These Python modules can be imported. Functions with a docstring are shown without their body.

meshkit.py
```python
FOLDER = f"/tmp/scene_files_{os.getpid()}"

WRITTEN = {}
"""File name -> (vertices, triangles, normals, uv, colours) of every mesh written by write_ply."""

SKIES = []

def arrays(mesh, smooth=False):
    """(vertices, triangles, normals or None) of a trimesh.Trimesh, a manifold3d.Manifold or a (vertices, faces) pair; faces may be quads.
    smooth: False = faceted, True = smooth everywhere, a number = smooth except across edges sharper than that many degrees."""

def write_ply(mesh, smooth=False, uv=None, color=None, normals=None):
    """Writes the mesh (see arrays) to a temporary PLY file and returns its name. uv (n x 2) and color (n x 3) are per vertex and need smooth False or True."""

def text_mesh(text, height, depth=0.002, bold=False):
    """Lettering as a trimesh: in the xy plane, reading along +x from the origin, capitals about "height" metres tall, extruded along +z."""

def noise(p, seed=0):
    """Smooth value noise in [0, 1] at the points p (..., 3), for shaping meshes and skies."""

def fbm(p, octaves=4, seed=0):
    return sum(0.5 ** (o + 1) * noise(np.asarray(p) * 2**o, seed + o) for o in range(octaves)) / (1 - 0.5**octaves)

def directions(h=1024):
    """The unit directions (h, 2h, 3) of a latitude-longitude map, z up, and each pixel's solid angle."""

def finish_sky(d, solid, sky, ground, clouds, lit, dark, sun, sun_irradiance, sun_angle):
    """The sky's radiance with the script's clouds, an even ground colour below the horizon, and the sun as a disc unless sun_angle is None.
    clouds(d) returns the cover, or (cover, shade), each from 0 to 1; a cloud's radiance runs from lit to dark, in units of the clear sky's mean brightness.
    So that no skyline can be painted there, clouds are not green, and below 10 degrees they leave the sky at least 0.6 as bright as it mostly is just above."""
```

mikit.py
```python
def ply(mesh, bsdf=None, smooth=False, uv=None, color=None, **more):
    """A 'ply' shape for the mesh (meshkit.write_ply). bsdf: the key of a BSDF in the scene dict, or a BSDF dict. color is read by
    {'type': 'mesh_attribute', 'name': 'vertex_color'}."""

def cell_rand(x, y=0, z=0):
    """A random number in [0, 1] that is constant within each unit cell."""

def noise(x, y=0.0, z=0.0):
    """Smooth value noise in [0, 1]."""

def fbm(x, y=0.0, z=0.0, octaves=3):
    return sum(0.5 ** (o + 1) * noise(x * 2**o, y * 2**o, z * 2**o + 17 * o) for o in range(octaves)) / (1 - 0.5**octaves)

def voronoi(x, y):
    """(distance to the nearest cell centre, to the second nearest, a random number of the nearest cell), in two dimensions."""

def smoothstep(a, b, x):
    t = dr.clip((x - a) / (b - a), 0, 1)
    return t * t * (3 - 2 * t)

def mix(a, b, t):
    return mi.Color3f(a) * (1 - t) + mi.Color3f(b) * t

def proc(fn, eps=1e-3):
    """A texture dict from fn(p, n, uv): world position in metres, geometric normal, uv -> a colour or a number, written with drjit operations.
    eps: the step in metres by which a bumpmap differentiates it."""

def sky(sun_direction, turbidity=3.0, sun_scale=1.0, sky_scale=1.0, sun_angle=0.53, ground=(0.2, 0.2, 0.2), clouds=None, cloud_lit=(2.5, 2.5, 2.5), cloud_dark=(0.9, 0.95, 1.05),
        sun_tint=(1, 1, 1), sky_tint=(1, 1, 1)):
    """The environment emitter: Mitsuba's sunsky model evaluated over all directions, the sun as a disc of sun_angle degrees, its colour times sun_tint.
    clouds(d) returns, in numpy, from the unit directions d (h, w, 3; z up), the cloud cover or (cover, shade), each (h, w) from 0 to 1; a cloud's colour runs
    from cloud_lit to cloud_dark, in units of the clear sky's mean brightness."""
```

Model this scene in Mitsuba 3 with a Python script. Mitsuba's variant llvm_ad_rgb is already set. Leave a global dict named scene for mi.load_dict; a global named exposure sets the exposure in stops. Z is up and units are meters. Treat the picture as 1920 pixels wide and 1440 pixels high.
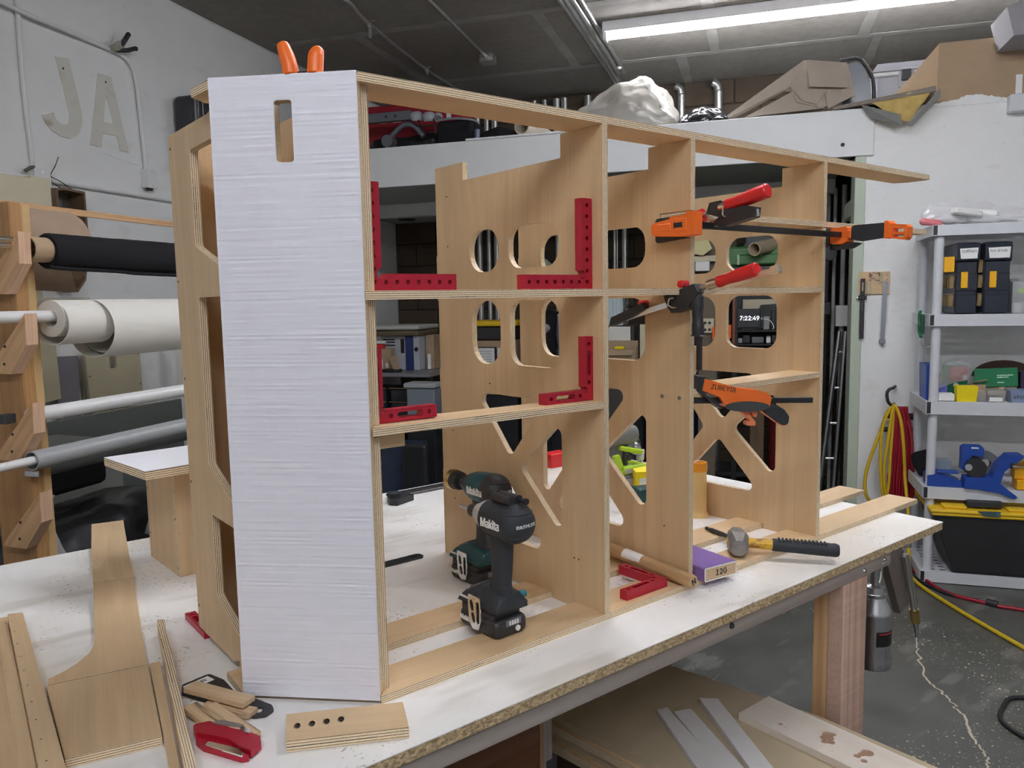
import math, random
import numpy as np, trimesh, shapely, manifold3d, mitsuba as mi, drjit as dr
import mikit, meshkit
from shapely.geometry import Polygon, box as sbox, LineString, Point
from mikit import noise, fbm, voronoi, cell_rand, smoothstep, mix

# ------------------------------------------------------------------ camera, light, exposure
# World: x runs along the front of the plywood frame on the workbench, y into its depth, z up from the concrete floor.
# The building stands turned by YAW: "a" runs along the left wall, "b" from the partition towards the left wall.
YAW = 34.5
ZT = 0.902                                    # height of the workbench top
scene, labels = {}, {}
T4 = mi.ScalarTransform4f
EYE = np.array([-0.5277, -1.0024, 1.5002])
FWD = np.array([0.6152, 0.7811, -0.1069]); FWD /= np.linalg.norm(FWD)
RGT = np.cross(FWD, [0, 0, 1.0]); RGT /= np.linalg.norm(RGT)
ROLL = -0.0187
UP = np.cross(RGT, FWD) * math.cos(ROLL) - RGT * math.sin(ROLL)
scene['camera'] = {'type': 'perspective', 'fov': math.degrees(2 * math.atan(960 / 1470.2303)), 'fov_axis': 'x', 'near_clip': 0.05, 'far_clip': 60.0,
                   'to_world': T4().look_at(origin=EYE.tolist(), target=(EYE + FWD).tolist(), up=UP.tolist())}
exposure = 2.45
TUBE = [15.0, 15.3, 16.4]                     # radiance of the fluorescent tubes
LAMPS = [(4.17, -2.05, 0.425), (-1.9, -2.3, 0.15), (1.2, -1.9, 0.55)]   # ceiling strips, the last one an unseen addition: a, b from, b to

# ------------------------------------------------------------------ helpers
rng = np.random.default_rng(7)
def mat4(t=(0, 0, 0), r=None):
    m = np.eye(4); m[:3, 3] = t
    if r is not None: m[:3, :3] = r
    return m
def rot(axis, deg):
    return trimesh.transformations.rotation_matrix(math.radians(deg), {'x': (1, 0, 0), 'y': (0, 1, 0), 'z': (0, 0, 1)}.get(axis, axis) if isinstance(axis, str) else axis)
def tr(x, y, z): return mat4((x, y, z))
ROOM = rot('z', YAW)                          # a, b, z of the building
BENCH = tr(0, 0, ZT)                          # x, y, height above the bench top
def basis(x, y, origin=(0, 0, 0)):
    """Frame with its x axis along x and its y axis near y."""
    x = np.asarray(x, float); x /= np.linalg.norm(x)
    z = np.cross(x, y); z /= np.linalg.norm(z)
    return mat4(origin, np.stack([x, np.cross(z, x), z], 1))

def numbered(name):
    if name not in USED: USED[name] = 0; return name
    USED[name] += 1
    return f'{name}_{USED[name]:03d}'
USED = {}
def thing(name, label, cat, group=None):
    k = numbered(name); labels[k] = {'label': label, 'category': cat}
    if group: labels[k]['group'] = group
    return k
def struct(name, mesh=None, m=None, label=None, M=None, **kw):
    labels[name] = {'kind': 'structure'}
    if label: labels[name]['label'] = label
    USED[name] = 0
    if mesh is not None: put(name, mesh, m, M, **kw)
    return name
def put(key, mesh, m, M=None, smooth=False, uv=None, **more):
    if isinstance(mesh, tuple): mesh, uv = mesh
    if hasattr(mesh, 'to_mesh'):
        q = mesh.to_mesh(); mesh = trimesh.Trimesh(q.vert_properties[:, :3], q.tri_verts, process=False)
    mesh = mesh.copy()
    if M is not None:
        mesh.apply_transform(M)
    scene[key] = mikit.ply(mesh, m, smooth=False if uv is not None else smooth, uv=uv, **more)
    return key
def part(parent, name, mesh, m, M=None, label=None, **kw):
    k = numbered(f'{parent}__{name}')
    put(k, mesh, m, M, **kw)
    if label: labels[k] = {'label': label}
    return k
def single(name, label, cat, mesh, m, M=None, group=None, **kw):
    k = thing(name, label, cat, group); put(k, mesh, m, M, **kw); return k

def cat(*ms): return trimesh.util.concatenate([x for x in ms])
def tm(man):
    q = man.to_mesh(); return trimesh.Trimesh(q.vert_properties[:, :3], q.tri_verts, process=True)
def mf(mesh): return manifold3d.Manifold(manifold3d.Mesh(np.asarray(mesh.vertices, np.float32), np.asarray(mesh.faces, np.uint32)))
def bx(x0, x1, y0, y1, z0, z1, c=0.0):
    """Box with chamfered edges."""
    x0, x1 = min(x0, x1), max(x0, x1); y0, y1 = min(y0, y1), max(y0, y1); z0, z1 = min(z0, z1), max(z0, z1)
    if c <= 0:
        return trimesh.creation.box(bounds=[[x0, y0, z0], [x1, y1, z1]])
    P = []
    for x, sx in ((x0, 1), (x1, -1)):
        for y, sy in ((y0, 1), (y1, -1)):
            for z, sz in ((z0, 1), (z1, -1)):
                P += [(x, y + sy * c, z + sz * c), (x + sx * c, y, z + sz * c), (x + sx * c, y + sy * c, z)]
    return trimesh.convex.convex_hull(np.array(P))
def bxc(c, s, ch=0.0):
    return bx(c[0] - s[0] / 2, c[0] + s[0] / 2, c[1] - s[1] / 2, c[1] + s[1] / 2, c[2] - s[2] / 2, c[2] + s[2] / 2, ch)
def rbox(c, s, r, seg=10):
    """Box with rounded edges, radius r."""
    s = np.array(s) / 2 - r
    b = manifold3d.Manifold.sphere(r, seg)
    pts = [tm(b.translate([c[0] + i * s[0], c[1] + j * s[1], c[2] + k * s[2]])).vertices for i in (-1, 1) for j in (-1, 1) for k in (-1, 1)]
    return trimesh.convex.convex_hull(np.vstack(pts))
def hull(*pts): return trimesh.convex.convex_hull(np.vstack(pts))
def cyl(p0, p1, r, n=20, r1=None, cap=True):
    p0, p1 = np.asarray(p0, float), np.asarray(p1, float)
    return tubes([p0, p1], [r, r if r1 is None else r1], n, cap=cap)
def tubes(path, radii, n=10, cap=True, closed=False):
    """A tube along a polyline with one radius per point."""
    p = np.asarray(path, float); r = np.broadcast_to(np.asarray(radii, float), (len(p),))
    t = np.gradient(p, axis=0) if not closed else np.roll(p, -1, 0) - np.roll(p, 1, 0)
    ln = np.linalg.norm(t, axis=1, keepdims=True); t = t / np.maximum(ln, 1e-12)
    for i in range(1, len(t)):
        if ln[i] < 1e-9: t[i] = t[i - 1]
    a = np.cross(t[0], [0, 0, 1] if abs(t[0][2]) < 0.9 else [1, 0, 0]); a /= np.linalg.norm(a)
    ang = np.arange(n) * 2 * np.pi / n
    V = []
    for i in range(len(p)):
        a = a - t[i] * (a @ t[i]); a /= np.linalg.norm(a)
        b = np.cross(t[i], a)
        V.append(p[i] + r[i] * (np.cos(ang)[:, None] * a + np.sin(ang)[:, None] * b))
    V = np.vstack(V); F = []
    m = len(p)
    for i in range(m if closed else m - 1):
        j = (i + 1) % m
        for k in range(n):
            k2 = (k + 1) % n
            F += [(i * n + k, i * n + k2, j * n + k2), (i * n + k, j * n + k2, j * n + k)]
    if cap and not closed:
        V = np.vstack([V, p[0], p[-1]]); c0, c1 = len(V) - 2, len(V) - 1
        for k in range(n):
            k2 = (k + 1) % n
            F += [(c0, k2, k), (c1, (m - 1) * n + k, (m - 1) * n + k2)]
    return trimesh.Trimesh(V, F, process=False)
def spline(pts, n=8):
    """Catmull-Rom through the points."""
    p = np.asarray(pts, float); p = np.vstack([2 * p[0] - p[1], p, 2 * p[-1] - p[-2]])
    out = []
    for i in range(1, len(p) - 2):
        for s in np.linspace(0, 1, n, endpoint=False):
            out.append(0.5 * (2 * p[i] + (p[i + 1] - p[i - 1]) * s + (2 * p[i - 1] - 5 * p[i] + 4 * p[i + 1] - p[i + 2]) * s * s + (3 * p[i] - p[i - 1] - 3 * p[i + 1] + p[i + 2]) * s ** 3))
    out.append(p[-2])
    return np.array(out)
def lathe(prof, n=28):
    """Revolve (radius, height) pairs about z; closed where the radius is 0."""
    prof = np.asarray(prof, float); ang = np.arange(n) * 2 * np.pi / n
    V = np.vstack([np.stack([r * np.cos(ang), r * np.sin(ang), np.full(n, z)], 1) for r, z in prof]); F = []
    for i in range(len(prof) - 1):
        for k in range(n):
            k2 = (k + 1) % n
            F += [(i * n + k, i * n + k2, (i + 1) * n + k2), (i * n + k, (i + 1) * n + k2, (i + 1) * n + k)]
    m = trimesh.Trimesh(V, F, process=True)
    m.update_faces(m.nondegenerate_faces()); return m
def ringtube(ro, ri, L, n=32):
    return lathe([(ri, 0), (ro, 0), (ro, L), (ri, L), (ri, 0)], n)
PL = {'xy': np.eye(3), 'xz': np.array([[1, 0, 0], [0, 0, -1], [0, 1, 0]]).astype(float), 'yz': np.array([[0, 0, 1], [1, 0, 0], [0, 1, 0]]).astype(float)}
def prism(poly, w0, w1, plane='xy'):
    """A polygon in xy, xz or yz, extruded from w0 to w1 along the third axis."""
    if not isinstance(poly, shapely.Geometry): poly = Polygon(poly)
    ms = [trimesh.creation.extrude_polygon(g, abs(w1 - w0), engine='earcut') for g in getattr(poly, 'geoms', [poly])]
    m = trimesh.util.concatenate(ms); m.apply_translation([0, 0, min(w0, w1)])
    if plane == 'xz':                          # (u, v, w) -> (u, w, v)
        m.apply_transform(mat4(r=np.array([[1, 0, 0], [0, 0, 1], [0, 1, 0]], float)))
    elif plane == 'yz':                        # (u, v, w) -> (w, u, v)
        m.apply_transform(mat4(r=np.array([[0, 0, 1], [1, 0, 0], [0, 1, 0]], float)))
    m.fix_normals()
    return m
def rr(x0, x1, y0, y1, r): return sbox(x0, y0, x1, y1).buffer(-r).buffer(r, quad_segs=6)
def rpoly(pts, r, q=5): return Polygon(pts).buffer(-r).buffer(r, quad_segs=q)
def W(mesh, g=(1, 0, 0), t=(0, 0, 1), th=0.0127, off=None):
    """Flat texture coordinates for wood: along and across the grain on the faces; on the edges u + 1000 and the fraction of the thickness."""
    g, t = np.asarray(g, float), np.asarray(t, float); g /= np.linalg.norm(g); t /= np.linalg.norm(t); w = np.cross(t, g)
    if hasattr(mesh, 'to_mesh'): mesh = tm(mesh)
    tri = np.asarray(mesh.triangles); n = np.asarray(mesh.face_normals)
    o = rng.uniform(0, 60, 2) if off is None else off
    lo = (tri @ t).min()
    face = np.abs(n @ t) > 0.6
    along_w = np.abs(n @ g) > np.abs(n @ w)
    u = np.where(face[:, None], tri @ g + o[0], np.where(along_w[:, None], tri @ w, tri @ g) + 1000 + o[0])
    v = np.where(face[:, None], tri @ w + o[1], (tri @ t - lo) / th)
    V = tri.reshape(-1, 3)
    return trimesh.Trimesh(V, np.arange(len(V)).reshape(-1, 3), process=False), np.stack([u.ravel(), v.ravel()], 1)
def letters(text, h, depth, M, bold=False, sx=1.0):
    m = meshkit.text_mesh(text, h, depth, bold=bold)
    m.apply_transform(np.diag([sx, 1, 1, 1.0])); m.apply_transform(M); return m
def lumpy(mesh, amp, freq, seed=0, keep_floor=None):
    """Displace along the normals with smooth noise."""
    n = np.array(mesh.vertex_normals); v = np.array(mesh.vertices)
    v = v + n * ((meshkit.fbm(v * freq + seed * 7.3, 3, seed) - 0.5) * 2 * amp)[:, None]
    if keep_floor is not None: v[:, 2] = np.maximum(v[:, 2], keep_floor)
    return trimesh.Trimesh(v, mesh.faces, process=False)
def blob(pts, radii, size, amp=0.0, freq=10, seed=0, floor=None):
    """Soft sack: hull of spheres, refined and rumpled."""
    H = hull(*[np.array(trimesh.creation.icosphere(2, r).vertices) + p for p, r in zip(np.asarray(pts, float), radii)])
    H = tm(mf(H).refine_to_length(size))
    H = lumpy(H, amp, freq, seed, floor) if amp else H
    return H

# ------------------------------------------------------------------ materials
def C(r, g, b): return {'type': 'rgb', 'value': [r, g, b]}
def srgb(r, g, b):
    return [((c / 255 + 0.055) / 1.055) ** 2.4 if c > 10 else c / 255 / 12.92 for c in (r, g, b)]
def mat(name, col, rough=0.5, spec=0.5, metal=0.0, **kw):
    d = {'type': 'principled', 'base_color': col if isinstance(col, dict) else {'type': 'rgb', 'value': list(col)}, 'roughness': rough, 'specular': spec, 'metallic': metal, **kw}
    scene['m_' + name] = {'type': 'twosided', 'bsdf': d}
    return 'm_' + name
def birch(p, n, uv):
    u, v = uv.x, uv.y
    edge = u > 500.0
    warp = fbm(u * 1.1, v * 4.0, 3.0, 2)
    ring = noise(u * 0.8 + warp * 1.4, (v + warp * 0.16) * 62.0)
    fine = noise(u * 9.0, v * 420.0)
    patch = fbm(u * 2.0, v * 3.0, 9.0, 2)
    f = mix((0.555, 0.385, 0.215), (0.675, 0.490, 0.295), patch)
    f = f * (0.89 + 0.11 * ring + 0.07 * fine)
    k = v * 4.0 + (noise(u * 7.0, 2.0) - 0.5) * 0.06
    k = k - dr.floor(k)
    line = smoothstep(0.46, 0.56, k) * (1 - smoothstep(0.80, 0.90, k))
    gap = smoothstep(0.86, 0.88, noise(u * 9.0, dr.floor(v * 4.0) * 3.7)) * line
    e = mix((0.78, 0.655, 0.455), (0.33, 0.20, 0.105), line)
    e = e * (0.95 + 0.08 * noise(u * 25.0, v * 9.0)) * (1 - 0.7 * gap)
    return mi.Color3f(dr.select(edge, e.x, f.x), dr.select(edge, e.y, f.y), dr.select(edge, e.z, f.z))
PLY = mat('birch_plywood', mikit.proc(birch), 0.48, 0.35)
def fir(p, n, uv):
    u, v = uv.x, uv.y
    end = u > 500.0
    w = fbm(u * 0.9, v * 5.0, 1.0, 2)
    s = (v + w * 0.05) * 95.0
    ring = noise(u * 0.6, s)
    fine = noise(u * 14.0, v * 700.0)
    c = mix((0.54, 0.30, 0.145), (0.70, 0.455, 0.25), ring) * (0.86 + 0.16 * fine)
    q = noise(v * 26.0, (u - 1000.0) * 12.0)
    ce = mix((0.50, 0.30, 0.19), (0.68, 0.47, 0.32), q)
    return mi.Color3f(dr.select(end, ce.x, c.x), dr.select(end, ce.y, c.y), dr.select(end, ce.z, c.z))
FIR = mat('fir_lumber', mikit.proc(fir), 0.6, 0.25)
def pinkfir(p, n, uv):
    u, v = uv.x, uv.y
    w = fbm(u * 0.9, v * 5.0, 4.0, 2)
    ring = noise(u * 0.5, (v + w * 0.04) * 120.0)
    saw = noise(u * 150.0, v * 3.0)
    return mix((0.50, 0.305, 0.23), (0.68, 0.475, 0.385), ring) * (0.88 + 0.14 * saw)
PINK = mat('pink_fir', mikit.proc(pinkfir), 0.7, 0.2)
def greyfir(p, n, uv):
    u, v = uv.x, uv.y
    w = fbm(u * 0.7, v * 6.0, 8.0, 2)
    ring = noise(u * 0.5, (v + w * 0.05) * 130.0)
    return mix((0.27, 0.225, 0.20), (0.42, 0.37, 0.335), ring) * (0.85 + 0.2 * fbm(u * 6.0, v * 90.0, 2.0, 2))
GREYW = mat('weathered_lumber', mikit.proc(greyfir), 0.75, 0.2)
def oak(p, n, uv):
    u, v = uv.x, uv.y
    g = noise(u * 12.0, v * 520.0)
    streak = smoothstep(0.60, 0.85, fbm(u * 5.0, v * 110.0, 6.0, 2))
    return mix((0.56, 0.385, 0.22), (0.66, 0.49, 0.31), g) * (1 - 0.72 * streak)
OAK = mat('oak_offcut', mikit.proc(oak), 0.6, 0.25)
def hard(p, n, uv):
    return mix((0.40, 0.245, 0.12), (0.50, 0.33, 0.17), noise(uv.x * 6.0, uv.y * 300.0))
HICK = mat('oiled_handle_wood', mikit.proc(hard), 0.4, 0.4)
# white textured laminate, bench, walls, floor, ceiling
WHITE = srgb(236, 236, 240)
mat('rippled_laminate', [0.80, 0.795, 0.855], 0.42, 0.4)
LAM = 'm_rippled_laminate'
SMOOTHLAM = mat('smooth_white_laminate', [0.80, 0.80, 0.84], 0.35, 0.45)
def benchtop(p, n, uv):
    x, y = p.x, p.y
    dirt = fbm(x * 3.0, y * 6.0, 1.0, 3)
    smear = smoothstep(0.56, 0.80, fbm(x * 5.0 + 0.7 * dirt, y * 17.0, 5.0, 3))
    speck = smoothstep(0.84, 0.90, noise(x * 220.0, y * 270.0)) * smoothstep(0.48, 0.66, noise(x * 11.0, y * 11.0, 7.0))
    scr = smoothstep(0.485, 0.5, noise(x * 60.0 + y * 35.0, y * 9.0)) * (1 - smoothstep(0.5, 0.515, noise(x * 60.0 + y * 35.0, y * 9.0))) * smoothstep(0.55, 0.7, noise(x * 4.0, y * 4.0, 2.0))
    rub = smoothstep(0.60, 0.80, fbm(x * 2.1 + 9.0, y * 2.6, 8.0, 3))
    c = mix((0.80, 0.785, 0.755), (0.655, 0.625, 0.575), smear)
    c = mix(c, (0.66, 0.60, 0.50), rub * 0.75)
    c = mix(c, (0.30, 0.26, 0.22), dr.minimum(1.0, 0.75 * speck + 0.20 * scr))
    return c
BENCHTOP = mat('worn_white_bench_top', mikit.proc(benchtop), 0.5, 0.35)
def chip(p, n, uv):
    d1, d2, r = voronoi(p.x * 210.0 + p.y * 150.0, p.z * 330.0 + p.y * 40.0)
    c = mix((0.30, 0.20, 0.10), (0.66, 0.52, 0.32), r)
    return c * (0.75 + 0.35 * noise(p.x * 400.0, p.z * 400.0, p.y * 400.0))
CHIP = mat('particle_board', mikit.proc(chip), 0.8, 0.2)
def concrete(p, n, uv):
    x, y = p.x, p.y
    big = fbm(x * 1.3, y * 1.3, 2.0, 3)
    mid = fbm(x * 6.0, y * 7.0, 4.0, 3)
    c = mix((0.040, 0.042, 0.036), (0.098, 0.098, 0.087), smoothstep(0.2, 0.8, 0.6 * big + 0.4 * mid))
    scuff = smoothstep(0.62, 0.78, fbm(x * 4.0, y * 13.0, 9.0, 3))
    c = mix(c, (0.17, 0.17, 0.155), scuff * 0.7)
    dust = smoothstep(0.88, 0.93, noise(x * 150.0, y * 150.0)) * smoothstep(0.55, 0.75, noise(x * 2.1 + 3.0, y * 2.1, 5.0))
    c = mix(c, (0.62, 0.53, 0.38), dust)
    return c
CONC = mat('stained_concrete', mikit.proc(concrete), 0.42, 0.45)
def plaster(p, n, uv):
    a = p.x * 0.824 + p.y * 0.566; b = p.y * 0.824 - p.x * 0.566
    m = fbm(a * 2.2 + b * 1.9, p.z * 2.6, 3.0, 3)
    mark = smoothstep(0.70, 0.80, fbm(a * 9.0 + b * 7.0, p.z * 12.0, 6.0, 3))
    spk = smoothstep(0.90, 0.94, noise(a * 38.0, b * 38.0, p.z * 38.0))
    c = mix((0.74, 0.745, 0.735), (0.82, 0.82, 0.805), m)
    return mix(c, (0.60, 0.59, 0.56), 0.22 * mark + 0.25 * spk)
scene['m_painted_plaster'] = {'type': 'twosided', 'bsdf': {'type': 'bumpmap', 'arbitrary': mikit.proc(lambda p, n, uv: fbm(p.x * 42.0, p.y * 42.0, p.z * 42.0, 2), eps=2e-3), 'scale': 0.0025,
    'bsdf': {'type': 'principled', 'base_color': mikit.proc(plaster), 'roughness': 0.6, 'specular': 0.3}}}
PLAST = 'm_painted_plaster'
PAINT = mat('painted_white_metal', [0.74, 0.74, 0.73], 0.45, 0.4)
BEAMP = mat('painted_beam', mikit.proc(lambda p, n, uv: mix((0.70, 0.715, 0.71), (0.77, 0.78, 0.775), fbm(p.x * 3.0, p.y * 3.0, p.z * 3.0, 3))), 0.55, 0.3)
GREENP = mat('pale_green_paint', [0.47, 0.525, 0.42], 0.5, 0.35)
def ceil_c(p, n, uv):
    return mix((0.20, 0.185, 0.165), (0.265, 0.25, 0.225), fbm(p.x * 1.7, p.y * 1.7, 1.0, 3)) * (0.94 + 0.12 * noise(p.x * 30.0, p.y * 30.0))
CEIL = mat('bare_plasterboard', mikit.proc(ceil_c), 0.9, 0.1)
TAPE = mat('joint_compound', mikit.proc(lambda p, n, uv: mix((0.25, 0.24, 0.22), (0.36, 0.345, 0.32), fbm(p.x * 9.0, p.y * 9.0, 1.0, 3))), 0.9, 0.1)
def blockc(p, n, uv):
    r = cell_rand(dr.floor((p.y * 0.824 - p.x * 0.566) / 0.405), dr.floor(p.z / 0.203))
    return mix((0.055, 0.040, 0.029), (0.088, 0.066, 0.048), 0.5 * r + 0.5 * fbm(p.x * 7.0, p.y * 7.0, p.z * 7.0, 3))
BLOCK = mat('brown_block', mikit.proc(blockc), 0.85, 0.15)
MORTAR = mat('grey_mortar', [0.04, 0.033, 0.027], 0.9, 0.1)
CONDUIT = mat('galvanised_conduit', [0.62, 0.62, 0.60], 0.32, 0.5, 0.85)
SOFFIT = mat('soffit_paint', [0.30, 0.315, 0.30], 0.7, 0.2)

# ------------------------------------------------------------------ the setting
A0, A1, BL, BR, HC = -4.2, 5.80, 2.70, -4.4, 3.24
AW, AB = 3.92, 3.90                            # partition and beam faces
struct('floor', bx(A0, A1 + .1, BR - .1, BL + .1, -0.1, 0), CONC, 'dark stained concrete floor', ROOM)
struct('wall_left', bx(A0, A1, BL, BL + .12, 0, HC), PLAST, 'white painted plaster wall on the left', ROOM)
struct('wall_front', bx(A0 - .12, A0, BR, BL, 0, HC), PLAST, None, ROOM)
struct('wall_right', bx(A0, A1, BR - .12, BR, 0, HC), PLAST, None, ROOM)
struct('wall_partition', bx(AW, AW + .13, BR, -1.10, 0, 2.52), PLAST, 'white partition wall behind the shelving unit', ROOM)
struct('ceiling', bx(A0, A1 + .1, BR, BL, HC, HC + .1), CEIL, 'grey unpainted plasterboard ceiling', ROOM)
def tape(a0, a1, b0, b1, seed):
    r = np.random.default_rng(seed); L = np.array([a1 - a0, b1 - b0]); n = max(3, int(np.linalg.norm(L) / .18)); L = L / np.linalg.norm(L); N = np.array([-L[1], L[0]])
    s = np.linspace(0, 1, n); c = np.array([a0, b0]) + s[:, None] * np.array([a1 - a0, b1 - b0])
    up = c + N * (.034 + r.uniform(-.008, .008, n))[:, None]; dn = c - N * (.034 + r.uniform(-.008, .008, n))[:, None]
    return prism(np.vstack([up, dn[::-1]]), HC - .003, HC + .001)
for i, q in enumerate([(5.03, 5.03, -4.3, 2.6), (3.81, 3.81, -4.3, 2.6)]): part('ceiling', 'joint_tape', tape(q[0], q[1], q[2], q[3], i), TAPE, ROOM)
for i, q in enumerate([(3.84, 5.0, -.225), (5.06, 5.8, .02), (3.84, 5.0, .78), (3.84, 5.0, -1.2), (3.84, 5.0, 2.0), (5.06, 5.8, -1.3)]): part('ceiling', 'joint_tape', tape(q[0], q[1], q[2], q[2], 20 + i), TAPE, ROOM)
# rear wall of concrete blocks, each with a recessed joint
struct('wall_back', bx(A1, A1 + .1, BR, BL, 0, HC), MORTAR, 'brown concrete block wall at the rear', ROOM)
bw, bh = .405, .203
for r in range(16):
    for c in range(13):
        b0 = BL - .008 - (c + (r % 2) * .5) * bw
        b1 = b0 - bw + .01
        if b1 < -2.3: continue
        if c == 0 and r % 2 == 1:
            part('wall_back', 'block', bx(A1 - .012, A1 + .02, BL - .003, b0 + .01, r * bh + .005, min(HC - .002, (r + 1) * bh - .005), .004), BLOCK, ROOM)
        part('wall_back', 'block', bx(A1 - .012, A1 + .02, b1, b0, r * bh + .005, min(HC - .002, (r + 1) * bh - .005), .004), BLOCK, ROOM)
# storage loft: beam, floor, soffit
struct('trim_beam', bx(AB, AB + .02, -1.147, BL, 2.268, 2.528, .003), BEAMP, 'white painted beam board across the front of the loft', ROOM)
part('trim_beam', 'cap_strip', bx(AB - .012, AB + .09, .55, 1.28, 2.526, 2.540, .003), BEAMP, ROOM)
part('trim_beam', 'bolt_hole', cyl((AB - .0015, -.985, 2.335), (AB + .001, -.985, 2.335), .011, 16), mat('dark_hole', [.03, .03, .03], .8), ROOM)
struct('trim_loft_floor', bx(AB + .02, A1, BR, BL, 2.50, 2.525), SOFFIT, None, ROOM)
struct('trim_soffit', bx(AB + .02, A1, -1.05, BL, 2.30, 2.32), SOFFIT, 'grey underside of the storage loft', ROOM)
part('trim_soffit', 'joist', bx(5.02, 5.12, -1.05, BL, 2.20, 2.30, .003), BEAMP, ROOM)
part('trim_soffit', 'lower_panel', bx(5.12, A1, -1.05, BL, 2.222, 2.24), SOFFIT, ROOM)
part('trim_soffit', 'round_vent', cyl((5.45, 2.42, 2.215), (5.45, 2.42, 2.224), .075, 20), 'm_dark_hole', ROOM)
# pale green door frame at the end of the partition
struct('trim_door_frame', bx(AW - .012, AW + .15, -1.112, -1.055, 0, 2.268, .003), GREENP, 'pale green door frame at the end of the partition', ROOM)
part('trim_door_frame', 'reveal', bx(AW + .15, AW + .62, -1.16, -1.10, 0, 2.30), GREENP, ROOM)
part('trim_door_frame', 'stop', bx(AW + .17, AW + .20, -1.10, -1.075, 0, 2.02, .002), GREENP, ROOM)
part('trim_door_frame', 'lintel', bx(AW + .05, AW + .62, -1.105, -1.062, 1.96, 2.06, .003), GREENP, ROOM)
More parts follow.
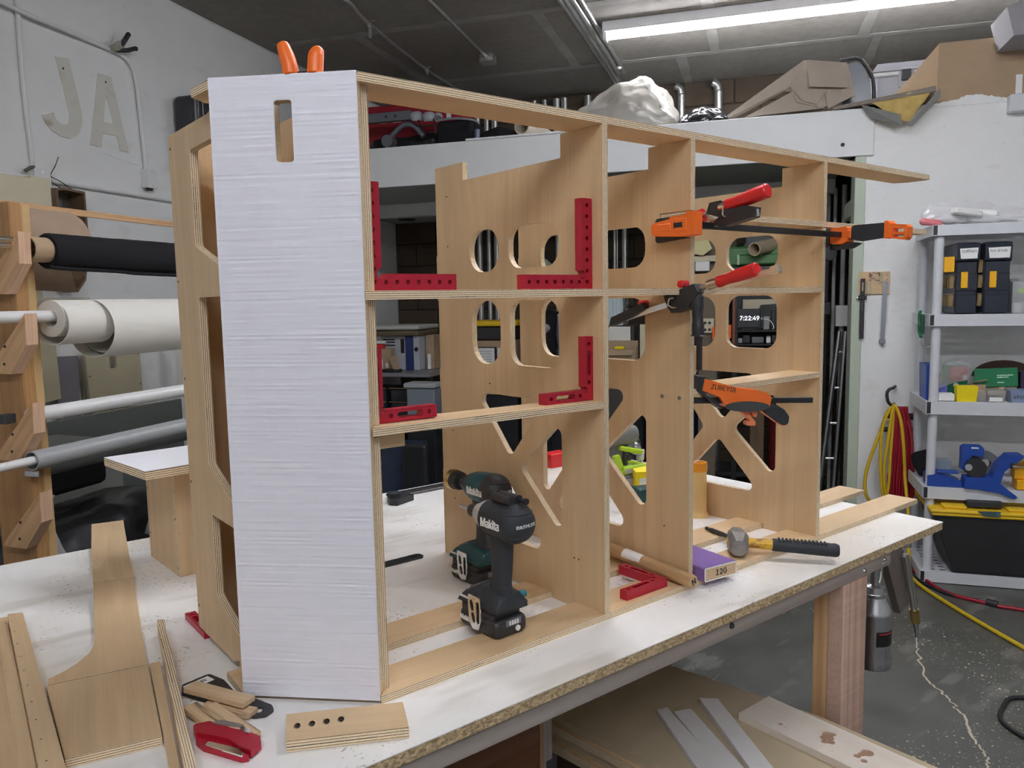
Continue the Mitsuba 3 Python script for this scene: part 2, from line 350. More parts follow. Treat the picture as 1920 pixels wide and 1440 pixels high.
# strip lamps on the ceiling
for i, (a, b0, b1) in enumerate(LAMPS):
    lab = ['long fluorescent strip light on the ceiling', 'fluorescent strip light behind the viewer', 'added unseen fluorescent strip light above the bench'][i]  # third strip is out of view, added to brighten the left wall
    k = thing('strip_light', lab, 'lamp')
    part(k, 'housing', bx(a - .055, a + .055, b0, b1, HC - .062, HC - .001, .006), mat('enamelled_housing', [.75, .75, .76], .4) if i == 0 else 'm_enamelled_housing', ROOM)
    for s in ([0] if i == 0 else [-.035, .035]):
        part(k, 'tube', cyl((a + s, b0 + .03, HC - .088), (a + s, b1 - .03, HC - .088), .016, 16), mat('lamp_glass', [.8, .8, .8], .4) if i == 0 else 'm_lamp_glass', ROOM, smooth=40,
             emitter={'type': 'area', 'radiance': {'type': 'rgb', 'value': TUBE}})
    for b in (b0 + .012, b1 - .012):
        part(k, 'lamp_holder', bx(a - .03, a + .03, b - .012, b + .012, HC - .112, HC - .06, .004), 'm_enamelled_housing', ROOM)
# ------------------------------------------------------------------ workbench
BF, BB, BX0, BX1 = -0.127, 1.150, -0.86, 1.588
k = thing('workbench', 'long workbench with a worn white top and a chipboard edge', 'workbench')
WB = k
part(k, 'top_sheet', bx(BX0, BX1, BF, BB, -.0016, 0), BENCHTOP, BENCH, label='worn white top sheet')
rag = [(BX0 + .002, -.0016), (BX1 - .002, -.0016), (BX1 - .002, -.021), (BX0 + .002, -.021)]
part(k, 'core', bx(BX0 + .001, BX1 - .001, BF + .001, BB - .001, -.0215, -.0016, .0015), CHIP, BENCH, label='raw particle board edge')
AF = BF + .012
part(k, 'apron', W(bx(BX0 + .02, 1.335, AF, AF + .038, -.060, -.0215, .002), (1, 0, 0), (0, 1, 0), .038), GREYW, BENCH, label='weathered grey front rail')
part(k, 'apron', W(bx(BX0 + .02, 1.335, BB - .05, BB - .012, -.060, -.0215, .002), (1, 0, 0), (0, 1, 0), .038), GREYW, BENCH)
part(k, 'apron', W(bx(1.297, 1.335, AF + .038, BB - .05, -.060, -.0215, .002), (0, 1, 0), (1, 0, 0), .038), GREYW, BENCH)
part(k, 'apron', W(bx(BX0 + .02, BX0 + .058, AF + .038, BB - .05, -.060, -.0215, .002), (0, 1, 0), (1, 0, 0), .038), GREYW, BENCH)
STEEL = mat('bright_steel', [.60, .60, .62], .28, .5, 1.0)
DARK = 'm_dark_hole'
for x, z in ((1.205, -.045), (1.30, -.040), (1.318, -.026), (.70, -.036)):
    part(k, 'bolt_head', lathe([(0, .005), (.004, .0045), (.0058, .002), (.006, 0)], 12), STEEL if x > 1 else DARK, BENCH @ tr(x, AF, z) @ rot('x', 90), smooth=40)
part(k, 'nail', tubes(spline([(1.30, AF, -.040), (1.285, AF - .012, -.0375), (1.270, AF - .013, -.0385), (1.262, AF - .011, -.043)]), .0016, 8), STEEL, BENCH, smooth=True)
def leg(x, y):
    lg = part(WB, 'leg', W(bx(x, x + .105, y, y + .038, -ZT, -.0605, .002), (0, 0, 1), (0, 1, 0), .038), PINK, BENCH, label='pinkish timber leg')
    numbered(f'{lg}__side_board')
    put(f'{lg}__side_board', W(bx(x + .002, x + .04, y + .0385, y + .076, -ZT, -.0605, .002), (0, 0, 1), (1, 0, 0), .038), FIR, BENCH)
    pass
leg(1.122, AF + .002); leg(-.78, AF + .002); leg(1.16, BB - .20); leg(-.78, BB - .20)

# ------------------------------------------------------------------ the plywood frame
H, t = 0.914, 0.0127
x1, x2, x3, xr = 0.4853, 0.7261, 1.2051, 1.722
CAB = thing('plywood_cabinet', 'unfinished birch plywood cabinet frame with a white end panel clamped together on the bench', 'cabinet')
H1 = rr(.304, .4075, .658, .7475, .042)
H2 = rr(.118, .2705, .661, .7455, .034)
H1W = rr(.304, .4530, .658, .7475, .036)
H3W = rr(.303, .4530, .462, .5975, .040)
H3 = rr(.303, .405, .462, .5975, .047)
H4 = rr(.1185, .270, .464, .597, .034)
T1 = rpoly([(.380, .3985), (.175, .3985), (.175, .385), (.2775, .268), (.385, .385)], .016)
T2 = rpoly([(.1155, .352), (.1155, .140), (.122, .140), (.2475, .2515), (.128, .355)], .015)
T3 = rpoly([(.405, .0905), (.178, .0905), (.178, .108), (.2905, .222), (.405, .102)], .016)
T0 = rpoly([(.453, .395), (.3380, .246), (.453, .105)], .014)
def divider(x, left_hole, slot):
    o = [(0, t + .0003), (0, H - t - .0003), (.11, H - t - .0003), (.11, .858), (.4265, .858), (.4265, .897), (.537, .897), (.537, .70), (.540, .70), (.540, .5985), (.5365, .5985), (.5365, .4412),
         (.540, .4412), (.540, .395), (.5365, .395), (.5365, .20), (.5385, .20), (.5385, 0.0005), (.2345, 0.0005), (.2345, t + .0003), (.148, t + .0003), (.148, 0.0005), (.0835, 0.0005), (.0835, t + .0003)]
    P = Polygon(o)
    holes = [H1W if left_hole else H1, H2, H3W if left_hole else H3, H4, T1, T2, T3] + ([T0] if left_hole else [])
    P = P.difference(shapely.union_all(holes))
    P = P.difference(sbox(-.01, .6015, .0797, .6150))                      # housing of the long shelf
    if slot: P = P.difference(sbox(-.01, .7518, .079, .7655))
    d = part(CAB, 'divider', W(prism(P, x - t, x, 'yz'), (0, 0, 1), (1, 0, 0), t), PLY, BENCH)
    scr = mat('zinc_screw', [.30, .29, .27], .4, .5, .9) if x == x1 else 'm_zinc_screw'
    return d
D = [divider(x1, False, False), divider(x2, True, True), divider(x3, True, True)]
for x, yz in ((x1, [(.492, .83), (.492, .72), (.345, .42), (.49, .30), (.49, .14), (.07, .10), (.0825, .10)]), (x2, [(.0715, .394), (.0265, .3935), (.065, .12)]), (x3, [(.49, .80)])):
    for y, z in yz:
        big = x == x2 and z > .3
        part(D[[x1, x2, x3].index(x)], 'screw', cyl((x - t - .0008, y, z), (x - t + .002, y, z), .0042 if big else .0016, 12), 'm_zinc_screw' if big else DARK, BENCH)
def flat(name, poly, z0, z1, g=(1, 0, 0), **kw): return part(CAB, name, W(prism(poly, z0, z1), g, (0, 0, 1), t), PLY, BENCH, **kw)
flat('top_rail', [(.0015, 0), (xr, 0), (xr, .060), (xr - .02, .090), (-.055, .090), (.0100, .0088)], H - t, H)
flat('bottom_rail', [(.0015, 0), (xr, 0), (xr - .002, .0815), (-.055, .0815), (.0100, .0088)], 0, t)
flat('bottom_rail', [(-.153, .152), (xr - .007, .152), (xr - .007, .2305), (-.150, .2305)], 0, t)
flat('shelf', [(.0012, 0), (x3 - .0005, 0), (x3 - .0005, .0795), (-.0528, .0795), (.0138, .0128)], .6018, .6147)
def tilted(x0, x1_, d, z0, z1):                # a shelf that is not quite level
    m = bx(x0, x1_, 0, d, 0, t, .0003); v = m.vertices.copy(); v[:, 2] += z0 + (z1 - z0) * (v[:, 0] - x0) / (x1_ - x0); m.vertices = v
    return m
sm = prism([(.0045, 0), (x1 - t - .0005, 0), (x1 - t - .0005, .0665), (-.0400, .0665), (.0138, .0128)], 0, t); vv = sm.vertices.copy(); vv[:, 2] += .4052 - .0057 * vv[:, 0] / .467; sm.vertices = vv
part(CAB, 'shelf', W(sm, th=t), PLY, BENCH)
part(CAB, 'shelf', W(tilted(x2 + .0005, x3 - t - .0005, .0795, .399, .4012), th=t), PLY, BENCH)
part(CAB, 'shelf', W(tilted(x2 - t + .0005, 1.716, .0767, .7512, .7545), th=t), PLY, BENCH)
# angled end: white faced panel with a grip slot, its own rail, the pierced back-left end panel and a back
wP = .2146
PAN = basis((-1, 1, 0), (0, 0, 1), (0, 0, 0))   # u along the panel from the front corner, v up, w = inward normal?
slot = rr(.0942, .1200, .7957, .8803, .0045)
nP = PAN[:3, 2]
INW = 1 if nP @ np.array([1, 1, 0]) > 0 else -1
def panel(poly, d0, d1): return prism(poly, d0 * INW, d1 * INW)
k = part(CAB, 'white_panel', panel(sbox(0, .006, wP, H + .0012).difference(slot), .0002, .0016), LAM, BENCH @ PAN, label='white rippled laminate face with a grip slot')
# the face itself: a sheet with fine level ripples, real relief
us = np.unique(np.round(np.r_[np.linspace(.0006, wP - .0006, 34), .0930, .1212], 5)); vs = np.unique(np.round(np.r_[np.arange(.0066, H + .0006, .00085), .7945, .8815], 5))
U, V_ = np.meshgrid(us, vs); q = np.stack([U * 7.0, (V_ + .0007 * (meshkit.noise(np.stack([U * 16, V_ * 30, U * 0], -1), 5) - .5)) * 330.0, U * 0], -1)
hh = .00075 * meshkit.noise(q, 2) + .00022 * meshkit.noise(q * [3, 1.7, 1], 6)
nu, nv = len(us), len(vs); pts = np.stack([U, V_, -(hh) * INW], -1).reshape(-1, 3); F = []
for j in range(nv - 1):
    for i in range(nu - 1):
        if us[i] >= .0929 and us[i + 1] <= .1213 and vs[j] >= .7944 and vs[j + 1] <= .8816: continue
        a = j * nu + i; F += [(a, a + 1, a + nu + 1), (a, a + nu + 1, a + nu)]
sheet = trimesh.Trimesh(pts, F, process=False)
if sheet.face_normals[0][2] * INW > 0: sheet.invert()
numbered(f'{k}__face'); put(f'{k}__face', sheet, LAM, BENCH @ PAN, smooth=True)
core = sbox(.0, t, wP, H - t).difference(slot)
cm = panel(core, .0016, .0185)
numbered(f'{k}__core'); put(f'{k}__core', W(cm, (0, 1, 0), (0, 0, 1), .0170), PLY, BENCH @ PAN)
part(CAB, 'end_rail', W(prism([(-.0005, .0535), (-.1505, .159), (-.1555, .2168), (-.128, .2395), (.012, .0905), (-.055, .0903)], H - t, H - .0003), (-1, 1, 0), (0, 0, 1), t), PLY, BENCH)
xe = -.128
O1 = rpoly([(.332, .8477), (.16, .8477), (.16, .640), (.332, .694)], .008)
O2 = rpoly([(.332, .6115), (.16, .6115), (.16, .262), (.332, .3325)], .008)
O3 = rpoly([(.332, .2468), (.16, .2468), (.16, .045), (.332, .105)], .008)
EP = Polygon([(.1495, .8995), (.24, .8855), (.4505, .888), (.447, .0125), (.262, .0125), (.2325, .024), (.2325, .0135), (.1495, .0135)]).difference(shapely.union_all([O1, O2, O3]))
ek = part(CAB, 'end_panel', W(prism(EP, xe, xe + t, 'yz'), (0, 0, 1), (1, 0, 0), t), PLY, BENCH)
for z in (.865, .64, .47, .285, .055):
    part(ek, 'screw', cyl((xe - .0006, .439, z), (xe + .001, .439, z), .0022, 10), DARK, BENCH)
inner = Polygon([(.0165, t + .0005), (.0165, H - t - .0005), (.11, H - t - .0005), (.533, .9000), (.533, .0005), (.2345, .0005), (.2345, t + .0005), (.148, t + .0005), (.148, .0005), (.0835, .0005), (.0835, t + .0005)]).difference(sbox(-.01, .6015, .0799, .6152)).difference(sbox(-.01, .40, .0670, .4185))
part(CAB, 'inner_panel', W(prism(inner, .0125, .0252, 'yz'), (0, 0, 1), (1, 0, 0), t), PLY, BENCH)
part(CAB, 'back_panel', W(bx(xe + t + .0003, .0122, .440, .4527, .0005, .897, .0003), (0, 0, 1), (0, 1, 0), t), PLY, BENCH)
part(CAB, 'corner_block', W(bx(.0256, .075, .030, .044, .379, .4045, .0005), (1, 0, 0), (0, 1, 0), t), PLY, BENCH)
# ------------------------------------------------------------------ shared finishes
RED = mat('red_anodised', [.40, .010, .032], .36, .6, .35)
REDP = mat('red_plastic', [.62, .018, .02], .3, .5)
ORANGE = mat('orange_plastic', [.85, .16, .02], .42, .45)
BLACKP = mat('black_plastic', [.018, .018, .02], .48, .45)
RUBBER = mat('black_rubber', [.022, .025, .03], .62, .35)
BLKMET = mat('black_oxide_steel', [.03, .03, .032], .35, .6, .6)
CHROME = mat('polished_chrome', [.78, .77, .75], .14, .6, 1.0)
TEAL = mat('dark_teal_plastic', [.008, .052, .058], .42, .45)
TEALB = mat('teal_plastic', [.02, .19, .24], .4, .45)
GREYP = mat('grey_plastic', [.33, .34, .36], .5, .4)
MIDGREY = mat('mid_grey_plastic', [.12, .125, .135], .5, .4)
WHITEP = mat('white_print', [.78, .78, .76], .5, .3)
INK = mat('black_ink', [.015, .015, .018], .6, .3)
YELLOW = mat('yellow_plastic', [.78, .50, .02], .42, .45)
BRASS = mat('brass', [.62, .43, .16], .3, .5, 1.0)
CREAM = mat('cream_plastic', [.80, .56, .24], .38, .45)
IRON = mat('forged_iron', mikit.proc(lambda p, n, uv: mix((.16, .155, .15), (.34, .33, .32), fbm(p.x * 70.0, p.y * 70.0, p.z * 70.0, 3))), .42, .5, .7)
CARD = mat('brown_cardboard', mikit.proc(lambda p, n, uv: mix((.36, .255, .16), (.44, .32, .21), fbm(p.x * 6.0, p.y * 6.0, p.z * 9.0, 3))), .75, .2)

# ------------------------------------------------------------------ red clamping squares
def square_poly(L, w, r): 
    return Polygon([(0, 0), (L, 0), (L, w), (w, w), (w, L), (0, L)]).difference(Point(w, w).buffer(r, 8))
def holes_square(L, w):
    P = square_poly(L, w, .008)
    hs = [Point(w / 2 + i * (L - w) / 7, w / 2).buffer(.0036, 5) for i in range(8)] + [Point(w / 2, w / 2 + i * (L - w) / 7).buffer(.0036, 5) for i in range(1, 8)]
    return P.difference(shapely.union_all(hs))
def slot_square(L, w):
    P = square_poly(L, w, .005)
    hs = []
    for s in (0, 1):
        f = (lambda x, y: (x, y)) if s == 0 else (lambda x, y: (y, x))
        hs += [Point(*f(L * .28, w / 2)).buffer(.0037, 6), Point(*f(L * .88, w / 2)).buffer(.0037, 6), LineString([f(L * .42, w / 2), f(L * .70, w / 2)]).buffer(.0042, 6), Point(*f(L * .73, w / 2)).buffer(.0055, 6)]
    return P.difference(shapely.union_all(hs))
def red_square(poly, label, M, th=.018):
    k = thing('clamping_square', label, 'clamping square', None)
    body = prism(poly, 0, th)
    put(k, body, RED, M)
    return k
XZ = lambda x, y, z, sx=1: mat4((x, y, z), np.array([[sx, 0, 0], [0, 0, sx], [0, 1, 0]], float)) if sx == 1 else mat4((x, y, z), np.array([[-1, 0, 0], [0, 0, 1], [0, 1, 0]], float))
def stand(x, y, z, sx): 
    m = np.eye(4); m[:3, 0] = (sx, 0, 0); m[:3, 1] = (0, 0, 1); m[:3, 2] = (0, 1, 0); m[:3, 3] = (x, y, z); return m
def fixwind(mesh, M):
    mesh = mesh.copy(); mesh.apply_transform(M)
    if np.linalg.det(M[:3, :3]) < 0: mesh.invert()
    return mesh
for lab, P, M in (
    ('large red clamping square with round holes in the top left bay, against the white panel', holes_square(.157, .025), stand(.0187, .027, .6149, 1)),
    ('large red clamping square with round holes in the top left bay, against the first divider', holes_square(.160, .025), stand(x1 - t - .0004, .027, .6149, -1)),
    ('small slotted red clamping square on the low shelf, against the white panel', slot_square(.113, .0195), stand(.0190, .027, .4182, 1)),
    ('small slotted red clamping square on the low shelf, against the first divider', slot_square(.116, .0195), stand(x1 - t - .0004, .027, .4133, -1)),
    ('slotted red clamping square lying flat on the bottom rail under the round stick', slot_square(.118, .019), mat4((.667, .017, t + .0003), np.array([[-1, 0, 0], [0, 1, 0], [0, 0, -1]], float) @ np.diag([1, 1, -1.0]))),
    ('red clamping square foot peeking out under the far left end panel', slot_square(.118, .019), mat4((-.1300, .4120, .0002)))):
    k = thing('clamping_square', lab, 'clamping square'); put(k, fixwind(prism(P, 0, .018 if 'foot' not in lab else .0115), BENCH @ M), RED)

# ------------------------------------------------------------------ cordless impact drivers
def driver(label, M, body, cap, trim, bit, light_ring, bitholder):
    k = thing('impact_driver', label, 'drill')
    B = BENCH @ M
    def P(name, mesh, m, sm=45, lab=None, parent=None): return part(parent or k, name, mesh, m, B, smooth=sm, label=lab)
    # battery
    bat = cat(rbox((0, .034, .0165), (.073, .108, .033), .010), rbox((0, .040, .036), (.066, .094, .022), .008))
    bt = P('battery', bat, BLACKP, 40, 'black slide-on battery')
    P('gauge_panel', bx(-.015, .020, -.0215, -.0195, .020, .031, .0006), MIDGREY, None, None, bt)
    for i in range(4): P('gauge_light', bx(-.008 + i * .0058, -.0045 + i * .0058, -.0225, -.0212, .022, .0295), WHITEP, None, None, bt)
    P('badge', cyl((.012, -.0222, .0125), (.012, -.0195, .0125), .0052, 16), WHITEP, 30, None, bt)
    P('release_button', rbox((.031, .03, .022), (.012, .07, .012), .004), BLACKP, 40, None, bt)
    # foot
    foot = hull(*[np.array([[x, y, z]]) for x, y, z in [(-.036, -.020, .046), (.036, -.020, .046), (-.036, .090, .046), (.036, .090, .046), (-.035, -.021, .056), (.035, -.021, .056), (-.034, .088, .052), (.034, .088, .052),
                                                        (-.020, -.018, .075), (.020, -.018, .075), (-.019, .040, .083), (.019, .040, .083), (-.026, .076, .066), (.026, .076, .066)]])
    ft = P('foot', tm(mf(foot).refine_to_length(.012)), body, True)
    scene_fix = None
    P('control_panel', hull(np.array([[-.017, .048, .0835], [.017, .048, .0835], [-.02, .074, .070], [.02, .074, .070], [-.017, .048, .080], [.017, .048, .080], [-.02, .074, .066], [.02, .074, .066]])), MIDGREY, None, None, ft)
    P('lanyard_lug', cyl((.034, .0, .062), (.046, -.004, .062), .0062, 12), TEALB, 40, 'teal lug' , ft)
    # belt hook, a bent chrome strip with two windows, on the left side
    hk = Polygon([(.012, .070), (.046, .071), (.047, .052), (.044, .020), (.034, .010), (.018, .012), (.011, .030)]).buffer(-.003).buffer(.003)
    hk = hk.difference(LineString([(.0195, .058), (.019, .027)]).buffer(.0042, 5)).difference(LineString([(.037, .058), (.035, .047)]).buffer(.0046, 4)).difference(LineString([(.034, .036), (.031, .026)]).buffer(.0042, 4))
    hm = prism(hk, -.0455, -.0440, 'yz'); P('belt_hook', hm, CHROME, None, 'chrome belt hook')
    P('hook_screw', cyl((-.0470, .030, .063), (-.034, .030, .063), .0036, 10), CHROME, 30)
    # grip
    ring = lambda c, a, b, n=18: np.array([[a * math.cos(q), b * math.sin(q), 0] for q in np.linspace(0, 2 * math.pi, n, endpoint=False)]) + c
    secs = [((0, .012, .072), .0185, .030), ((0, .008, .090), .0155, .0225), ((0, .005, .115), .0165, .0215), ((0, .004, .140), .0170, .0230), ((0, .006, .160), .0185, .0260), ((0, .008, .178), .021, .031)]
    gm = cat(*[hull(ring(np.array(secs[i][0]), secs[i][1], secs[i][2]), ring(np.array(secs[i + 1][0]), secs[i + 1][1], secs[i + 1][2])) for i in range(len(secs) - 1)])
    P('grip', gm, RUBBER, 50, 'rubber grip')
    tg = P('trigger', rbox((0, .034, .158), (.013, .018, .026), .005), BLACKP, 40)
    # head: y forward
    hd = lathe([(0, -.058), (.018, -.0575), (.0285, -.050), (.0335, -.034), (.0345, -.012), (.0335, .010), (.031, .030), (.030, .034)], 28)
    HM = tr(0, 0, .2055) @ rot('x', -90)
    flatten = lambda m: (m.apply_transform(HM), m)[1]
    P('head', flatten(hd), body, 50)
    back = lathe([(0, -.0605), (.014, -.0603), (.0275, -.0545), (.0352, -.040), (.0362, -.026), (.0348, -.021)], 28)
    cp = P('back_cap', flatten(back), cap, 50)
    capy = lambda x, z: -np.interp(np.hypot(x, z), [0, .014, .0275, .0352, .0362], [.0605, .0603, .0545, .040, .026])
    for dz in (-.020, .020):
        P('cap_rib', tubes([(x, capy(x, dz) + .0004, .2055 + dz) for x in np.linspace(-.026, .026, 11)], .0016, 6), RUBBER, True, None, cp)
    P('side_panel', flatten(cat(*[hull(lathe([(0, -.014), (.0352, -.014), (.0345, .004), (.0325, .022), (0, .022)], 40).slice_plane((0, s * .012, 0), (0, s, 0)).vertices) for s in (1, -1)])) if False else
      bx(-.0352, .0352, -.014, .020, .197, .215, .003), trim, None)
    nose = lathe([(.030, .028), (.0298, .034), (.024, .050), (.0175, .062), (.0165, .066)], 28)
    P('nose', flatten(nose), light_ring, 45)
    if bit == 'bit':
        P('chuck', flatten(lathe([(0.0, .062), (.0125, .064), (.0135, .068), (.0125, .086), (.009, .092), (0, .092)], 20)), BLACKP, 45)
        P('screw_bit', flatten(lathe([(0, .090), (.0034, .090), (.0034, .108), (.0022, .112), (.0030, .120), (.0016, .126), (0, .127)], 10)), STEEL, 40)
    else:
        P('chuck', flatten(lathe([(0.0, .062), (.0125, .064), (.0125, .080), (.0085, .086), (0, .086)], 20)), BLACKP, 45)
        P('hole_saw', flatten(lathe([(.006, .086), (.019, .088), (.0205, .092), (.0215, .118), (.0200, .118), (.0185, .094), (.006, .092)], 24)), BLACKP, 45, 'black hole saw with a brass rim')
        P('saw_rim', flatten(lathe([(.0208, .107), (.0222, .107), (.0226, .121), (.0205, .121), (.0208, .107)], 24)), BRASS, 45)
        P('pilot_bit', flatten(lathe([(0, .09), (.003, .09), (.003, .134), (0, .138)], 10)), STEEL, 40)
    if bitholder:
        bh = P('bit_holder', cat(cyl((-.010, -.036, .2455), (-.010, .012, .2455), .0085, 14), cyl((.007, -.036, .2455), (.007, .012, .2455), .0085, 14), bx(-.014, .011, -.03, .006, .236, .246, .002)), BLACKP, 45)
        P('spare_bit', cat(cyl((.007, -.052, .2455), (.007, -.03, .2455), .0036, 8), cyl((.007, -.056, .2455), (.007, -.050, .2455), .0056, 10)), BLKMET, 40, None, bh)
    # lettering on the left side and on the back
    side = mat4((-.03535, .0185, .1985), np.array([[0, 0, -1], [-1, 0, 0], [0, 1, 0]], float))
    P('lettering', letters('Makita', .0145, .0016, side, True, .82), WHITEP, None, 'white lettering')
    bk = mat4((-.019, -.0605, .2030), np.array([[1, 0, 0], [0, 0, -1], [0, 1, 0]], float))
    lt = letters('BRUSHLESS', .0055, .0016, mat4((-.0195, 0, .2030), np.array([[1, 0, 0], [0, 0, -1], [0, 1, 0]], float)), False, 1.0)
    vv = lt.vertices.copy(); vv[:, 1] = vv[:, 1] * .6 + capy(vv[:, 0], vv[:, 2] - .2055) + .0003; lt.vertices = vv
    P('back_lettering', lt, WHITEP, None)
    P('foot_lettering', letters('BRUSHLESS', .0042, .0012, mat4((-.0362, .083, .055), np.array([[0, 0, -1], [-1, 0, 0], [0, 1, 0]], float)), False, 1.0), WHITEP, None)
    P('battery_lettering', letters('Makita', .0085, .0012, mat4((-.0366, .082, .014), np.array([[0, 0, -1], [-1, 0, 0], [0, 1, 0]], float)), True, .85), WHITEP, None, None, bt)
    return k
driver('black impact driver standing in front, with a bit holder on top', tr(.2805, .0565, t + .0002) @ rot('z', 2), RUBBER, RUBBER, BLACKP, 'bit', mat('nose_grey', [.42, .41, .38], .45, .4, .2), True)
driver('teal and black impact driver with a hole saw, standing behind the black one', tr(.4240, .302, .0002) @ rot('z', 1), TEAL, BLACKP, TEAL, 'saw', BLACKP, False)

# ------------------------------------------------------------------ things lying on the bench round the frame
k = thing('round_stick', 'oiled round wooden stick with a letter N on its end, leaning by the second divider', 'stick')
e0, e1 = np.array([.6965, -.026, .0270]), np.array([.6925, .345, .0490])
SM = basis(e1 - e0, (0, 0, 1), e0)
put(k, W(tubes([e0, e0 + (e1 - e0) * .004, e1 - (e1 - e0) * .004, e1], [.0125, .0138, .0138, .0125], 22), e1 - e0, (1, 0, 0), .027), HICK, BENCH)
u = (e0 - e1) / np.linalg.norm(e0 - e1); rt = np.cross(u, (0, 0, 1)); rt = -rt / np.linalg.norm(rt); upv = np.cross(u, rt)
NM = mat4(e0 + u * .0001, np.stack([rt, np.cross(u, rt), u], 1)) @ rot('z', 24) @ tr(-.0058, -.0062, 0)
part(k, 'letter', letters('N', .0125, .0006, NM, True), INK, BENCH, label='black painted letter N')
part(k, 'paper_label', tubes([e0 + (e1 - e0) * .36, e0 + (e1 - e0) * .50], [.01395, .01395], 22).slice_plane(e0 + (e1 - e0) * .4 + np.array([-.004, 0, .006]), (-.5, 0, .86)), WHITEP, BENCH)

k = thing('sanding_block', 'purple sanding block marked 120 at the foot of the second divider', 'sanding block')
SB = BENCH @ tr(.740, -.020, t + .0004) @ rot('z', -7)
PURP = mat('purple_sandpaper', mikit.proc(lambda p, n, uv: mix((.15, .085, .27), (.25, .16, .38), noise(p.x * 900.0, p.y * 900.0, p.z * 900.0))), .85, .2)
part(k, 'core', W(bx(.003, .089, 0, .150, .003, .0265), (1, 0, 0), (0, 0, 1), .026), OAK, SB)
part(k, 'backing', prism(sbox(0, 0, .092, .0295).buffer(-.004).buffer(.004, 4).difference(sbox(.003, .003, .089, .0265)), .0003, .149, 'xz'), WHITEP, SB, label='white paper backing')
part(k, 'sandpaper', prism(sbox(-.0006, -.0002, .0926, .0301).buffer(-.004).buffer(.004, 4).difference(sbox(0, .0005, .092, .0295).buffer(-.004).buffer(.004, 4)), .0006, .149, 'xz'), PURP, SB, label='purple abrasive paper')
part(k, 'lettering', letters('120', .0125, .0006, SB @ mat4((.030, -.0003, .009), np.array([[1, 0, 0], [0, 0, -1], [0, 1, 0]], float))), INK)

k = thing('club_hammer', 'club hammer with a forged head and black ribbed grip lying across the bottom rail', 'hammer')
hc = np.array([.955, .055, t + .0245]); hd_ = np.array([.63, -.776, -.045]); hd_ /= np.linalg.norm(hd_); ha = np.array([-.776, -.63, 0.0]); ha /= np.linalg.norm(ha)
hu = np.cross(hd_, ha); hu /= np.linalg.norm(hu)
if hu[2] < 0: hu = -hu
HB = mat4(hc, np.stack([ha, np.cross(hu, ha), hu], 1))
def octa(r, c, x): 
    return np.array([[x, a, b] for a, b in [(r, c), (c, r), (-c, r), (-r, c), (-r, -c), (-c, -r), (c, -r), (r, -c)]])
hm = hull(octa(.017, .007, -.050), octa(.0205, .009, -.046), octa(.022, .0125, -.020), octa(.0235, .015, 0), octa(.022, .0125, .020), octa(.0205, .009, .046), octa(.017, .007, .050))
part(k, 'head', hm, IRON, BENCH @ HB)
sec = lambda s, a, b: np.stack([np.full(16, 0.0), a * np.cos(np.arange(16) * np.pi / 8), b * np.sin(np.arange(16) * np.pi / 8)], 1)
HH = mat4(hc, np.stack([hd_, np.cross(hu, hd_), hu], 1))
part(k, 'eye_end', hull(sec(0, .0125, .008) + [-.0242, 0, 0], sec(0, .0125, .008) + [.02, 0, 0]), mat('hammer_yellow', mikit.proc(lambda p, n, uv: mix((.62, .36, .02), (.30, .17, .04), smoothstep(.55, .75, fbm(p.x * 60.0, p.y * 60.0, p.z * 60.0, 3)))), .4, .45), BENCH @ HH)
part(k, 'handle', hull(sec(0, .0125, .011) + [.022, 0, 0], sec(0, .0125, .0115) + [.078, 0, 0]), 'm_hammer_yellow', BENCH @ HH, smooth=40, label='worn yellow handle neck')
part(k, 'grip', cat(hull(sec(0, .0150, .0140) + [.076, 0, 0], sec(0, .0155, .0140) + [.15, 0, 0], sec(0, .0165, .0150) + [.212, 0, 0], sec(0, .014, .0125) + [.218, 0, 0])), RUBBER, BENCH @ HH, smooth=40, label='black rubber grip')
for i in range(13):
    x = .088 + i * .0082
    part(k + '__grip', 'rib', bx(x, x + .0045, -.0105, .0105, .0125, .0158, .001), RUBBER, BENCH @ HH)

single('marker_pen', 'short dark marker lying behind the hammer head', 'pen', cat(cyl((1.038, .208, t + .006), (1.034, .19, t + .0055), .0042, 12), cyl((1.034, .19, t + .0062), (1.012, .098, t + .0062), .0056, 12)), BLACKP, BENCH, smooth=40)

k = thing('glue_tube', 'pale yellow plastic tube with an orange cap standing by the third divider', 'tube')
GT = BENCH @ tr(1.1640, .3360, .0002)
part(k, 'tube', lathe([(0, 0), (.0295, 0), (.0305, .003), (.0295, .008), (.0255, .014), (.0250, .020), (.0245, .128), (0, .128)], 32), CREAM, GT, smooth=40)
part(k, 'cap', lathe([(0, .126), (.0262, .126), (.0262, .147), (.0245, .150), (.018, .150), (.016, .146), (0, .146)], 32), mat('amber_cap', [.80, .33, .02], .35, .5), GT, smooth=40, label='orange cap')
part(k, 'tear_tab', tubes(spline([(-.012, .004, .146), (-.004, .0, .153), (.006, -.002, .152), (.012, 0, .147)]), .0022, 8), WHITEP, GT, smooth=True)

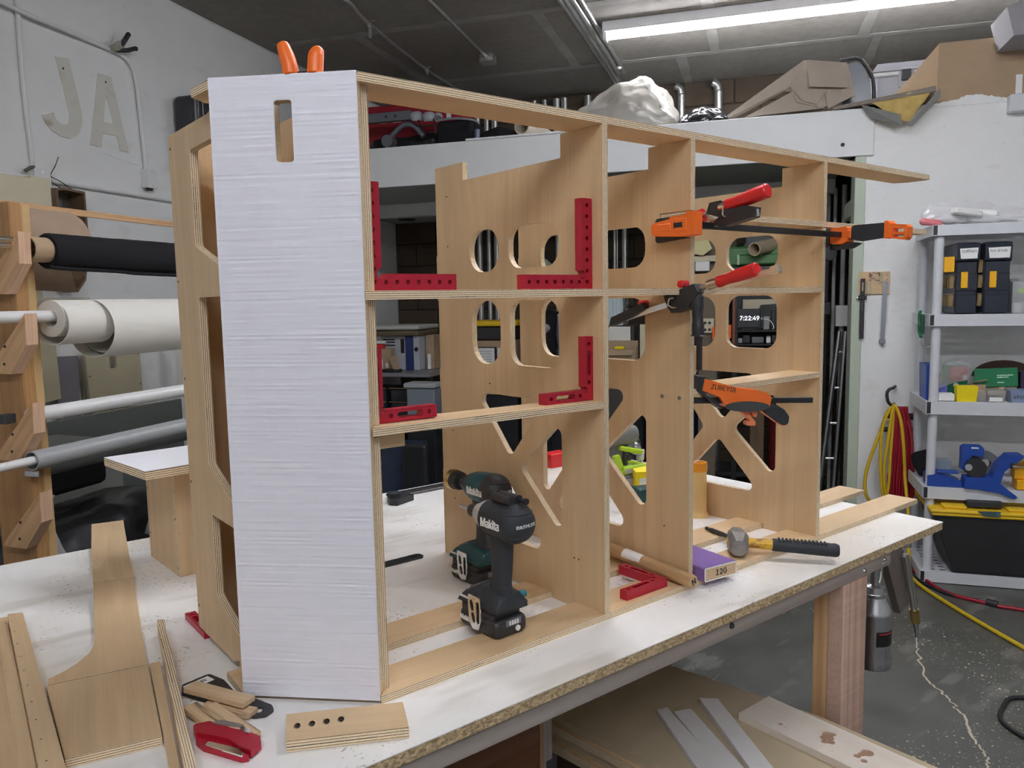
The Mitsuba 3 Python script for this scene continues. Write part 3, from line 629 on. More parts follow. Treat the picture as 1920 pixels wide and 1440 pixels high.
k = thing('steel_bar', 'flat black metal bar lying on the bench behind the white panel', 'bar')
put(k, prism(Polygon([(.06, .532), (.405, .532), (.412, .540), (.410, .556), (.404, .560), (.06, .560)]).difference(LineString([(.382, .545), (.39, .546)]).buffer(.003, 5)), .0003, .0045), BLKMET, BENCH)
k = thing('bar_clamp', 'black bar clamp lying along the back edge of the bench', 'clamp')
part(k, 'bar', bx(.62, 1.18, 1.068, 1.090, .008, .015, .001), BLKMET, BENCH)
part(k, 'foot', hull(np.array([[x, y, z] for x, y in [(.585, 1.005), (.60, .985), (.672, 1.012), (.672, 1.06), (.61, 1.062)] for z in (.0004, .018)])), BLACKP, BENCH)
part(k, 'pad', cyl((.615, 1.03, .018), (.615, 1.03, .030), .021, 18), RUBBER, BENCH, smooth=40)
part(k, 'handle', rbox((1.05, 1.03, .018), (.16, .03, .03), .008), BLACKP, BENCH, smooth=40)

# ------------------------------------------------------------------ clamps on the frame
k = thing('bar_clamp', 'long orange and black trigger clamp spanning the second and third dividers', 'clamp')
yb, zb = -.028, .7325
part(k, 'bar', bx(.695, 1.262, yb - .004, yb + .004, zb - .0055, zb + .0075, .0008), BLKMET, BENCH, label='black steel bar')
jaw = Polygon([(-.036, .7150), (-.036, .7590), (-.02, .7600), (-.018, .7540), (.020, .7520), (.022, .7485), (.062, .7430), (.068, .738), (.068, .724), (.062, .7180), (-.01, .7130)])
jk = part(k, 'fixed_jaw', prism(jaw, x2 - t - .038, x2 - t - .010, 'yz'), ORANGE, BENCH, label='orange fixed jaw')
for q in (bx(x2 - t - .0395, x2 - t - .036, -.022, .008, .722, .7470, .001), bx(x2 - t - .0392, x2 - t - .036, .018, .050, .7255, .7400, .001)):
    part(jk, 'rib', q, ORANGE, BENCH)
part(jk, 'window', bx(x2 - t - .0400, x2 - t - .0385, -.012, .010, .7300, .7400, .0004), BLACKP, BENCH)
part(k, 'jaw_pad', hull(np.array([[x, y, z] for x in (x2 - t - .0095, x2 - t - .0004) for y, z in [(.002, .712), (.002, .758), (.078, .755), (.082, .751), (.082, .712), (.078, .707)]])), BLACKP, BENCH)
part(k, 'body', cat(hull(np.array([[x, y, z] for x in (x3 + .012, x3 + .042) for y, z in [(.012, .716), (.012, .748), (-.040, .752), (-.046, .748), (-.046, .718), (-.03, .712)]])),
     bx(x3 + .0125, x3 + .0405, -.0535, -.046, .724, .744, .002)), ORANGE, BENCH, label='orange clamp body')
part(k, 'moving_pad', bx(x3 + .0004, x3 + .0118, -.005, .07, .706, .752, .003), BLACKP, BENCH)
part(k, 'grip', hull(np.array([[x, y, z] for x in (x3 + .014, x3 + .040) for y, z in [(-.054, .722), (-.054, .7500), (-.062, .7530), (-.128, .7530), (-.131, .749), (-.131, .7220), (-.07, .7170)]])), RUBBER, BENCH, label='black soft grip')
part(k, 'trigger', cat(hull(np.array([[x, y, z] for x in (x3 + .012, x3 + .042) for y, z in [(-.131, .718), (-.131, .756), (-.137, .757), (-.142, .752), (-.145, .720)]])),
     prism(Polygon([(-.142, .718), (-.142, .749), (-.178, .745), (-.182, .740), (-.181, .718), (-.176, .712)]).difference(sbox(-.174, .730, -.150, .7385)).difference(sbox(-.174, .719, -.150, .7255)), x3 + .014, x3 + .038, 'yz')), ORANGE, BENCH)
part(k, 'lower_grip', hull(np.array([[x, y, z] for x in (x3 + .018, x3 + .036) for y, z in [(.0, .700), (.0, .712), (-.06, .715), (-.07, .712), (-.05, .702)]])), BLACKP, BENCH)

def f_clamp(label, x, pf, ps, zrot, arm_dir, handle_len, black_grip):
    """Screw clamp with a red grip: bar from pf (fixed end) to ps (free end)."""
    k = thing('f_clamp', label, 'clamp')
    pf, ps = np.array(pf, float), np.array(ps, float); d = (ps - pf) / np.linalg.norm(ps - pf)
    return k, d
k, d = f_clamp('steel screw clamp with a red grip above the orange clamp, at the second divider', 0, (.747, .105, .7220), (.747, -.132, .7515), 0, 0, 0, 0)
pf, ps = np.array([.747, .108, .7215]), np.array([.747, -.130, .7505])
q = basis(ps - pf, (1, 0, 0), pf)
LN = np.linalg.norm(ps - pf)
part(k, 'bar', bx(0, LN, -.0035, .0035, -.007, .007, .001), CHROME, BENCH @ q, label='bright steel bar')
part(k, 'fixed_jaw', hull(np.array([[.735, .118, .70], [.757, .118, .70], [.735, .138, .70], [.757, .138, .70], [.735, .118, .775], [.757, .118, .775], [.735, .132, .775], [.757, .132, .775]])), BLACKP, BENCH)
part(k, 'sliding_arm', cat(hull(np.array([[x, y, z] for x in (.735, .759) for y, z in [(-.030, .7345), (-.062, .7300), (-.125, .742), (-.127, .760), (-.105, .765), (-.065, .760)]])),
     hull(np.array([[x, y, z] for x in (.737, .757) for y, z in [(-.018, .758), (-.026, .778), (-.052, .780), (-.075, .764), (-.06, .745)]]))), BLACKP, BENCH, label='black sliding arm')
s0, s1 = np.array([.747, .004, .7555]), np.array([.747, -.150, .7880])
part(k, 'spindle', tubes([s0, s0 + (s1 - s0) * .40], .0048, 12), STEEL, BENCH, smooth=40)
part(k, 'ferrule', tubes([s0 + (s1 - s0) * .33, s0 + (s1 - s0) * .41], [.0118, .0118], 16), CHROME, BENCH, smooth=40)
part(k, 'grip', tubes([s0 + (s1 - s0) * f for f in (.40, .42, .47, .52, .60, .72, .90, .985, 1.0)], [.0105, .0125, .0128, .0118, .0118, .0135, .0142, .0138, .0110], 18), REDP, BENCH, smooth=40, label='red grip')
part(k, 'pad', tubes([s0 + (s0 - s1) * .08, s0 + (s1 - s0) * .05], [.012, .0135], 18), REDP, BENCH, smooth=40, label='red pad')
part(k, 'rear_pad', rbox((.737, .1265, .7300), (.022, .016, .038), .005), REDP, BENCH, smooth=40)
part(k, 'staple', tubes(spline([(.733, -.062, .768), (.731, -.062, .752), (.732, -.068, .747)]), .0018, 6), CHROME, BENCH, smooth=True)

k = thing('f_clamp', 'steel screw clamp with a red grip slung through the middle window of the second divider', 'clamp')
pf, ps = np.array([.692, .192, .5455]), np.array([.692, -.212, .6435])
q = basis(ps - pf, (1, 0, 0), pf); LN = np.linalg.norm(ps - pf)
part(k, 'bar', bx(0, LN - .012, -.0032, .0032, -.0055, .0055, .001), CHROME, BENCH @ q, label='bright steel bar')
part(k, 'bar_end', bx(LN - .016, LN, -.0055, .0055, -.0075, .0075, .001), CHROME, BENCH @ q)
part(k, 'fixed_jaw', hull(*[np.array([[.684, y, z], [.70, y, z]]) for y, z in [(.195, .537), (.190, .556), (.10, .5865), (.094, .574), (.13, .556)]]), BLACKP, BENCH)
part(k, 'jaw_pad', rbox((.703, .1130, .577), (.026, .014, .030), .005), REDP, BENCH, smooth=40, label='red jaw pad')
part(k, 'sliding_arm', hull(*[np.array([[.680, y, z], [.706, y, z]]) for y, z in [(.030, .578), (.040, .600), (.006, .607), (-.034, .622), (-.046, .606), (-.018, .574), (.02, .566)]]), BLACKP, BENCH, label='black sliding arm')
part(k, 'staple', tubes([(.678, .012, .596), (.6765, .022, .594), (.6765, .026, .582), (.6765, .014, .577), (.678, .006, .578)], .0018, 6), CHROME, BENCH, smooth=True)
part(k, 'drop_grip', tubes(spline([(.693, -.032, .606), (.693, -.034, .575), (.693, -.035, .556), (.693, -.036, .532), (.693, -.036, .522)], 4), [.0125] * 5 + [.0105] * 5 + [.012] * 6 + [.0155], 14), BLACKP, BENCH, smooth=40)
part(k, 'drop_bar', bx(.689, .697, -.044, -.034, .455, .522, .001), BLKMET, BENCH)
s0, s1 = np.array([.692, -.024, .609]), np.array([.692, -.168, .6445])
part(k, 'spindle', tubes([s0, s0 + (s1 - s0) * .4], .0048, 12), STEEL, BENCH, smooth=40)
part(k, 'ferrule', tubes([s0 + (s1 - s0) * .26, s0 + (s1 - s0) * .42], .0105, 16), CHROME, BENCH, smooth=40)
part(k, 'grip', tubes([s0 + (s1 - s0) * f for f in (.40, .42, .47, .52, .60, .72, .90, .985, 1.0)], [.0095, .0115, .0118, .011, .011, .0125, .0132, .0128, .0100], 18), REDP, BENCH, smooth=40, label='red grip')
part(k, 'front_pad', rbox((.694, .002, .6225), (.022, .018, .014), .005), REDP, BENCH, smooth=40)

# big orange trigger clamp under the low right shelf; drawn in its own plane
k = thing('bar_clamp', 'orange trigger clamp with ZUBEYIR written on it under the low right shelf', 'clamp')
CU = np.array([.86, -.51, -.03]); CU /= np.linalg.norm(CU)
CM = basis(CU, (0, 0, 1), (.752, .010, .3865))
if CM[2, 1] < 0: CM = CM @ np.diag([1, -1, -1, 1.0])
wdir = CM[:3, 2]
if wdir @ np.array([-.5, -.8, 0]) < 0: SG = -1
else: SG = 1
S = 1 / 6.857 / 905
def zp(x, y): return ((x - 205) * S, -(y - 485) * S)
def Zp(pts, d0, d1, r=.003): return prism(Polygon([zp(*p) for p in pts]).buffer(-r).buffer(r), d0 * SG, d1 * SG)
part(k, 'bar', bx(zp(128, 0)[0], zp(1745, 0)[0], -.0060, .0060, -.004, .004, .0008), BLKMET, BENCH @ CM, label='black steel bar')
bd = part(k, 'body', Zp([(205, 345), (240, 195), (420, 245), (590, 290), (730, 325), (950, 345), (1080, 380), (1145, 440), (1120, 560), (1060, 600), (900, 610), (650, 600), (540, 560), (500, 500), (450, 430), (330, 385)], -.016, .016), ORANGE, BENCH @ CM, label='orange clamp body')
OV = [zp(815 + 292 * math.cos(q), 552 + 66 * math.sin(q)) for q in np.linspace(0, 2 * math.pi, 28, endpoint=False)]
part(k, 'badge', prism(Polygon(OV), .0155 * SG, .0195 * SG), mat('grey_badge', [.045, .048, .047], .55, .4), BENCH @ CM)
part(k, 'jaw_pad', Zp([(135, 345), (180, 170), (245, 170), (212, 345), (330, 440), (495, 565), (480, 585), (400, 530)], -.018, .018, .001), BLACKP, BENCH @ CM, label='black jaw pad')
part(k, 'jaw_cap', Zp([(250, 168), (375, 240), (250, 200)], -.017, .010, .0005), BLACKP, BENCH @ CM)
tg = part(k, 'trigger', Zp([(750, 600), (860, 600), (905, 690), (965, 760), (960, 810), (850, 805), (835, 760), (890, 740), (800, 660)], -.008, .008, .002), mat('faded_orange_plastic', [.72, .22, .09], .5, .4), BENCH @ CM)
part(k, 'release_lever', Zp([(890, 600), (960, 600), (985, 660), (975, 700), (930, 690)], -.007, .007, .002), 'm_faded_orange_plastic', BENCH @ CM)
part(k, 'grip', Zp([(1130, 530), (1190, 520), (1330, 600), (1400, 690), (1390, 780), (1340, 805), (1250, 760), (1040, 620)], -.013, .013, .006), RUBBER, BENCH @ CM, label='black rubber grip')
part(k, 'grip_spine', Zp([(1030, 620), (1060, 612), (1330, 790), (1345, 815), (1300, 800)], -.008, .008, .0008), 'm_faded_orange_plastic', BENCH @ CM)
TX = CM @ mat4((*zp(325, 322), .0158 * SG), np.diag([1.0, 1.0, 1.0])) @ rot('z', -9)
if SG < 0: TX = CM @ mat4((*zp(325, 322), -.0168))  @ rot('z', -9)
part(bd, 'handwriting', letters('ZUBEYIR', .0098, .0010, TX, False, .92), INK, BENCH, label='name in black marker')

k = thing('spring_clamp', 'orange handled spring clamp on the top of the white panel', 'clamp')
PB = PAN
def PW(u, v, w): return (PAN @ np.array([u, v, w * INW, 1.0]))[:3]
for u0, ln, du in ((.0985, .048, .010), (.0615, .040, -.002)):
    pts = [PW(u0 - du * .2, H - .001, .010), PW(u0, H + .012, .012), PW(u0 + du * .4, H + .026, .014), PW(u0 + du, H + ln - .006, .017), PW(u0 + du * 1.25, H + ln, .0185)]
    p = spline(pts, 4); n = len(p)
    part(k, 'handle', tubes(p, np.interp(np.linspace(0, 1, n), [0, .5, .85, 1], [.0115, .0110, .0085, .0045]), 14), ORANGE, BENCH, smooth=True)
part(k, 'spring', cyl(PW(.066, H + .0005, .012), PW(.096, H + .0005, .012), .0050, 12), STEEL, BENCH, smooth=40)
part(k, 'jaw', hull(*[np.array([PW(u, v, w)]) for u in (.070, .092) for v, w in ((H + .006, .009), (H + .006, .020), (H - .0000, .022), (H - .0000, .005))]), BLACKP, BENCH)
# ------------------------------------------------------------------ left part of the bench
k = thing('plywood_template', 'long curved plywood template with two routed grooves lying on the left of the bench', 'template')
ztp = .0006
def strip(poly, z0, z1): return W(prism(poly, z0, z1), (.17, 1, 0), (0, 0, 1), z1 - z0)
part(k, 'tail_strip', strip([(-.1433, 1.345), (-.0674, 1.330), (-.1576, .8165), (-.2326, .8345), (-.19, 1.09)], ztp, .0125), PLY, BENCH)
part(k, 'curved_plate', strip([(-.1580, .8135), (-.2420, .345), (-.3800, .3725), (-.3770, .3939), (-.355, .4060), (-.3300, .4270), (-.3073, .4560), (-.2950, .4850), (-.2870, .5250), (-.2326, .8310)], ztp, .0127), PLY, BENCH)
part(k, 'end_plate', strip([(-.2430, .3370), (-.2823, .0966), (-.3954, .1215), (-.3835, .3640)], ztp, .0142), PLY, BENCH)
k = thing('plywood_fence', 'long straight edge jig of two glued boards at the far left of the bench', 'jig')
part(k, 'base', W(prism([(-.3990, .7380), (-.3740, .7320), (-.4050, -.1000), (-.62, -.08), (-.60, .775)], .0006, .0127), (.04, 1, 0), (0, 0, 1), .0127), PLY, BENCH)
part(k, 'fence', W(prism([(-.4000, .7000), (-.3765, .6920), (-.4080, -.0980), (-.4360, -.0960)], .0129, .0300), (.04, 1, 0), (0, 0, 1), .0180), PLY, BENCH)
part(k, 'stop_strip', W(prism([(-.4190, .7000), (-.4020, .6980), (-.4380, -.0960), (-.4560, -.0950)], .0129, .0190), (.04, 1, 0), (0, 0, 1), .0090), PLY, BENCH)
for i in range(12):
    y = .66 - i * .062; x = -.4025 + (y - .7) * .0360
    part(k + '__fence', 'pin', cyl((x + .006, y, .0295), (x + .006, y, .0302), .0013, 8), DARK, BENCH)
k = thing('plywood_strip', 'narrow plywood strip standing on edge left of the white panel', 'strip')
sp = np.array([[-.1905, .4850], [-.1795, .4790], [-.2760, -.0400], [-.2885, -.0350]])
put(k, W(prism(Polygon(sp), .0006, .0300), (.163, 1, 0), (1, -.163, 0), .0127), PLY, BENCH)
k = thing('plywood_strip', 'flat plywood strip lying against the standing strip', 'strip')
put(k, W(prism(Polygon([(-.2385, .3440), (-.2225, .3440), (-.2945, -.0500), (-.3045, -.0450)]), .0006, .0127), (.18, 1, 0), (0, 0, 1), .0127), PLY, BENCH)
k = thing('pocket_hole_block', 'plywood offcut with four pocket holes at the front edge of the bench', 'block')
pb = np.array([[-.1300, .0370], [.0150, -.0415], [-.0135, -.1060], [-.1580, -.0300]])
bm = mf(prism(Polygon(pb), .0006, .0165))
ax = (pb[1] - pb[0]) / np.linalg.norm(pb[1] - pb[0]); ay = np.array([-ax[1], ax[0]])
hc4 = [np.array([-.1275, .0035]) + np.array([.0182, -.0078]) * i for i in range(4)]
for c in hc4:
    p0 = np.array([*(c - ay * .016), .0230]); p1 = np.array([*(c + ay * .0085), .0050])
    bm = bm - mf(cyl(p0, p1, .0046, 14))
    q1 = np.array([*(c + ay * .014), .0008])
    bm = bm - mf(cyl(p1 - (q1 - p1) * .2, q1, .0022, 10))
put(k, W(tm(bm), (*ax, 0), (0, 0, 1), .0165), PLY, BENCH)
for c in hc4:
    part(k, 'pilot_hole', cyl((*(c + ay * .0035), .0105), (*(c + ay * .0098), .0062), .0026, 10), DARK, BENCH)
k = thing('plastic_scraper', 'black plastic spreader with a barcode label and a hanging hole by the white panel', 'scraper')
sc = Polygon([(-.2130, .2540), (-.1680, .2650), (-.1560, .2280), (-.1560, .1820), (-.1380, .1330), (-.1270, .1010), (-.1300, .0840), (-.1460, .0760), (-.1620, .0840), (-.1760, .1300), (-.1950, .1700), (-.2220, .2240)]).buffer(-.006).buffer(.006, 4)
put(k, prism(sc.difference(LineString([(-.1490, .0960), (-.1460, .1010)]).buffer(.0050, 6)), .0004, .0032), BLACKP, BENCH)
LMt = mat4((-.2095, .2270, .0033), np.eye(3)) @ rot('z', 14)
part(k, 'label', bx(0, .043, 0, .020, 0, .0003), WHITEP, BENCH @ LMt, label='white barcode label')
for i, (a, w) in enumerate([(2, 1.2), (4.4, .6), (6, 1.6), (8.6, .6), (10, 1.0), (12.4, 1.7), (15, .7), (17, 1.3), (19.5, .6), (21.4, 1.5), (24, .7), (26, 1.2), (28.5, .7)]):
    part(k, 'bar_mark', bx(.005 + a * .001, .005 + (a + w) * .001, .006, .015, .0003, .0005), INK, BENCH @ LMt)
STK = [((-.214, .205, .0160), (-.160, .103, .0140), .026, 'topmost oak offcut with dark grain, lying across the black spreader'),
       ((-.2280, .158, .0080), (-.2130, .0720, .0060), .022, 'shortest oak offcut, pointing at the red knife'),
       ((-.2080, .1370, .0100), (-.1845, .0200, .0060), .024, 'longest oak offcut, between the red knife and the white panel'),
       ((-.2040, .1600, .0030), (-.1600, .0880, .0030), .022, 'oak offcut half hidden under the topmost one'),
       ((-.2270, .1150, .0010), (-.2070, .0560, .0010), .022, 'oak offcut at the bottom of the small pile')]
for p, q, w, lab in STK:
    k = thing('oak_offcut', lab, 'offcut', None)
    p, q = np.array(p), np.array(q); d = q - p; ln = np.linalg.norm(d)
    put(k, W(bx(0, ln, -w / 2, w / 2, 0, .0075, .0003), (1, 0, 0), (0, 0, 1), .0075), OAK, BENCH @ basis(d, np.cross((0, 0, 1), d), p))
k = thing('folding_knife', 'red folding utility knife lying open at the bottom left of the bench', 'knife')
def K(pts): return Polygon(pts).buffer(-.0012).buffer(.0012, 3)
kn = K([(-.2430, .0900), (-.2385, .0980), (-.2200, .0930), (-.2100, .0700), (-.2000, .0500), (-.1880, .0320), (-.1790, .0080), (-.1830, -.0060), (-.2010, -.0170), (-.2090, .0010), (-.2150, .0320), (-.2300, .0540), (-.2440, .0740)])
part(k, 'handle', tm(mf(prism(kn, .0040, .0150))), RED, BENCH, label='red handle')
part(k, 'handle_back', prism(K([(-.2440, .0740), (-.2300, .0540), (-.2150, .0320), (-.2110, .0000), (-.2030, -.0190), (-.2130, -.0150), (-.2440, .0450), (-.2470, .0660)]), .0008, .0100), RED, BENCH)
part(k, 'blade_holder', prism(K([(-.2200, .0840), (-.2070, .0830), (-.1870, .0500), (-.1890, .0420), (-.2110, .0690)]), .0100, .0165), mat('satin_grey_metal', [.42, .42, .43], .35, .5, .8), BENCH, label='grey blade holder')
part(k, 'lever', prism(K([(-.1945, .0440), (-.1890, .0450), (-.1850, .0290), (-.1880, .0200), (-.1930, .0270)]), .0150, .0175), CHROME, BENCH)
part(k, 'belt_clip', prism(K([(-.2420, .0420), (-.2360, .0480), (-.2110, .0060), (-.2080, -.0140), (-.2130, -.0160)]), .0090, .0112), CHROME, BENCH, label='bright belt clip')
# small plywood stand with a white slab on it
k = thing('plywood_stand', 'small plywood box with an overhanging white slab top standing on the back of the bench', 'stand')
BK = BENCH @ mat4((-.0701, .7786, .0004), np.eye(3)) @ rot('z', 3.0)
part(k, 'side_panel', W(bx(0, .0127, .0130, .205, 0, .2465, .0003), (0, 0, 1), (1, 0, 0), .0127), PLY, BK)
part(k, 'front_panel', W(bx(0, .22, .0003, .0128, 0, .2465, .0003), (0, 0, 1), (0, 1, 0), .0127), PLY, BK)
part(k, 'back_panel', W(bx(.0131, .22, .19, .2027, 0, .2465, .0003), (0, 0, 1), (0, 1, 0), .0127), PLY, BK)
for y, z in ((.0095, .235), (.0095, .13), (.0095, .018), (.196, .17), (.196, .06)):
    part(k + '__side_panel', 'screw', cyl((-.0006, y, z), (.001, y, z), .0022, 8), DARK, BK)
slb = part(k, 'slab', W(prism([(-.1790, .9160), (-.1470, .6900), (.20, .735), (.20, .955)], .2470, .2645), (1, .05, 0), (0, 0, 1), .0178), PLY, BENCH, label='plywood slab edge')
part(slb, 'laminate', prism([(-.1790, .9160), (-.1470, .6900), (.20, .735), (.20, .955)], .2646, .2657), SMOOTHLAM, BENCH, label='smooth white top')
# ------------------------------------------------------------------ left side: rack with rolls, things on and against the left wall
PVC = mat('white_pvc', [.70, .70, .69], .3, .5)
GPIPE = mat('grey_pvc', [.33, .34, .345], .35, .5)
PAPER = mat('white_paper', [.72, .70, .64], .6, .25)
KRAFT = mat('kraft_paper', mikit.proc(lambda p, n, uv: mix((.33, .235, .165), (.39, .285, .205), fbm(p.x * 14.0, p.y * 14.0, p.z * 14.0, 3))), .75, .2)
BLKFAB = mat('black_fabric', [.012, .012, .014], .9, .15)
BLKPLY = mat('black_sheet_plastic', [.02, .021, .024], .32, .5)
CREAMB = mat('cream_board', [.60, .54, .40], .6, .3)
AGED = mat('aged_plywood', mikit.proc(lambda p, n, uv: mix((.42, .37, .24), (.50, .45, .31), fbm(p.x * 5.0, p.y * 5.0, p.z * 8.0, 3))), .6, .3)
DARKW = mat('dark_stained_wood', mikit.proc(lambda p, n, uv: mix((.10, .06, .03), (.19, .12, .07), fbm(p.x * 20.0, p.y * 20.0, p.z * 6.0, 3))), .55, .35)

def wall_letter(name, label, pts, hole=None):
    P = Polygon(pts)
    if hole: P = P.difference(Polygon(hole))
    k = thing('wall_letter', label, 'letter')
    m = prism(P, -.006, 0, 'xz')               # polygon in (a, z)
    put(k, m, mat('aged_board', mikit.proc(lambda p, n, uv: mix(mix((.60, .585, .52), (.67, .655, .59), fbm(p.x * 5.0, p.y * 5.0, p.z * 5.0, 3)), (.42, .36, .27), smoothstep(.58, .75, fbm(p.x * 8.0 + 3.0, p.y * 8.0, p.z * 8.0, 3)))), .6, .3), ROOM @ tr(0, BL, 0))
    return k
k = wall_letter('J', 'large pale cut-out letter J on the left wall', [(2.089, 2.700), (2.166, 2.712), (2.196, 2.585), (2.223, 2.458), (2.222, 2.415), (2.205, 2.375), (2.175, 2.342), (2.135, 2.326), (2.085, 2.327), (2.040, 2.343), (2.005, 2.372), (1.986, 2.405), (2.052, 2.432), (2.062, 2.405), (2.082, 2.390), (2.110, 2.386), (2.134, 2.395), (2.146, 2.415), (2.147, 2.445), (2.125, 2.555)])
part(k, 'screw', cyl((2.128, BL - .0075, 2.655), (2.128, BL - .005, 2.655), .005, 10), DARK, ROOM)
k = wall_letter('A', 'large pale cut-out letter A on the left wall', [(2.347, 2.690), (2.429, 2.693), (2.519, 2.323), (2.459, 2.323), (2.441, 2.392), (2.348, 2.394), (2.331, 2.318), (2.262, 2.318)], [(2.386, 2.600), (2.426, 2.452), (2.359, 2.450)])
part(k, 'screw', cyl((2.389, BL - .0075, 2.655), (2.389, BL - .005, 2.655), .005, 10), DARK, ROOM)

def conduit(label, pts, r=.0105, m=None, extra=()):
    k = thing('conduit', label, 'conduit'); p = spline(pts, 6)
    put(k, tubes(p, r, 10), m or PAINT, ROOM, smooth=True)
    return k
wb = BL - .016
conduit('white conduit sloping along the left wall and bending down to a small box', [(.9, wb - .018, 2.93), (1.80, wb - .018, 2.845), (2.08, wb - .018, 2.832), (2.40, wb, 2.828), (2.52, wb, 2.815), (2.575, wb, 2.770), (2.594, wb, 2.70), (2.604, wb, 2.58), (2.622, wb, 2.245)])
conduit('white vertical conduit left of the pale letter J', [(1.902, BL - .0112, HC - .01), (1.893, BL - .0112, 2.80), (1.892, BL - .0112, 2.5), (1.9075, BL - .0112, 2.16)])
conduit('white horizontal conduit along the left wall below the pale letters', [(.8, wb, 2.098), (1.72, wb, 2.101), (2.4, wb, 2.102), (5.0, wb, 2.106)])
def jbox(label, a, z, w, h, d=.045):
    k = thing('junction_box', label, 'junction box')
    part(k, 'body', bx(a - w / 2, a + w / 2, BL - d, BL - .0005, z - h / 2, z + h / 2, .004), PAINT, ROOM)
    part(k, 'cover', bx(a - w / 2 - .002, a + w / 2 + .002, BL - d - .003, BL - d, z - h / 2 - .002, z + h / 2 + .002, .001), PAINT, ROOM)
    for s in (-1, 1): part(k, 'screw', cyl((a, BL - d - .0045, z + s * h * .38), (a, BL - d - .003, z + s * h * .38), .004, 8), STEEL, ROOM)
    return k
k = jbox('small white junction box at the lower end of the bent conduit', 2.632, 2.198, .072, .098)
part(k, 'connector', cyl((2.622, wb, 2.245), (2.621, wb, 2.262), .015, 12), PAINT, ROOM, smooth=40)
part(k, 'knockout', cyl((2.632, BL - .022, 2.137), (2.632, BL - .022, 2.150), .019, 14), DARK, ROOM, smooth=40)
k = jbox('white junction box where two conduits meet behind the cream box', 1.925, 2.095, .085, .105)
part(k, 'strap', tubes(spline([(1.845, BL - .03, 2.125), (1.87, BL - .045, 2.145), (1.90, BL - .03, 2.148), (1.91, BL - .02, 2.13)]), .008, 8), mat('dull_iron', [.14, .13, .11], .5, .5, .6), ROOM, smooth=True)
k = thing('spring_clamp', 'black and metal spring clamp gripping the sloping conduit on the left wall', 'clamp')
part(k, 'handle', tubes(spline([(2.44, BL - .05, 2.832), (2.475, BL - .055, 2.870), (2.505, BL - .06, 2.915), (2.515, BL - .06, 2.925)]), .0125, 10), BLACKP, ROOM, smooth=True)
part(k, 'handle', tubes(spline([(2.44, BL - .05, 2.825), (2.495, BL - .058, 2.838), (2.548, BL - .062, 2.862), (2.560, BL - .062, 2.862)]), .0115, 10), BLACKP, ROOM, smooth=True)
part(k, 'jaw', hull(np.array([[a, b, z] for b in (BL - .062, BL - .038) for a, z in [(2.405, 2.838), (2.418, 2.812), (2.475, 2.838), (2.480, 2.850), (2.448, 2.872)]])), mat('nickel_plate', [.38, .36, .28], .4, .5, .8), ROOM)
part(k, 'spring', cyl((2.446, BL - .066, 2.842), (2.446, BL - .034, 2.842), .011, 12), STEEL, ROOM, smooth=40)
single('scuff_strip', 'thin pale strip stuck to the left wall under the letter A', 'strip', prism(Polygon([(2.345, 2.287), (2.592, 2.263), (2.592, 2.268), (2.345, 2.292)]), -.003, 0, 'xz'), PAINT, ROOM @ tr(0, BL, 0))

# ceiling conduits
conduit('thin grey conduit running along the ceiling to the left of the other one', [(2.6, 1.90, HC - .02), (3.16, 1.735, HC - .02), (3.57, 1.785, HC - .02), (4.65, 1.84, HC - .02), (5.78, 1.80, HC - .02)], .011, CONDUIT)
for a, b in ((3.60, 1.79), (4.62, 1.84)):
    single('conduit_strap', f'small conduit strap on the ceiling, the {"nearer" if a < 4 else "farther"} of two on the left conduit', 'strap', cat(bx(a - .012, a + .012, b - .035, b + .035, HC - .006, HC - .0005, .001), hull(np.array([[a + s, b + q, z] for s in (-.012, .012) for q, z in [(-.015, HC - .006), (.015, HC - .006), (.012, HC - .035), (-.012, HC - .035)]])),
           bx(a + .0, a + .02, b - .008, b + .008, HC - (.10 if a < 4 else .055), HC - .03, .002)), CONDUIT, ROOM)
conduit('thin grey conduit on the ceiling ending in a square box', [(2.4, 1.255, HC - .02), (3.3, 1.285, HC - .02), (4.49, 1.322, HC - .02)], .011, CONDUIT)
k = thing('junction_box', 'square grey junction box on the ceiling at the end of the second conduit', 'junction box')
part(k, 'body', bx(4.46, 4.56, 1.272, 1.372, HC - .055, HC - .0005, .004), CONDUIT, ROOM); part(k, 'cover', bx(4.457, 4.563, 1.269, 1.375, HC - .058, HC - .055, .001), CONDUIT, ROOM)
for i, (b, r, nm) in enumerate([(.568, .016, 'leftmost'), (.532, .021, 'second from the left'), (.492, .021, 'third from the left'), (.448, .016, 'rightmost')]):
    conduit(f'metal conduit in the bundle of four on the ceiling, {nm}', [(2.6, b + .02, HC - .024), (4.2, b + .004 * i, HC - .024), (5.5 if i < 2 else 5.2, b + .002 * i, HC - .024)], r, CONDUIT)
single('conduit_clip', 'round metal clip on the ceiling conduit bundle', 'clip', lathe([(0, 0), (.028, 0), (.03, .008), (.024, .020), (0, .024)], 16), CONDUIT, ROOM @ tr(4.98, .46, HC - .048) @ rot('x', 180), smooth=40)

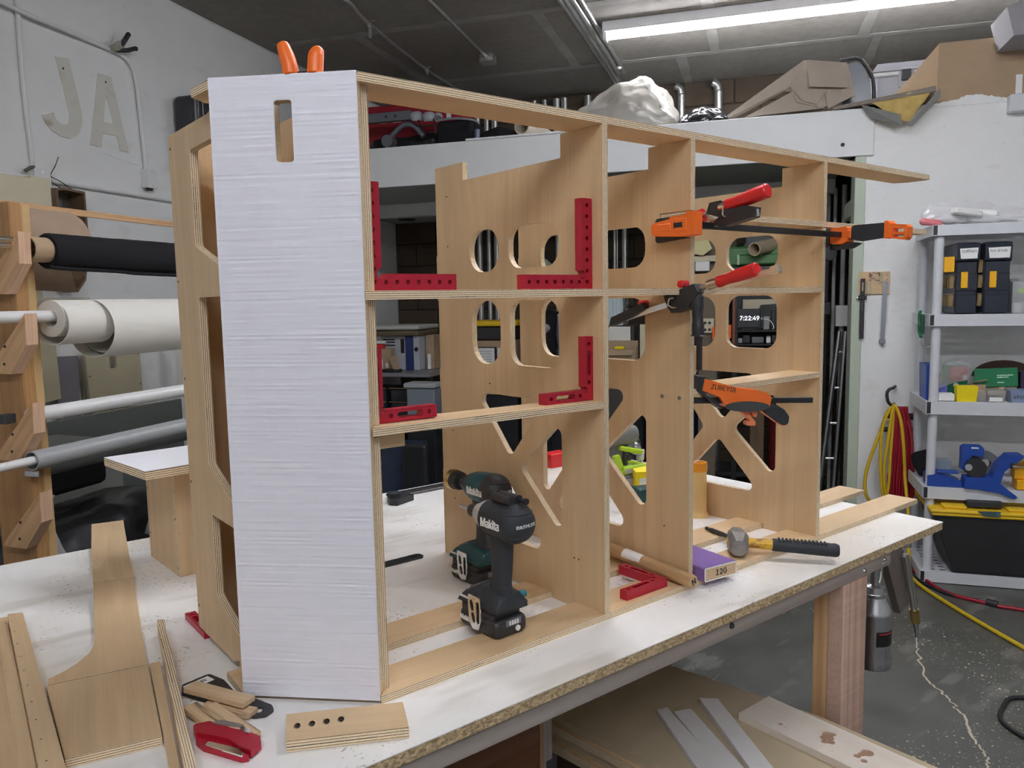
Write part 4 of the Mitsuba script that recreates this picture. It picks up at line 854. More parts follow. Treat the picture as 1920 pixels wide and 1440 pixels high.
# rack post with three brackets
k = thing('rack_post', 'brown timber post with angled brackets at the far left', 'rack')
PO = mat('amber_timber', mikit.proc(lambda p, n, uv: (mix((.33, .165, .062), (.46, .255, .105), noise(uv.x * .6, (uv.y + .05 * fbm(uv.x * .9, uv.y * 5.0, 1.0, 2)) * 80.0)) * (.86 + .2 * noise(uv.x * 14.0, uv.y * 600.0)))), .5, .35)
part(k, 'post', W(bx(.732, .772, 1.489, 1.630, 0, 1.803, .003), (0, 0, 1), (1, 0, 0), .04), PO, ROOM)
part(k, 'edge_board', W(bx(.7725, .800, 1.489, 1.565, 0, 1.800, .003), (0, 0, 1), (0, 1, 0), .076), mat('pale_timber', mikit.proc(lambda p, n, uv: mix((.50, .32, .14), (.60, .42, .21), noise(uv.x * .6, uv.y * 90.0))), .55, .3), ROOM)
br = [(1.418, 1.487), (1.4215, 1.399), (1.487, 1.316), (1.575, 1.319), (1.552, 1.348)]
for dz in (.226, 0, -.252, -.51):
    b = part(k, 'bracket', W(prism([(x, z + dz) for x, z in br], .6920, .7315, 'yz').copy(), (0, .65, -.76), (1, 0, 0), .038), FIR, ROOM)
    for x, z in ((1.500, 1.395), (1.508, 1.345)):
        part(b, 'screw', cyl((.6910, x, z + dz), (.693, x, z + dz), .0042, 10), DARK, ROOM)

def along(a0, a1, b, z, r, n=28): return cyl((a0, b, z), (a1, b, z), r, n)
def rod(name, label, cat_, a0, a1, b, z, r, m, hollow=None):
    if hollow:
        return single(name, label, cat_, ringtube(r, hollow, a1 - a0), m, ROOM @ tr(a0, b, z) @ rot('y', 90), smooth=40)
    return single(name, label, cat_, along(a0, a1, b, z, r), m, ROOM, smooth=40)
bp = 1.448
for dz, nm in ((.008, 'upper'), (-.016, 'lower')):
    rod('steel_tube', f'bright steel tube through the black roll, the {nm} of two', 'tube', -.4, 2.6, bp - (.004 if dz > 0 else 0), 1.6855 + dz * .7, .0080, CHROME)
rod('cardboard_core', 'cardboard core sticking out of the black fabric roll', 'tube', .742, 2.5, bp, 1.6685, .036, CARD, .0325)
def roll(name, label, a0, a1, b, z, ri, ro, m, steps=(), **kw):
    return single(name, label, 'roll', ringtube(ro, ri, a1 - a0, 36), m, ROOM @ tr(a0, b, z) @ rot('y', 90), smooth=40, **kw)
k = thing('fabric_roll', 'roll of black fabric on the rack', 'roll')
fr = lathe([(.0372, 0), (.046, .002), (.052, .010), (.0525, .25), (.0535, .27), (.0545, .40), (.055, .41), (.055, 1.70), (.0372, 1.70), (.0372, 0)], 40)
put(k, fr, BLKFAB, ROOM @ tr(.803, bp + .000, 1.6665) @ rot('y', 90), smooth=40)
part(k, 'loose_edge', tubes(spline([(.795, bp - .02, 1.621), (.83, bp - .028, 1.616), (1.05, bp - .026, 1.613), (1.25, bp - .026, 1.6075), (2.4, bp - .026, 1.607)], 5), .006, 6), BLKFAB, ROOM, smooth=True)
k = thing('paper_roll', 'thick roll of white paper with a loose outer wrap on the rack', 'roll')
part(k, 'roll', ringtube(.054, .024, 1.7, 40), PAPER, ROOM @ tr(.803, bp, 1.4702) @ rot('y', 90), smooth=40)
def wrap(r0, r1, a0, a1, q0, q1, b, z, n=48, th=.0016):
    q = np.linspace(q0, q1, n); r = np.linspace(r0, r1, n); V = []; F = []
    for s in (0, 1):
        for aa in (a0, a1):
            for i in range(n): V.append((aa if np.isscalar(aa) else aa[i], b + (r[i] - s * th) * math.cos(q[i]), z + (r[i] - s * th) * math.sin(q[i])))
    I = lambda s, e, i: (s * 2 + e) * n + i
    for i in range(n - 1):
        for s in (0, 1):
            f = [(I(s, 0, i), I(s, 1, i), I(s, 1, i + 1)), (I(s, 0, i), I(s, 1, i + 1), I(s, 0, i + 1))]
            F += f if s == 0 else [x[::-1] for x in f]
        for e in (0, 1):
            f = [(I(0, e, i), I(0, e, i + 1), I(1, e, i + 1)), (I(0, e, i), I(1, e, i + 1), I(1, e, i))]
            F += f if e == 0 else [x[::-1] for x in f]
    m = trimesh.Trimesh(V, F, process=False); m.fix_normals(); return m
part(k, 'inner_wrap', wrap(.0585, .076, .806, .98, math.radians(60), math.radians(430), bp, 1.460), PAPER, ROOM, smooth=40)
part(k, 'loose_wrap', wrap(.091, .0905, .948, 2.5, math.radians(100), math.radians(470), bp, 1.435), PAPER, ROOM, smooth=40, label='wide loose outer sheet')
part(k, 'second_wrap', wrap(.080, .086, .99, 2.45, math.radians(150), math.radians(480), bp, 1.440), PAPER, ROOM, smooth=40)
rod('pvc_pipe', 'white plastic pipe through the white paper roll', 'pipe', -.35, 2.6, bp, 1.478, .0165, PVC)
rod('pvc_pipe', 'thick white plastic pipe on the third bracket of the rack', 'pipe', .708, 2.6, bp, 1.196, .0215, PVC, .0185)
single('square_tube', 'black and white square tube end behind the third bracket', 'tube', bx(.655, .690, bp + .03, bp + .058, 1.178, 1.206, .002), BLKPLY, ROOM)
rod('pvc_pipe', 'grey plastic pipe low on the rack', 'pipe', .700, 2.6, bp, 1.066, .028, GPIPE, .0245)
rod('pvc_pipe', 'thin white plastic pipe sticking out of the low grey pipe', 'pipe', .548, 2.2, bp - .006, 1.068, .0125, PVC, .0098)
single('pipe_hook', 'small metal hook under the low grey pipe', 'hook', cat(bx(.70, .706, bp - .02, bp + .03, 1.02, 1.036, .001), cyl((.698, bp - .008, 1.028), (.708, bp - .008, 1.028), .004, 8)), STEEL, ROOM)
rod('pvc_pipe', 'dark grey pipe behind and under the low grey pipe', 'pipe', .82, 2.7, 1.60, 1.010, .034, mat('dark_grey_pvc', [.12, .125, .125], .4, .45), .030)
k = thing('kraft_roll', 'large roll of brown kraft paper hanging behind the post', 'roll')
kb, kz = 1.66, 1.700
part(k, 'roll', wrap(.112, .118, .835, 1.075, math.radians(-8), math.radians(262), kb, kz), KRAFT, ROOM, smooth=40)
part(k, 'inner_turn', wrap(.100, .110, .842, 1.07, math.radians(5), math.radians(350), kb, kz), KRAFT, ROOM, smooth=40)
tail = []
part(k, 'tail', trimesh.Trimesh([(.845, kb - .100, 1.640), (.99, kb - .10, 1.645), (.850, kb - .085, 1.556), (1.032, kb - .080, 1.551), (.845, kb - .0985, 1.640), (.99, kb - .0985, 1.645), (.850, kb - .0835, 1.556), (1.032, kb - .0785, 1.551)],
     [(0, 1, 3), (0, 3, 2), (5, 4, 6), (5, 6, 7), (0, 2, 6), (0, 6, 4), (1, 5, 7), (1, 7, 3), (2, 3, 7), (2, 7, 6), (0, 4, 5), (0, 5, 1)], process=False), KRAFT, ROOM)
single('lath', 'thin orange wooden lath across the rack', 'lath', W(bx(.9, 2.2, 1.742, 1.752, 1.820, 1.842, .001), (1, 0, 0), (0, 1, 0), .01), FIR, ROOM)
k = thing('cream_box', 'cream painted wooden box on top of the rack', 'box')
part(k, 'body', bx(1.25, 1.545, 2.30, 2.62, 1.70, 2.030, .002), CREAMB, ROOM); part(k, 'end', bx(1.5455, 1.640, 2.305, 2.62, 1.70, 2.040, .002), CREAMB, ROOM)
# coffin shaped wooden tray hung by a wire
k = thing('hanging_tray', 'dark coffin shaped wooden tray hanging on a wire from the conduit', 'tray')
out = np.array([[1.938, 2.058], [1.985, 2.066], [2.106, 2.061], [2.108, 1.80], [2.072, 1.632], [2.020, 1.575], [1.955, 1.640], [1.930, 1.74]]); OP = Polygon(out)
part(k, 'back', prism(OP.buffer(-.004), -.012, -.004, 'xz'), mat('rusty_tin', mikit.proc(lambda p, n, uv: mix((.10, .09, .08), (.26, .255, .25), smoothstep(.4, .7, fbm(p.x * 14.0, p.y * 14.0, p.z * 14.0, 3)))), .5, .4, .3), ROOM @ tr(0, BL, 0))
part(k, 'rim', prism(OP.difference(OP.buffer(-.012)), -.105, -.004, 'xz'), DARKW, ROOM @ tr(0, BL, 0))
part(k, 'wire', tubes(spline([(2.04, BL - .10, 2.060), (2.005, BL - .06, 2.10), (1.985, BL - .03, 2.125), (2.00, BL - .045, 2.17), (2.018, BL - .05, 2.215)]), .0022, 6), BLKMET, ROOM, smooth=True)
part(k, 'wire', tubes(spline([(1.985, BL - .03, 2.125), (1.98, BL - .04, 2.09), (1.982, BL - .09, 2.064)]), .0022, 6), BLKMET, ROOM, smooth=True)
part(k, 'screw', cyl((2.025, BL - .014, 1.98), (2.025, BL - .011, 1.98), .008, 10), DARK, ROOM)
# plywood panels leaning on the wall
def lean(label, pts, b, th=.014, m=AGED, slots=(), cat_='panel', name='leaning_plywood', screws=()):
    P = Polygon(pts)
    for s in slots: P = P.difference(Polygon(s).buffer(-.004).buffer(.004))
    k = thing(name, label, cat_); put(k, prism(P, b - BL - th, b - BL, 'xz'), m, ROOM @ tr(0, BL, 0))
    for a, z in screws: part(k, 'screw', cyl((a, b - th - .001, z), (a, b - th + .002, z), .0042, 8), DARK, ROOM)
    return k
lean('narrow plywood panel behind the white paper roll', [(1.70, 1.66), (1.885, 1.66), (1.885, 1.385), (1.700, 1.388)], BL - .02, screws=[(1.80, 1.40), (1.87, 1.40)])
lean('narrow plywood panel between the second and third brackets', [(1.70, 1.372), (1.905, 1.365), (1.912, 1.07), (1.70, 1.05)], BL - .05, screws=[(1.775, 1.23)])
lean('dark lilac panel behind the white pipe', [(1.92, 1.27), (2.05, 1.265), (2.035, .93), (1.905, .93)], BL - .03, m=mat('lilac_panel', [.18, .165, .185], .6, .3))
lean('plywood panel with a finger slot, hanging above the white pipe', [(2.058, 1.30), (2.42, 1.30), (2.425, .985), (2.075, .985)], BL - .06, slots=[[(2.208, 1.31), (2.260, 1.31), (2.258, 1.187), (2.212, 1.187)]], screws=[(2.41, 1.25), (2.41, 1.09), (2.08, 1.16)])
lean('plywood panel with a finger slot, between the white and the grey pipe', [(2.092, .978), (2.492, .978), (2.492, .76), (2.09, .76)], BL - .09, slots=[[(2.280, 1.0), (2.328, 1.0), (2.325, .960), (2.282, .960)]], screws=[(2.484, .95), (2.484, .87)])
lean('plywood panel with a deep notch, behind the third bracket', [(1.70, .945), (1.848, .955), (1.850, .902), (1.882, .900), (1.894, .957), (2.085, .985), (2.088, .74), (1.70, .74)], BL - .11, screws=[(2.075, .95), (2.075, .88)])
single('masking_strip', 'crumpled strip of cream tape hanging between the two pipes', 'tape', trimesh.Trimesh(*[(lambda V, F: (V, F))(np.array([(2.108, BL - .13, .98), (2.145, BL - .132, .975), (2.118, BL - .15, .93), (2.152, BL - .14, .925), (2.125, BL - .135, .895), (2.168, BL - .16, .885), (2.150, BL - .13, .868), (2.186, BL - .14, .872)]), [(0, 1, 3), (0, 3, 2), (2, 3, 5), (2, 5, 4), (4, 5, 7), (4, 7, 6)])][0], process=False), PAPER, ROOM)
single('paper_strip', 'long white paper strip hanging near the far end of the rack', 'strip', W(trimesh.Trimesh(np.array([(2.555, 2.50, 1.36), (2.615, 2.50, 1.36), (2.555, 2.51, 1.10), (2.60, 2.51, 1.10), (2.52, 2.50, .90), (2.578, 2.50, .895)]), [(0, 1, 3), (0, 3, 2), (2, 3, 5), (2, 5, 4)], process=False)), PAPER, ROOM)
# dark bags and sheets behind the bench
k = thing('garment_bag', 'large black plastic sack slumped behind the bench on the left', 'bag')
put(k, blob([(.98, 1.92, .52), (1.15, 1.95, .60), (1.62, 1.98, .62), (1.75, 2.0, .45), (1.0, 2.0, .35), (1.4, 1.9, .62), (1.5, 2.15, .60)], [.12, .13, .14, .16, .16, .12, .12], .035, .022, 9, 3, .003), BLKPLY, ROOM, smooth=True)
k = thing('black_case', 'low black case lying on the black sack', 'case')
put(k, rbox((1.30, 2.12, .815), (.46, .24, .10), .03), BLKFAB, ROOM @ tr(0, 0, .02), smooth=40)
k = thing('white_sheet', 'folded white sheet at the edge of the black sack', 'sheet')
put(k, tubes(spline([(1.05, 1.80, .80), (1.02, 1.77, .72), (1.05, 1.76, .63), (1.13, 1.755, .595), (1.16, 1.75, .59)], 5), np.interp(np.linspace(0, 1, 21), [0, .3, .7, 1], [.012, .028, .034, .02]), 10), mat('dusty_white_cloth', [.48, .46, .45], .8, .2), ROOM, smooth=True)
single('cushion_end', 'white bag end on top of the black sack', 'bag', blob([(1.10, 2.0, .775), (1.30, 2.05, .80), (1.18, 1.95, .775)], [.012, .012, .010], .02, .004, 30, 4), PAPER, ROOM, smooth=True)
single('plastic_wrap', 'crumpled clear wrap at the back edge of the bench', 'plastic wrap', lumpy(tm(mf(hull(np.array([[1.40, 1.62, .62], [1.58, 1.60, .62], [1.60, 1.70, .62], [1.42, 1.74, .62], [1.44, 1.64, .885], [1.57, 1.63, .90], [1.57, 1.68, .895]]))).refine_to_length(.03)), .02, 25, 5), mat('hazy_plastic', [.42, .46, .47], .25, .5), ROOM, smooth=True)
single('leaning_sheet', 'grey sheet leaning below the rack pipes', 'sheet', bx(.98, 2.5, 2.44, 2.46, .003, 1.0, .003), mat('grey_sheet', [.13, .14, .13], .6, .3), ROOM)
single('leaning_board', 'pale board with a slanting edge behind the black sack', 'panel', prism(Polygon([(1.28, .70), (1.42, .965), (1.62, .955), (1.95, .88), (1.95, .60), (1.30, .60)]), -.36, -.345, 'xz'), mat('pale_board', [.30, .31, .28], .7, .2), ROOM @ tr(0, BL, 0))
# tall black thing far along the left wall
k = thing('black_case', 'tall black moulded case standing high by the left wall', 'case')
part(k, 'shell', rbox((3.02, 2.61, 2.52), (.30, .16, .36), .03), BLKPLY, ROOM, smooth=40)
for i in range(3): part(k, 'rib', bx(2.92 + i * .07, 2.945 + i * .07, 2.52, 2.533, 2.37, 2.67, .004), BLKPLY, ROOM)
part(k, 'shelf_bracket', bx(2.86, 3.2, 2.50, 2.699, 2.315, 2.335, .002), mat('shelf_white', [.55, .55, .55], .5), ROOM)
# ------------------------------------------------------------------ right side: plastic shelving and its load
SHP = mat('light_grey_shelving', [.60, .61, .64], .42, .45)
scene['m_clear_film'] = {'type': 'blendbsdf', 'weight': 0.22, 'a': {'type': 'thindielectric', 'int_ior': 1.5}, 'b': {'type': 'twosided', 'bsdf': {'type': 'principled', 'base_color': C(.75, .77, .78), 'roughness': .25, 'specular': .6}}}
CLFILM = 'm_clear_film'
NAVY = mat('navy_plastic', [.008, .012, .022], .38, .5)
BLUE = mat('blue_plastic', [.012, .055, .30], .36, .5)
BLUE2 = mat('violet_blue_plastic', [.13, .14, .50], .4, .45)
GREEN = mat('green_print', [.012, .15, .06], .4, .4)
YELB = mat('bright_yellow_plastic', [.83, .66, .01], .42, .4)
AMBER = mat('amber_yellow_plastic', [.85, .42, .01], .4, .45)
SF, SD, SL, SWD = 3.39, .455, -1.362, .92       # front a, depth, left b, width
k = thing('shelving_unit', 'light grey plastic five tier shelving unit by the partition wall', 'shelving')
SH = k
TIER = [(.004, .062), (.445, .507), (.882, .948), (1.328, 1.387), (1.776, 1.829)]
for z0, z1 in TIER:
    fr = sbox(SL - SWD, SF, SL, SF + SD).buffer(-.012).buffer(.012, 4)
    rim = fr.difference(fr.buffer(-.010))
    sh = part(k, 'shelf', prism(Polygon([(y, x) for x, y in rim.exterior.coords], [[(y, x) for x, y in r.coords] for r in rim.interiors]), z0, z1), SHP, ROOM)
    ins = fr.buffer(-.010); vents = []
    for b in np.arange(SL - SWD + .06, SL - .04, .052):
        for a in np.arange(SF + .04, SF + SD - .05, .052): vents.append(sbox(b, a, b + .030, a + .030))
    pl = ins.difference(shapely.union_all(vents))
    part(sh, 'deck', prism(Polygon([(y, x) for x, y in pl.exterior.coords], [[(y, x) for x, y in r.coords] for r in pl.interiors]), z1 - .010, z1 - .004), SHP, ROOM)
    for b in (SL, SL - SWD): part(sh, 'corner_slot', bx(SF - .0012, SF + .001, b - .022 if b == SL else b + .006, b - .004 if b == SL else b + .024, z0 + .004, z1 - .003), BLACKP, ROOM)
for i in range(4):
    for b in (SL - .040, SL - SWD + .040):
        for a in (SF + .040, SF + SD - .040):
            part(k, 'post', cyl((a, b, TIER[i][1] - .004), (a, b, TIER[i + 1][0] + .002), .0225, 20), SHP, ROOM, smooth=40)
for b in (SL - .040, SL - SWD + .040):
    for a in (SF + .040, SF + SD - .040): part(k, 'foot', cyl((a, b, 0.0005), (a, b, .006), .022, 14), SHP, ROOM)
def z_of(i): return TIER[i][1]
# two part organisers
for i, (b0, b1, txt, lab) in enumerate([(-1.425, -1.573, 'SCREWS', 'black parts organiser case labelled SCREWS on the shelving'), (-1.600, -1.712, 'Nuts & Bolts', 'black parts organiser case labelled Nuts & Bolts on the shelving')]):
    k = thing('organiser_case', lab, 'organiser', 'organiser cases on the shelving')
    bL, bR = (-1.4755 if i == 0 else -1.600), b1
    z = z_of(3)
    part(k, 'body', bx(3.405, 3.70, bR, bL, z + .0005, z + .352, .008), NAVY, ROOM)
    part(k, 'handle_plate', hull(np.array([[a, b, zz] for b in (bR - .002, bL + .002) for a, zz in [(3.404, z + .255), (3.392, z + .265), (3.388, z + .33), (3.396, z + .345), (3.404, z + .35)]])), NAVY, ROOM)
    part(k, 'lower_plate', bx(3.398, 3.405, bR + .004, bL - .004, z + .004, z + .095, .002), NAVY, ROOM)
    part(k, 'mid_band', bx(3.400, 3.405, bR + .002, bL - .002, z + .115, z + .20, .002), NAVY, ROOM)
    part(k, 'latch', bx(3.392, 3.401, bL - .052, bL - .022, z + .128, z + .208, .002), AMBER, ROOM, label='yellow latch')
    lp = part(k, 'label_sticker', prism(Polygon([(bR + .010, z + .272), (bL - .016, z + .272), (bL - .010, z + .322), (bR + .006, z + .325)]), 3.3866, 3.3876, 'yz'), WHITEP, ROOM, label='white label with handwriting')
    w = abs(bR - bL)
    LM = ROOM @ mat4((3.3864, bL - .018, z + .302), np.array([[0, 0, -1], [-1, 0, 0], [0, 1, 0]], float))
    part(k, 'handwriting', letters(txt, .0125 if i == 0 else .0115, .0006, LM, False, .95 if i == 0 else .82), INK, None)
    for zz in (.035, .125, .20):
        part(k, 'divider_tray', bx(3.44, 3.66, bL, bL + .018, z + zz + .062, z + zz + .067, .001), mat('smoked_tan', [.30, .21, .10], .5) if (i == 0 and zz == .035) else 'm_smoked_tan', ROOM)
        for q in range(5):
            part(k, 'divider_tooth', hull(np.array([[3.43 + q * .045, bL + s, z + zz + .06] for s in (0, .018)] + [[3.455 + q * .045, bL + s, z + zz + .06] for s in (0, .018)] + [[3.4425 + q * .045, bL + s, z + zz + .004] for s in (0, .018)])), 'm_smoked_tan', ROOM)
    if i == 0: part(k, 'side_handle', hull(np.array([[a, b, zz] for b in (bL + .004, bL + .05) for a, zz in [(3.42, z + .21), (3.42, z + .285), (3.50, z + .275), (3.52, z + .24), (3.50, z + .215)]])), AMBER, ROOM, label='yellow carrying handle')
k = thing('clear_bin', 'clear plastic bin with loose parts beside the organiser cases', 'bin')
z = z_of(3)
part(k, 'shell', prism(sbox(3.44, -1.99, 3.72, -1.735).difference(sbox(3.444, -1.986, 3.716, -1.739)), z + .0005, z + .155), CLFILM, ROOM)
for i, (a, b, s, h, m) in enumerate([(3.50, -1.77, .05, .05, WHITEP), (3.52, -1.80, .06, .09, GREYP), (3.55, -1.84, .07, .12, MIDGREY), (3.56, -1.90, .06, .19, CARD), (3.60, -1.78, .05, .17, GREYP)]):
    part(k, 'part', bxc((a, b, z + h / 2 + .002), (s, s * .8, h), .004), m, ROOM)
part(k, 'green_tag', bx(3.4405, 3.443, -1.80, -1.76, z + .10, z + .122), mat('lime_plastic', [.36, .56, .02], .4, .4), ROOM)
k = thing('plastic_bag', 'clear plastic bag with pink print on the top shelf', 'bag')
z = z_of(4)
bg = blob([(3.46, -1.35, z + .045), (3.56, -1.40, z + .07), (3.60, -1.55, z + .075), (3.58, -1.72, z + .05), (3.52, -1.90, z + .02)], [.030, .05, .055, .045, .02], .022, .020, 22, 11, z + .0006)
put(k, bg, mat('crinkled_film', [.66, .66, .67], .22, .55), ROOM, smooth=28)
part(k, 'pink_print', blob([(3.425, -1.325, z + .022), (3.43, -1.40, z + .012)], [.018, .014], .012, .004, 30, 12, z + .0006), mat('pink_print', [.72, .22, .24], .4, .4), ROOM, smooth=30)
for i, (a, b, q) in enumerate([(3.44, -1.52, 20), (3.50, -1.60, -10)]):
    part(k, 'white_part', bxc((0, 0, 0), (.05, .14, .03), .006), WHITEP, ROOM @ tr(a, b, z + .06) @ rot('z', q) @ rot('x', 8))
# tier three: small boxes and bags
z = z_of(2)
k = thing('blue_bin', 'blue plastic bin behind the shelving post', 'bin'); put(k, hull(np.array([[a, b, zz] for a, b in [(3.46, -1.372), (3.46, -1.418), (3.62, -1.372), (3.62, -1.43)] for zz in (z + .001,)] + [[a, b, z + .18] for a, b in [(3.45, -1.368), (3.45, -1.425), (3.63, -1.368), (3.63, -1.44)]])), BLUE, ROOM)
single('small_box', 'small white box with a printed label by the yellow tub', 'box', bx(3.42, 3.49, -1.497, -1.425, z + .0005, z + .036, .002), WHITEP, ROOM)
k = thing('clear_bag', 'clear bag standing over the blue box on the middle shelf', 'bag')
put(k, lumpy(tm(mf(hull(np.array([[3.47, -1.425, z + .06], [3.52, -1.58, z + .10], [3.46, -1.44, z + .15], [3.50, -1.585, z + .17], [3.48, -1.45, z + .19], [3.52, -1.55, z + .20], [3.58, -1.5, z + .08], [3.60, -1.5, z + .19]]))).refine_to_length(.02)), .010, 30, 3), CLFILM, ROOM, smooth=30)
single('violet_box', 'violet blue box under the clear bag', 'box', bx(3.50, 3.60, -1.48, -1.425, z + .0005, z + .075, .003), BLUE2, ROOM)
k = thing('bit_box', 'green and red printed box standing behind the yellow tub', 'box')
part(k, 'carton', bx(3.58, 3.66, -1.590, -1.485, z + .0005, z + .165, .002), GREEN, ROOM); part(k, 'red_print', bx(3.5792, 3.5800, -1.588, -1.505, z + .09, z + .163), mat('red_print', [.50, .05, .05], .5, .3), ROOM); part(k, 'barcode', bx(3.5784, 3.5793, -1.585, -1.565, z + .095, z + .12), WHITEP, ROOM); part(k, 'emblem', cyl((3.579, -1.535, z + .065), (3.5802, -1.535, z + .065), .013, 14), WHITEP, ROOM)
single('yellow_tub', 'bright yellow tub at the front edge of the middle shelf', 'tub', hull(np.array([[a, b, z + .0006] for a in (3.40, 3.46) for b in (-1.505, -1.590)] + [[a, b, z + .078] for a in (3.397, 3.463) for b in (-1.501, -1.596)])), YELB, ROOM)
k = thing('small_carton', 'small open brown carton beside the yellow tub', 'carton'); put(k, bx(3.52, 3.60, -1.660, -1.598, z + .0005, z + .075, .002), CARD, ROOM); part(k, 'flap', hull(np.array([[3.50, -1.60, z + .092], [3.50, -1.66, z + .105], [3.56, -1.60, z + .078], [3.56, -1.66, z + .078], [3.50, -1.60, z + .089], [3.50, -1.66, z + .102]])), CARD, ROOM)
single('clear_box', 'low clear box between the yellow tub and the labelled tray', 'box', bx(3.43, 3.50, -1.640, -1.598, z + .0005, z + .05, .003), CLFILM, ROOM)
k = thing('green_carton', 'dark green printed carton on the middle shelf', 'carton')
gm = ROOM @ tr(3.56, -1.715, z + .065) @ rot('z', -14) @ rot('x', -4)
part(k, 'carton', bx(-.05, .05, -.095, .095, 0, .088, .002), GREEN, gm)
for i, (b, w, h) in enumerate([(-.02, .07, .056), (-.01, .05, .046), (.0, .03, .020)]): part(k, 'print_line', bx(-.0508, -.05, b - w / 2 - .02, b + w / 2 - .02, h, h + .005), mat('pale_green_print', [.45, .60, .48], .5) if i == 0 else 'm_pale_green_print', gm)
part(k, 'base_box', bx(-.04, .05, -.09, .09, -.063, -.001, .002), CARD, gm)
single('dark_carton', 'dark printed carton right of the green one', 'carton', bx(3.53, 3.60, -1.90, -1.815, z + .0005, z + .14, .002), mat('violet_black_print', [.035, .025, .05], .5, .3), ROOM)
single('brown_disc', 'dark brown rounded disc leaning at the back of the middle shelf', 'lid', hull(np.array([[a, -1.66 - .13 + .15 * math.cos(q), z + .10 + .085 * math.sin(q)] for a in (3.72, 3.735) for q in np.linspace(0, math.pi, 13)])), mat('dark_brown', [.06, .025, .015], .5, .4), ROOM)
k = thing('clear_box', 'clear lidded box with a white label and dark parts inside', 'box')
part(k, 'shell', hull(np.array([[a, b, z + .0006] for a in (3.405, 3.49) for b in (-1.645, -1.715)] + [[a, b, z + .058] for a in (3.41, 3.49) for b in (-1.640, -1.722)])), CLFILM, ROOM); part(k, 'sticker', bx(3.4035, 3.4045, -1.706, -1.648, z + .004, z + .024), WHITEP, ROOM); part(k, 'dark_parts', rbox((3.45, -1.68, z + .018), (.05, .05, .02), .006), BLACKP, ROOM)
single('tape_roll', 'brown round tape roll behind the lidded box', 'tape', lathe([(.02, -.012), (.042, -.012), (.042, .012), (.02, .012), (.02, -.012)], 24), CARD, ROOM @ tr(3.54, -1.74, z + .040) @ rot('x', 62), smooth=40)
k = thing('blue_tray', 'translucent blue tray with small parts at the right', 'tray')
part(k, 'shell', hull(np.array([[a, b, z + .0006] for a in (3.40, 3.50) for b in (-1.745, -1.85)] + [[a, b, z + .06] for a in (3.395, 3.505) for b in (-1.735, -1.86)])), mat('pale_blue_plastic', [.22, .28, .42], .3, .5), ROOM)
for i in range(5): part(k, 'small_part', bxc((3.397 - .002, -1.755 - i * .014, z + .028 + .004 * (i % 2)), (.004, .008, .012), .001), MIDGREY, ROOM)
# tier two: blue tape dispenser and neighbours
z = z_of(1)
k = thing('tape_dispenser', 'blue heavy duty tape dispenser on the second shelf', 'tape dispenser')
yz = lambda pts, a0, a1, r=.004: prism(Polygon(pts).buffer(-r).buffer(r, 4), a0, a1, 'yz')
part(k, 'frame', yz([(-1.545, z + .004), (-1.60, z + .002), (-1.70, z - .012), (-1.765, z - .040), (-1.785, z - .030), (-1.705, z + .035), (-1.722, z + .10), (-1.800, z + .170), (-1.800, z + .184), (-1.735, z + .180), (-1.690, z + .130), (-1.668, z + .068), (-1.62, z + .060), (-1.55, z + .060)], 3.370, 3.455), BLUE, ROOM, label='blue moulded frame')
part(k, 'handle', yz([(-1.540, z + .090), (-1.540, z + .205), (-1.555, z + .215), (-1.628, z + .215), (-1.640, z + .200), (-1.640, z + .158), (-1.590, z + .165), (-1.580, z + .150), (-1.580, z + .090)], 3.42, 3.47), BLUE, ROOM, label='blue handle')
part(k, 'lettering', bx(3.4192, 3.4200, -1.615, -1.582, z + .200, z + .207), WHITEP, ROOM)
part(k, 'roller', cat(cyl((3.385, -1.60, z + .105), (3.46, -1.60, z + .105), .048, 22)), BLACKP, ROOM, smooth=40)
part(k, 'roller_hub', cat(cyl((3.382, -1.565, z + .110), (3.388, -1.565, z + .110), .017, 16), cyl((3.378, -1.725, z + .10), (3.372, -1.725, z + .10), .012, 14)), GREYP, ROOM, smooth=40)
part(k, 'tape_wheel', lathe([(.028, -.022), (.066, -.022), (.066, .022), (.028, .022), (.028, -.022)], 28), MIDGREY, ROOM @ tr(3.47, -1.655, z + .115) @ rot('y', 90) , smooth=40)
part(k, 'tension_knob', bx(3.368, 3.372, -1.755, -1.742, z + .115, z + .145, .002), BLACKP, ROOM)
single('tape_gun', 'flat blue and black tape gun body at the left of the second shelf', 'tape gun', hull(np.array([[a, b, zz] for a in (3.405, 3.52) for b, zz in [(-1.385, z + .001), (-1.385, z + .055), (-1.45, z + .070), (-1.54, z + .030), (-1.545, z + .001)]])), BLUE, ROOM)
single('clear_case', 'small clear case with a dark blue lid on the second shelf', 'case', bx(3.53, 3.60, -1.520, -1.42, z + .001, z + .115, .006), mat('hazy_blue', [.25, .30, .36], .25, .5), ROOM)
single('plastic_cover', 'blue translucent cover lying in front of the clear case', 'lid', rbox((3.415, -1.475, z + .078), (.05, .10, .012), .004), BLUE, ROOM @ tr(0, 0, 0))
for i, (b, zz, m) in enumerate([(-1.79, .025, AMBER), (-1.80, .075, AMBER)]):
    single('yellow_case', f'yellow plastic case at the right end of the second shelf, the {["lower", "upper"][i]} one', 'case', bx(3.41 + i * .02, 3.50, -1.90, b + .02 * i, z + .001 + i * .05, z + .049 + i * .05, .003), m, ROOM)
single('work_gloves', 'yellow and black work gloves on the yellow cases', 'gloves', blob([(3.47, -1.79, z + .13), (3.47, -1.84, z + .145), (3.50, -1.90, z + .12)], [.020, .022, .02], .014, .006, 25, 5), mat('glove_leather', [.42, .27, .07], .7, .2), ROOM, smooth=True)
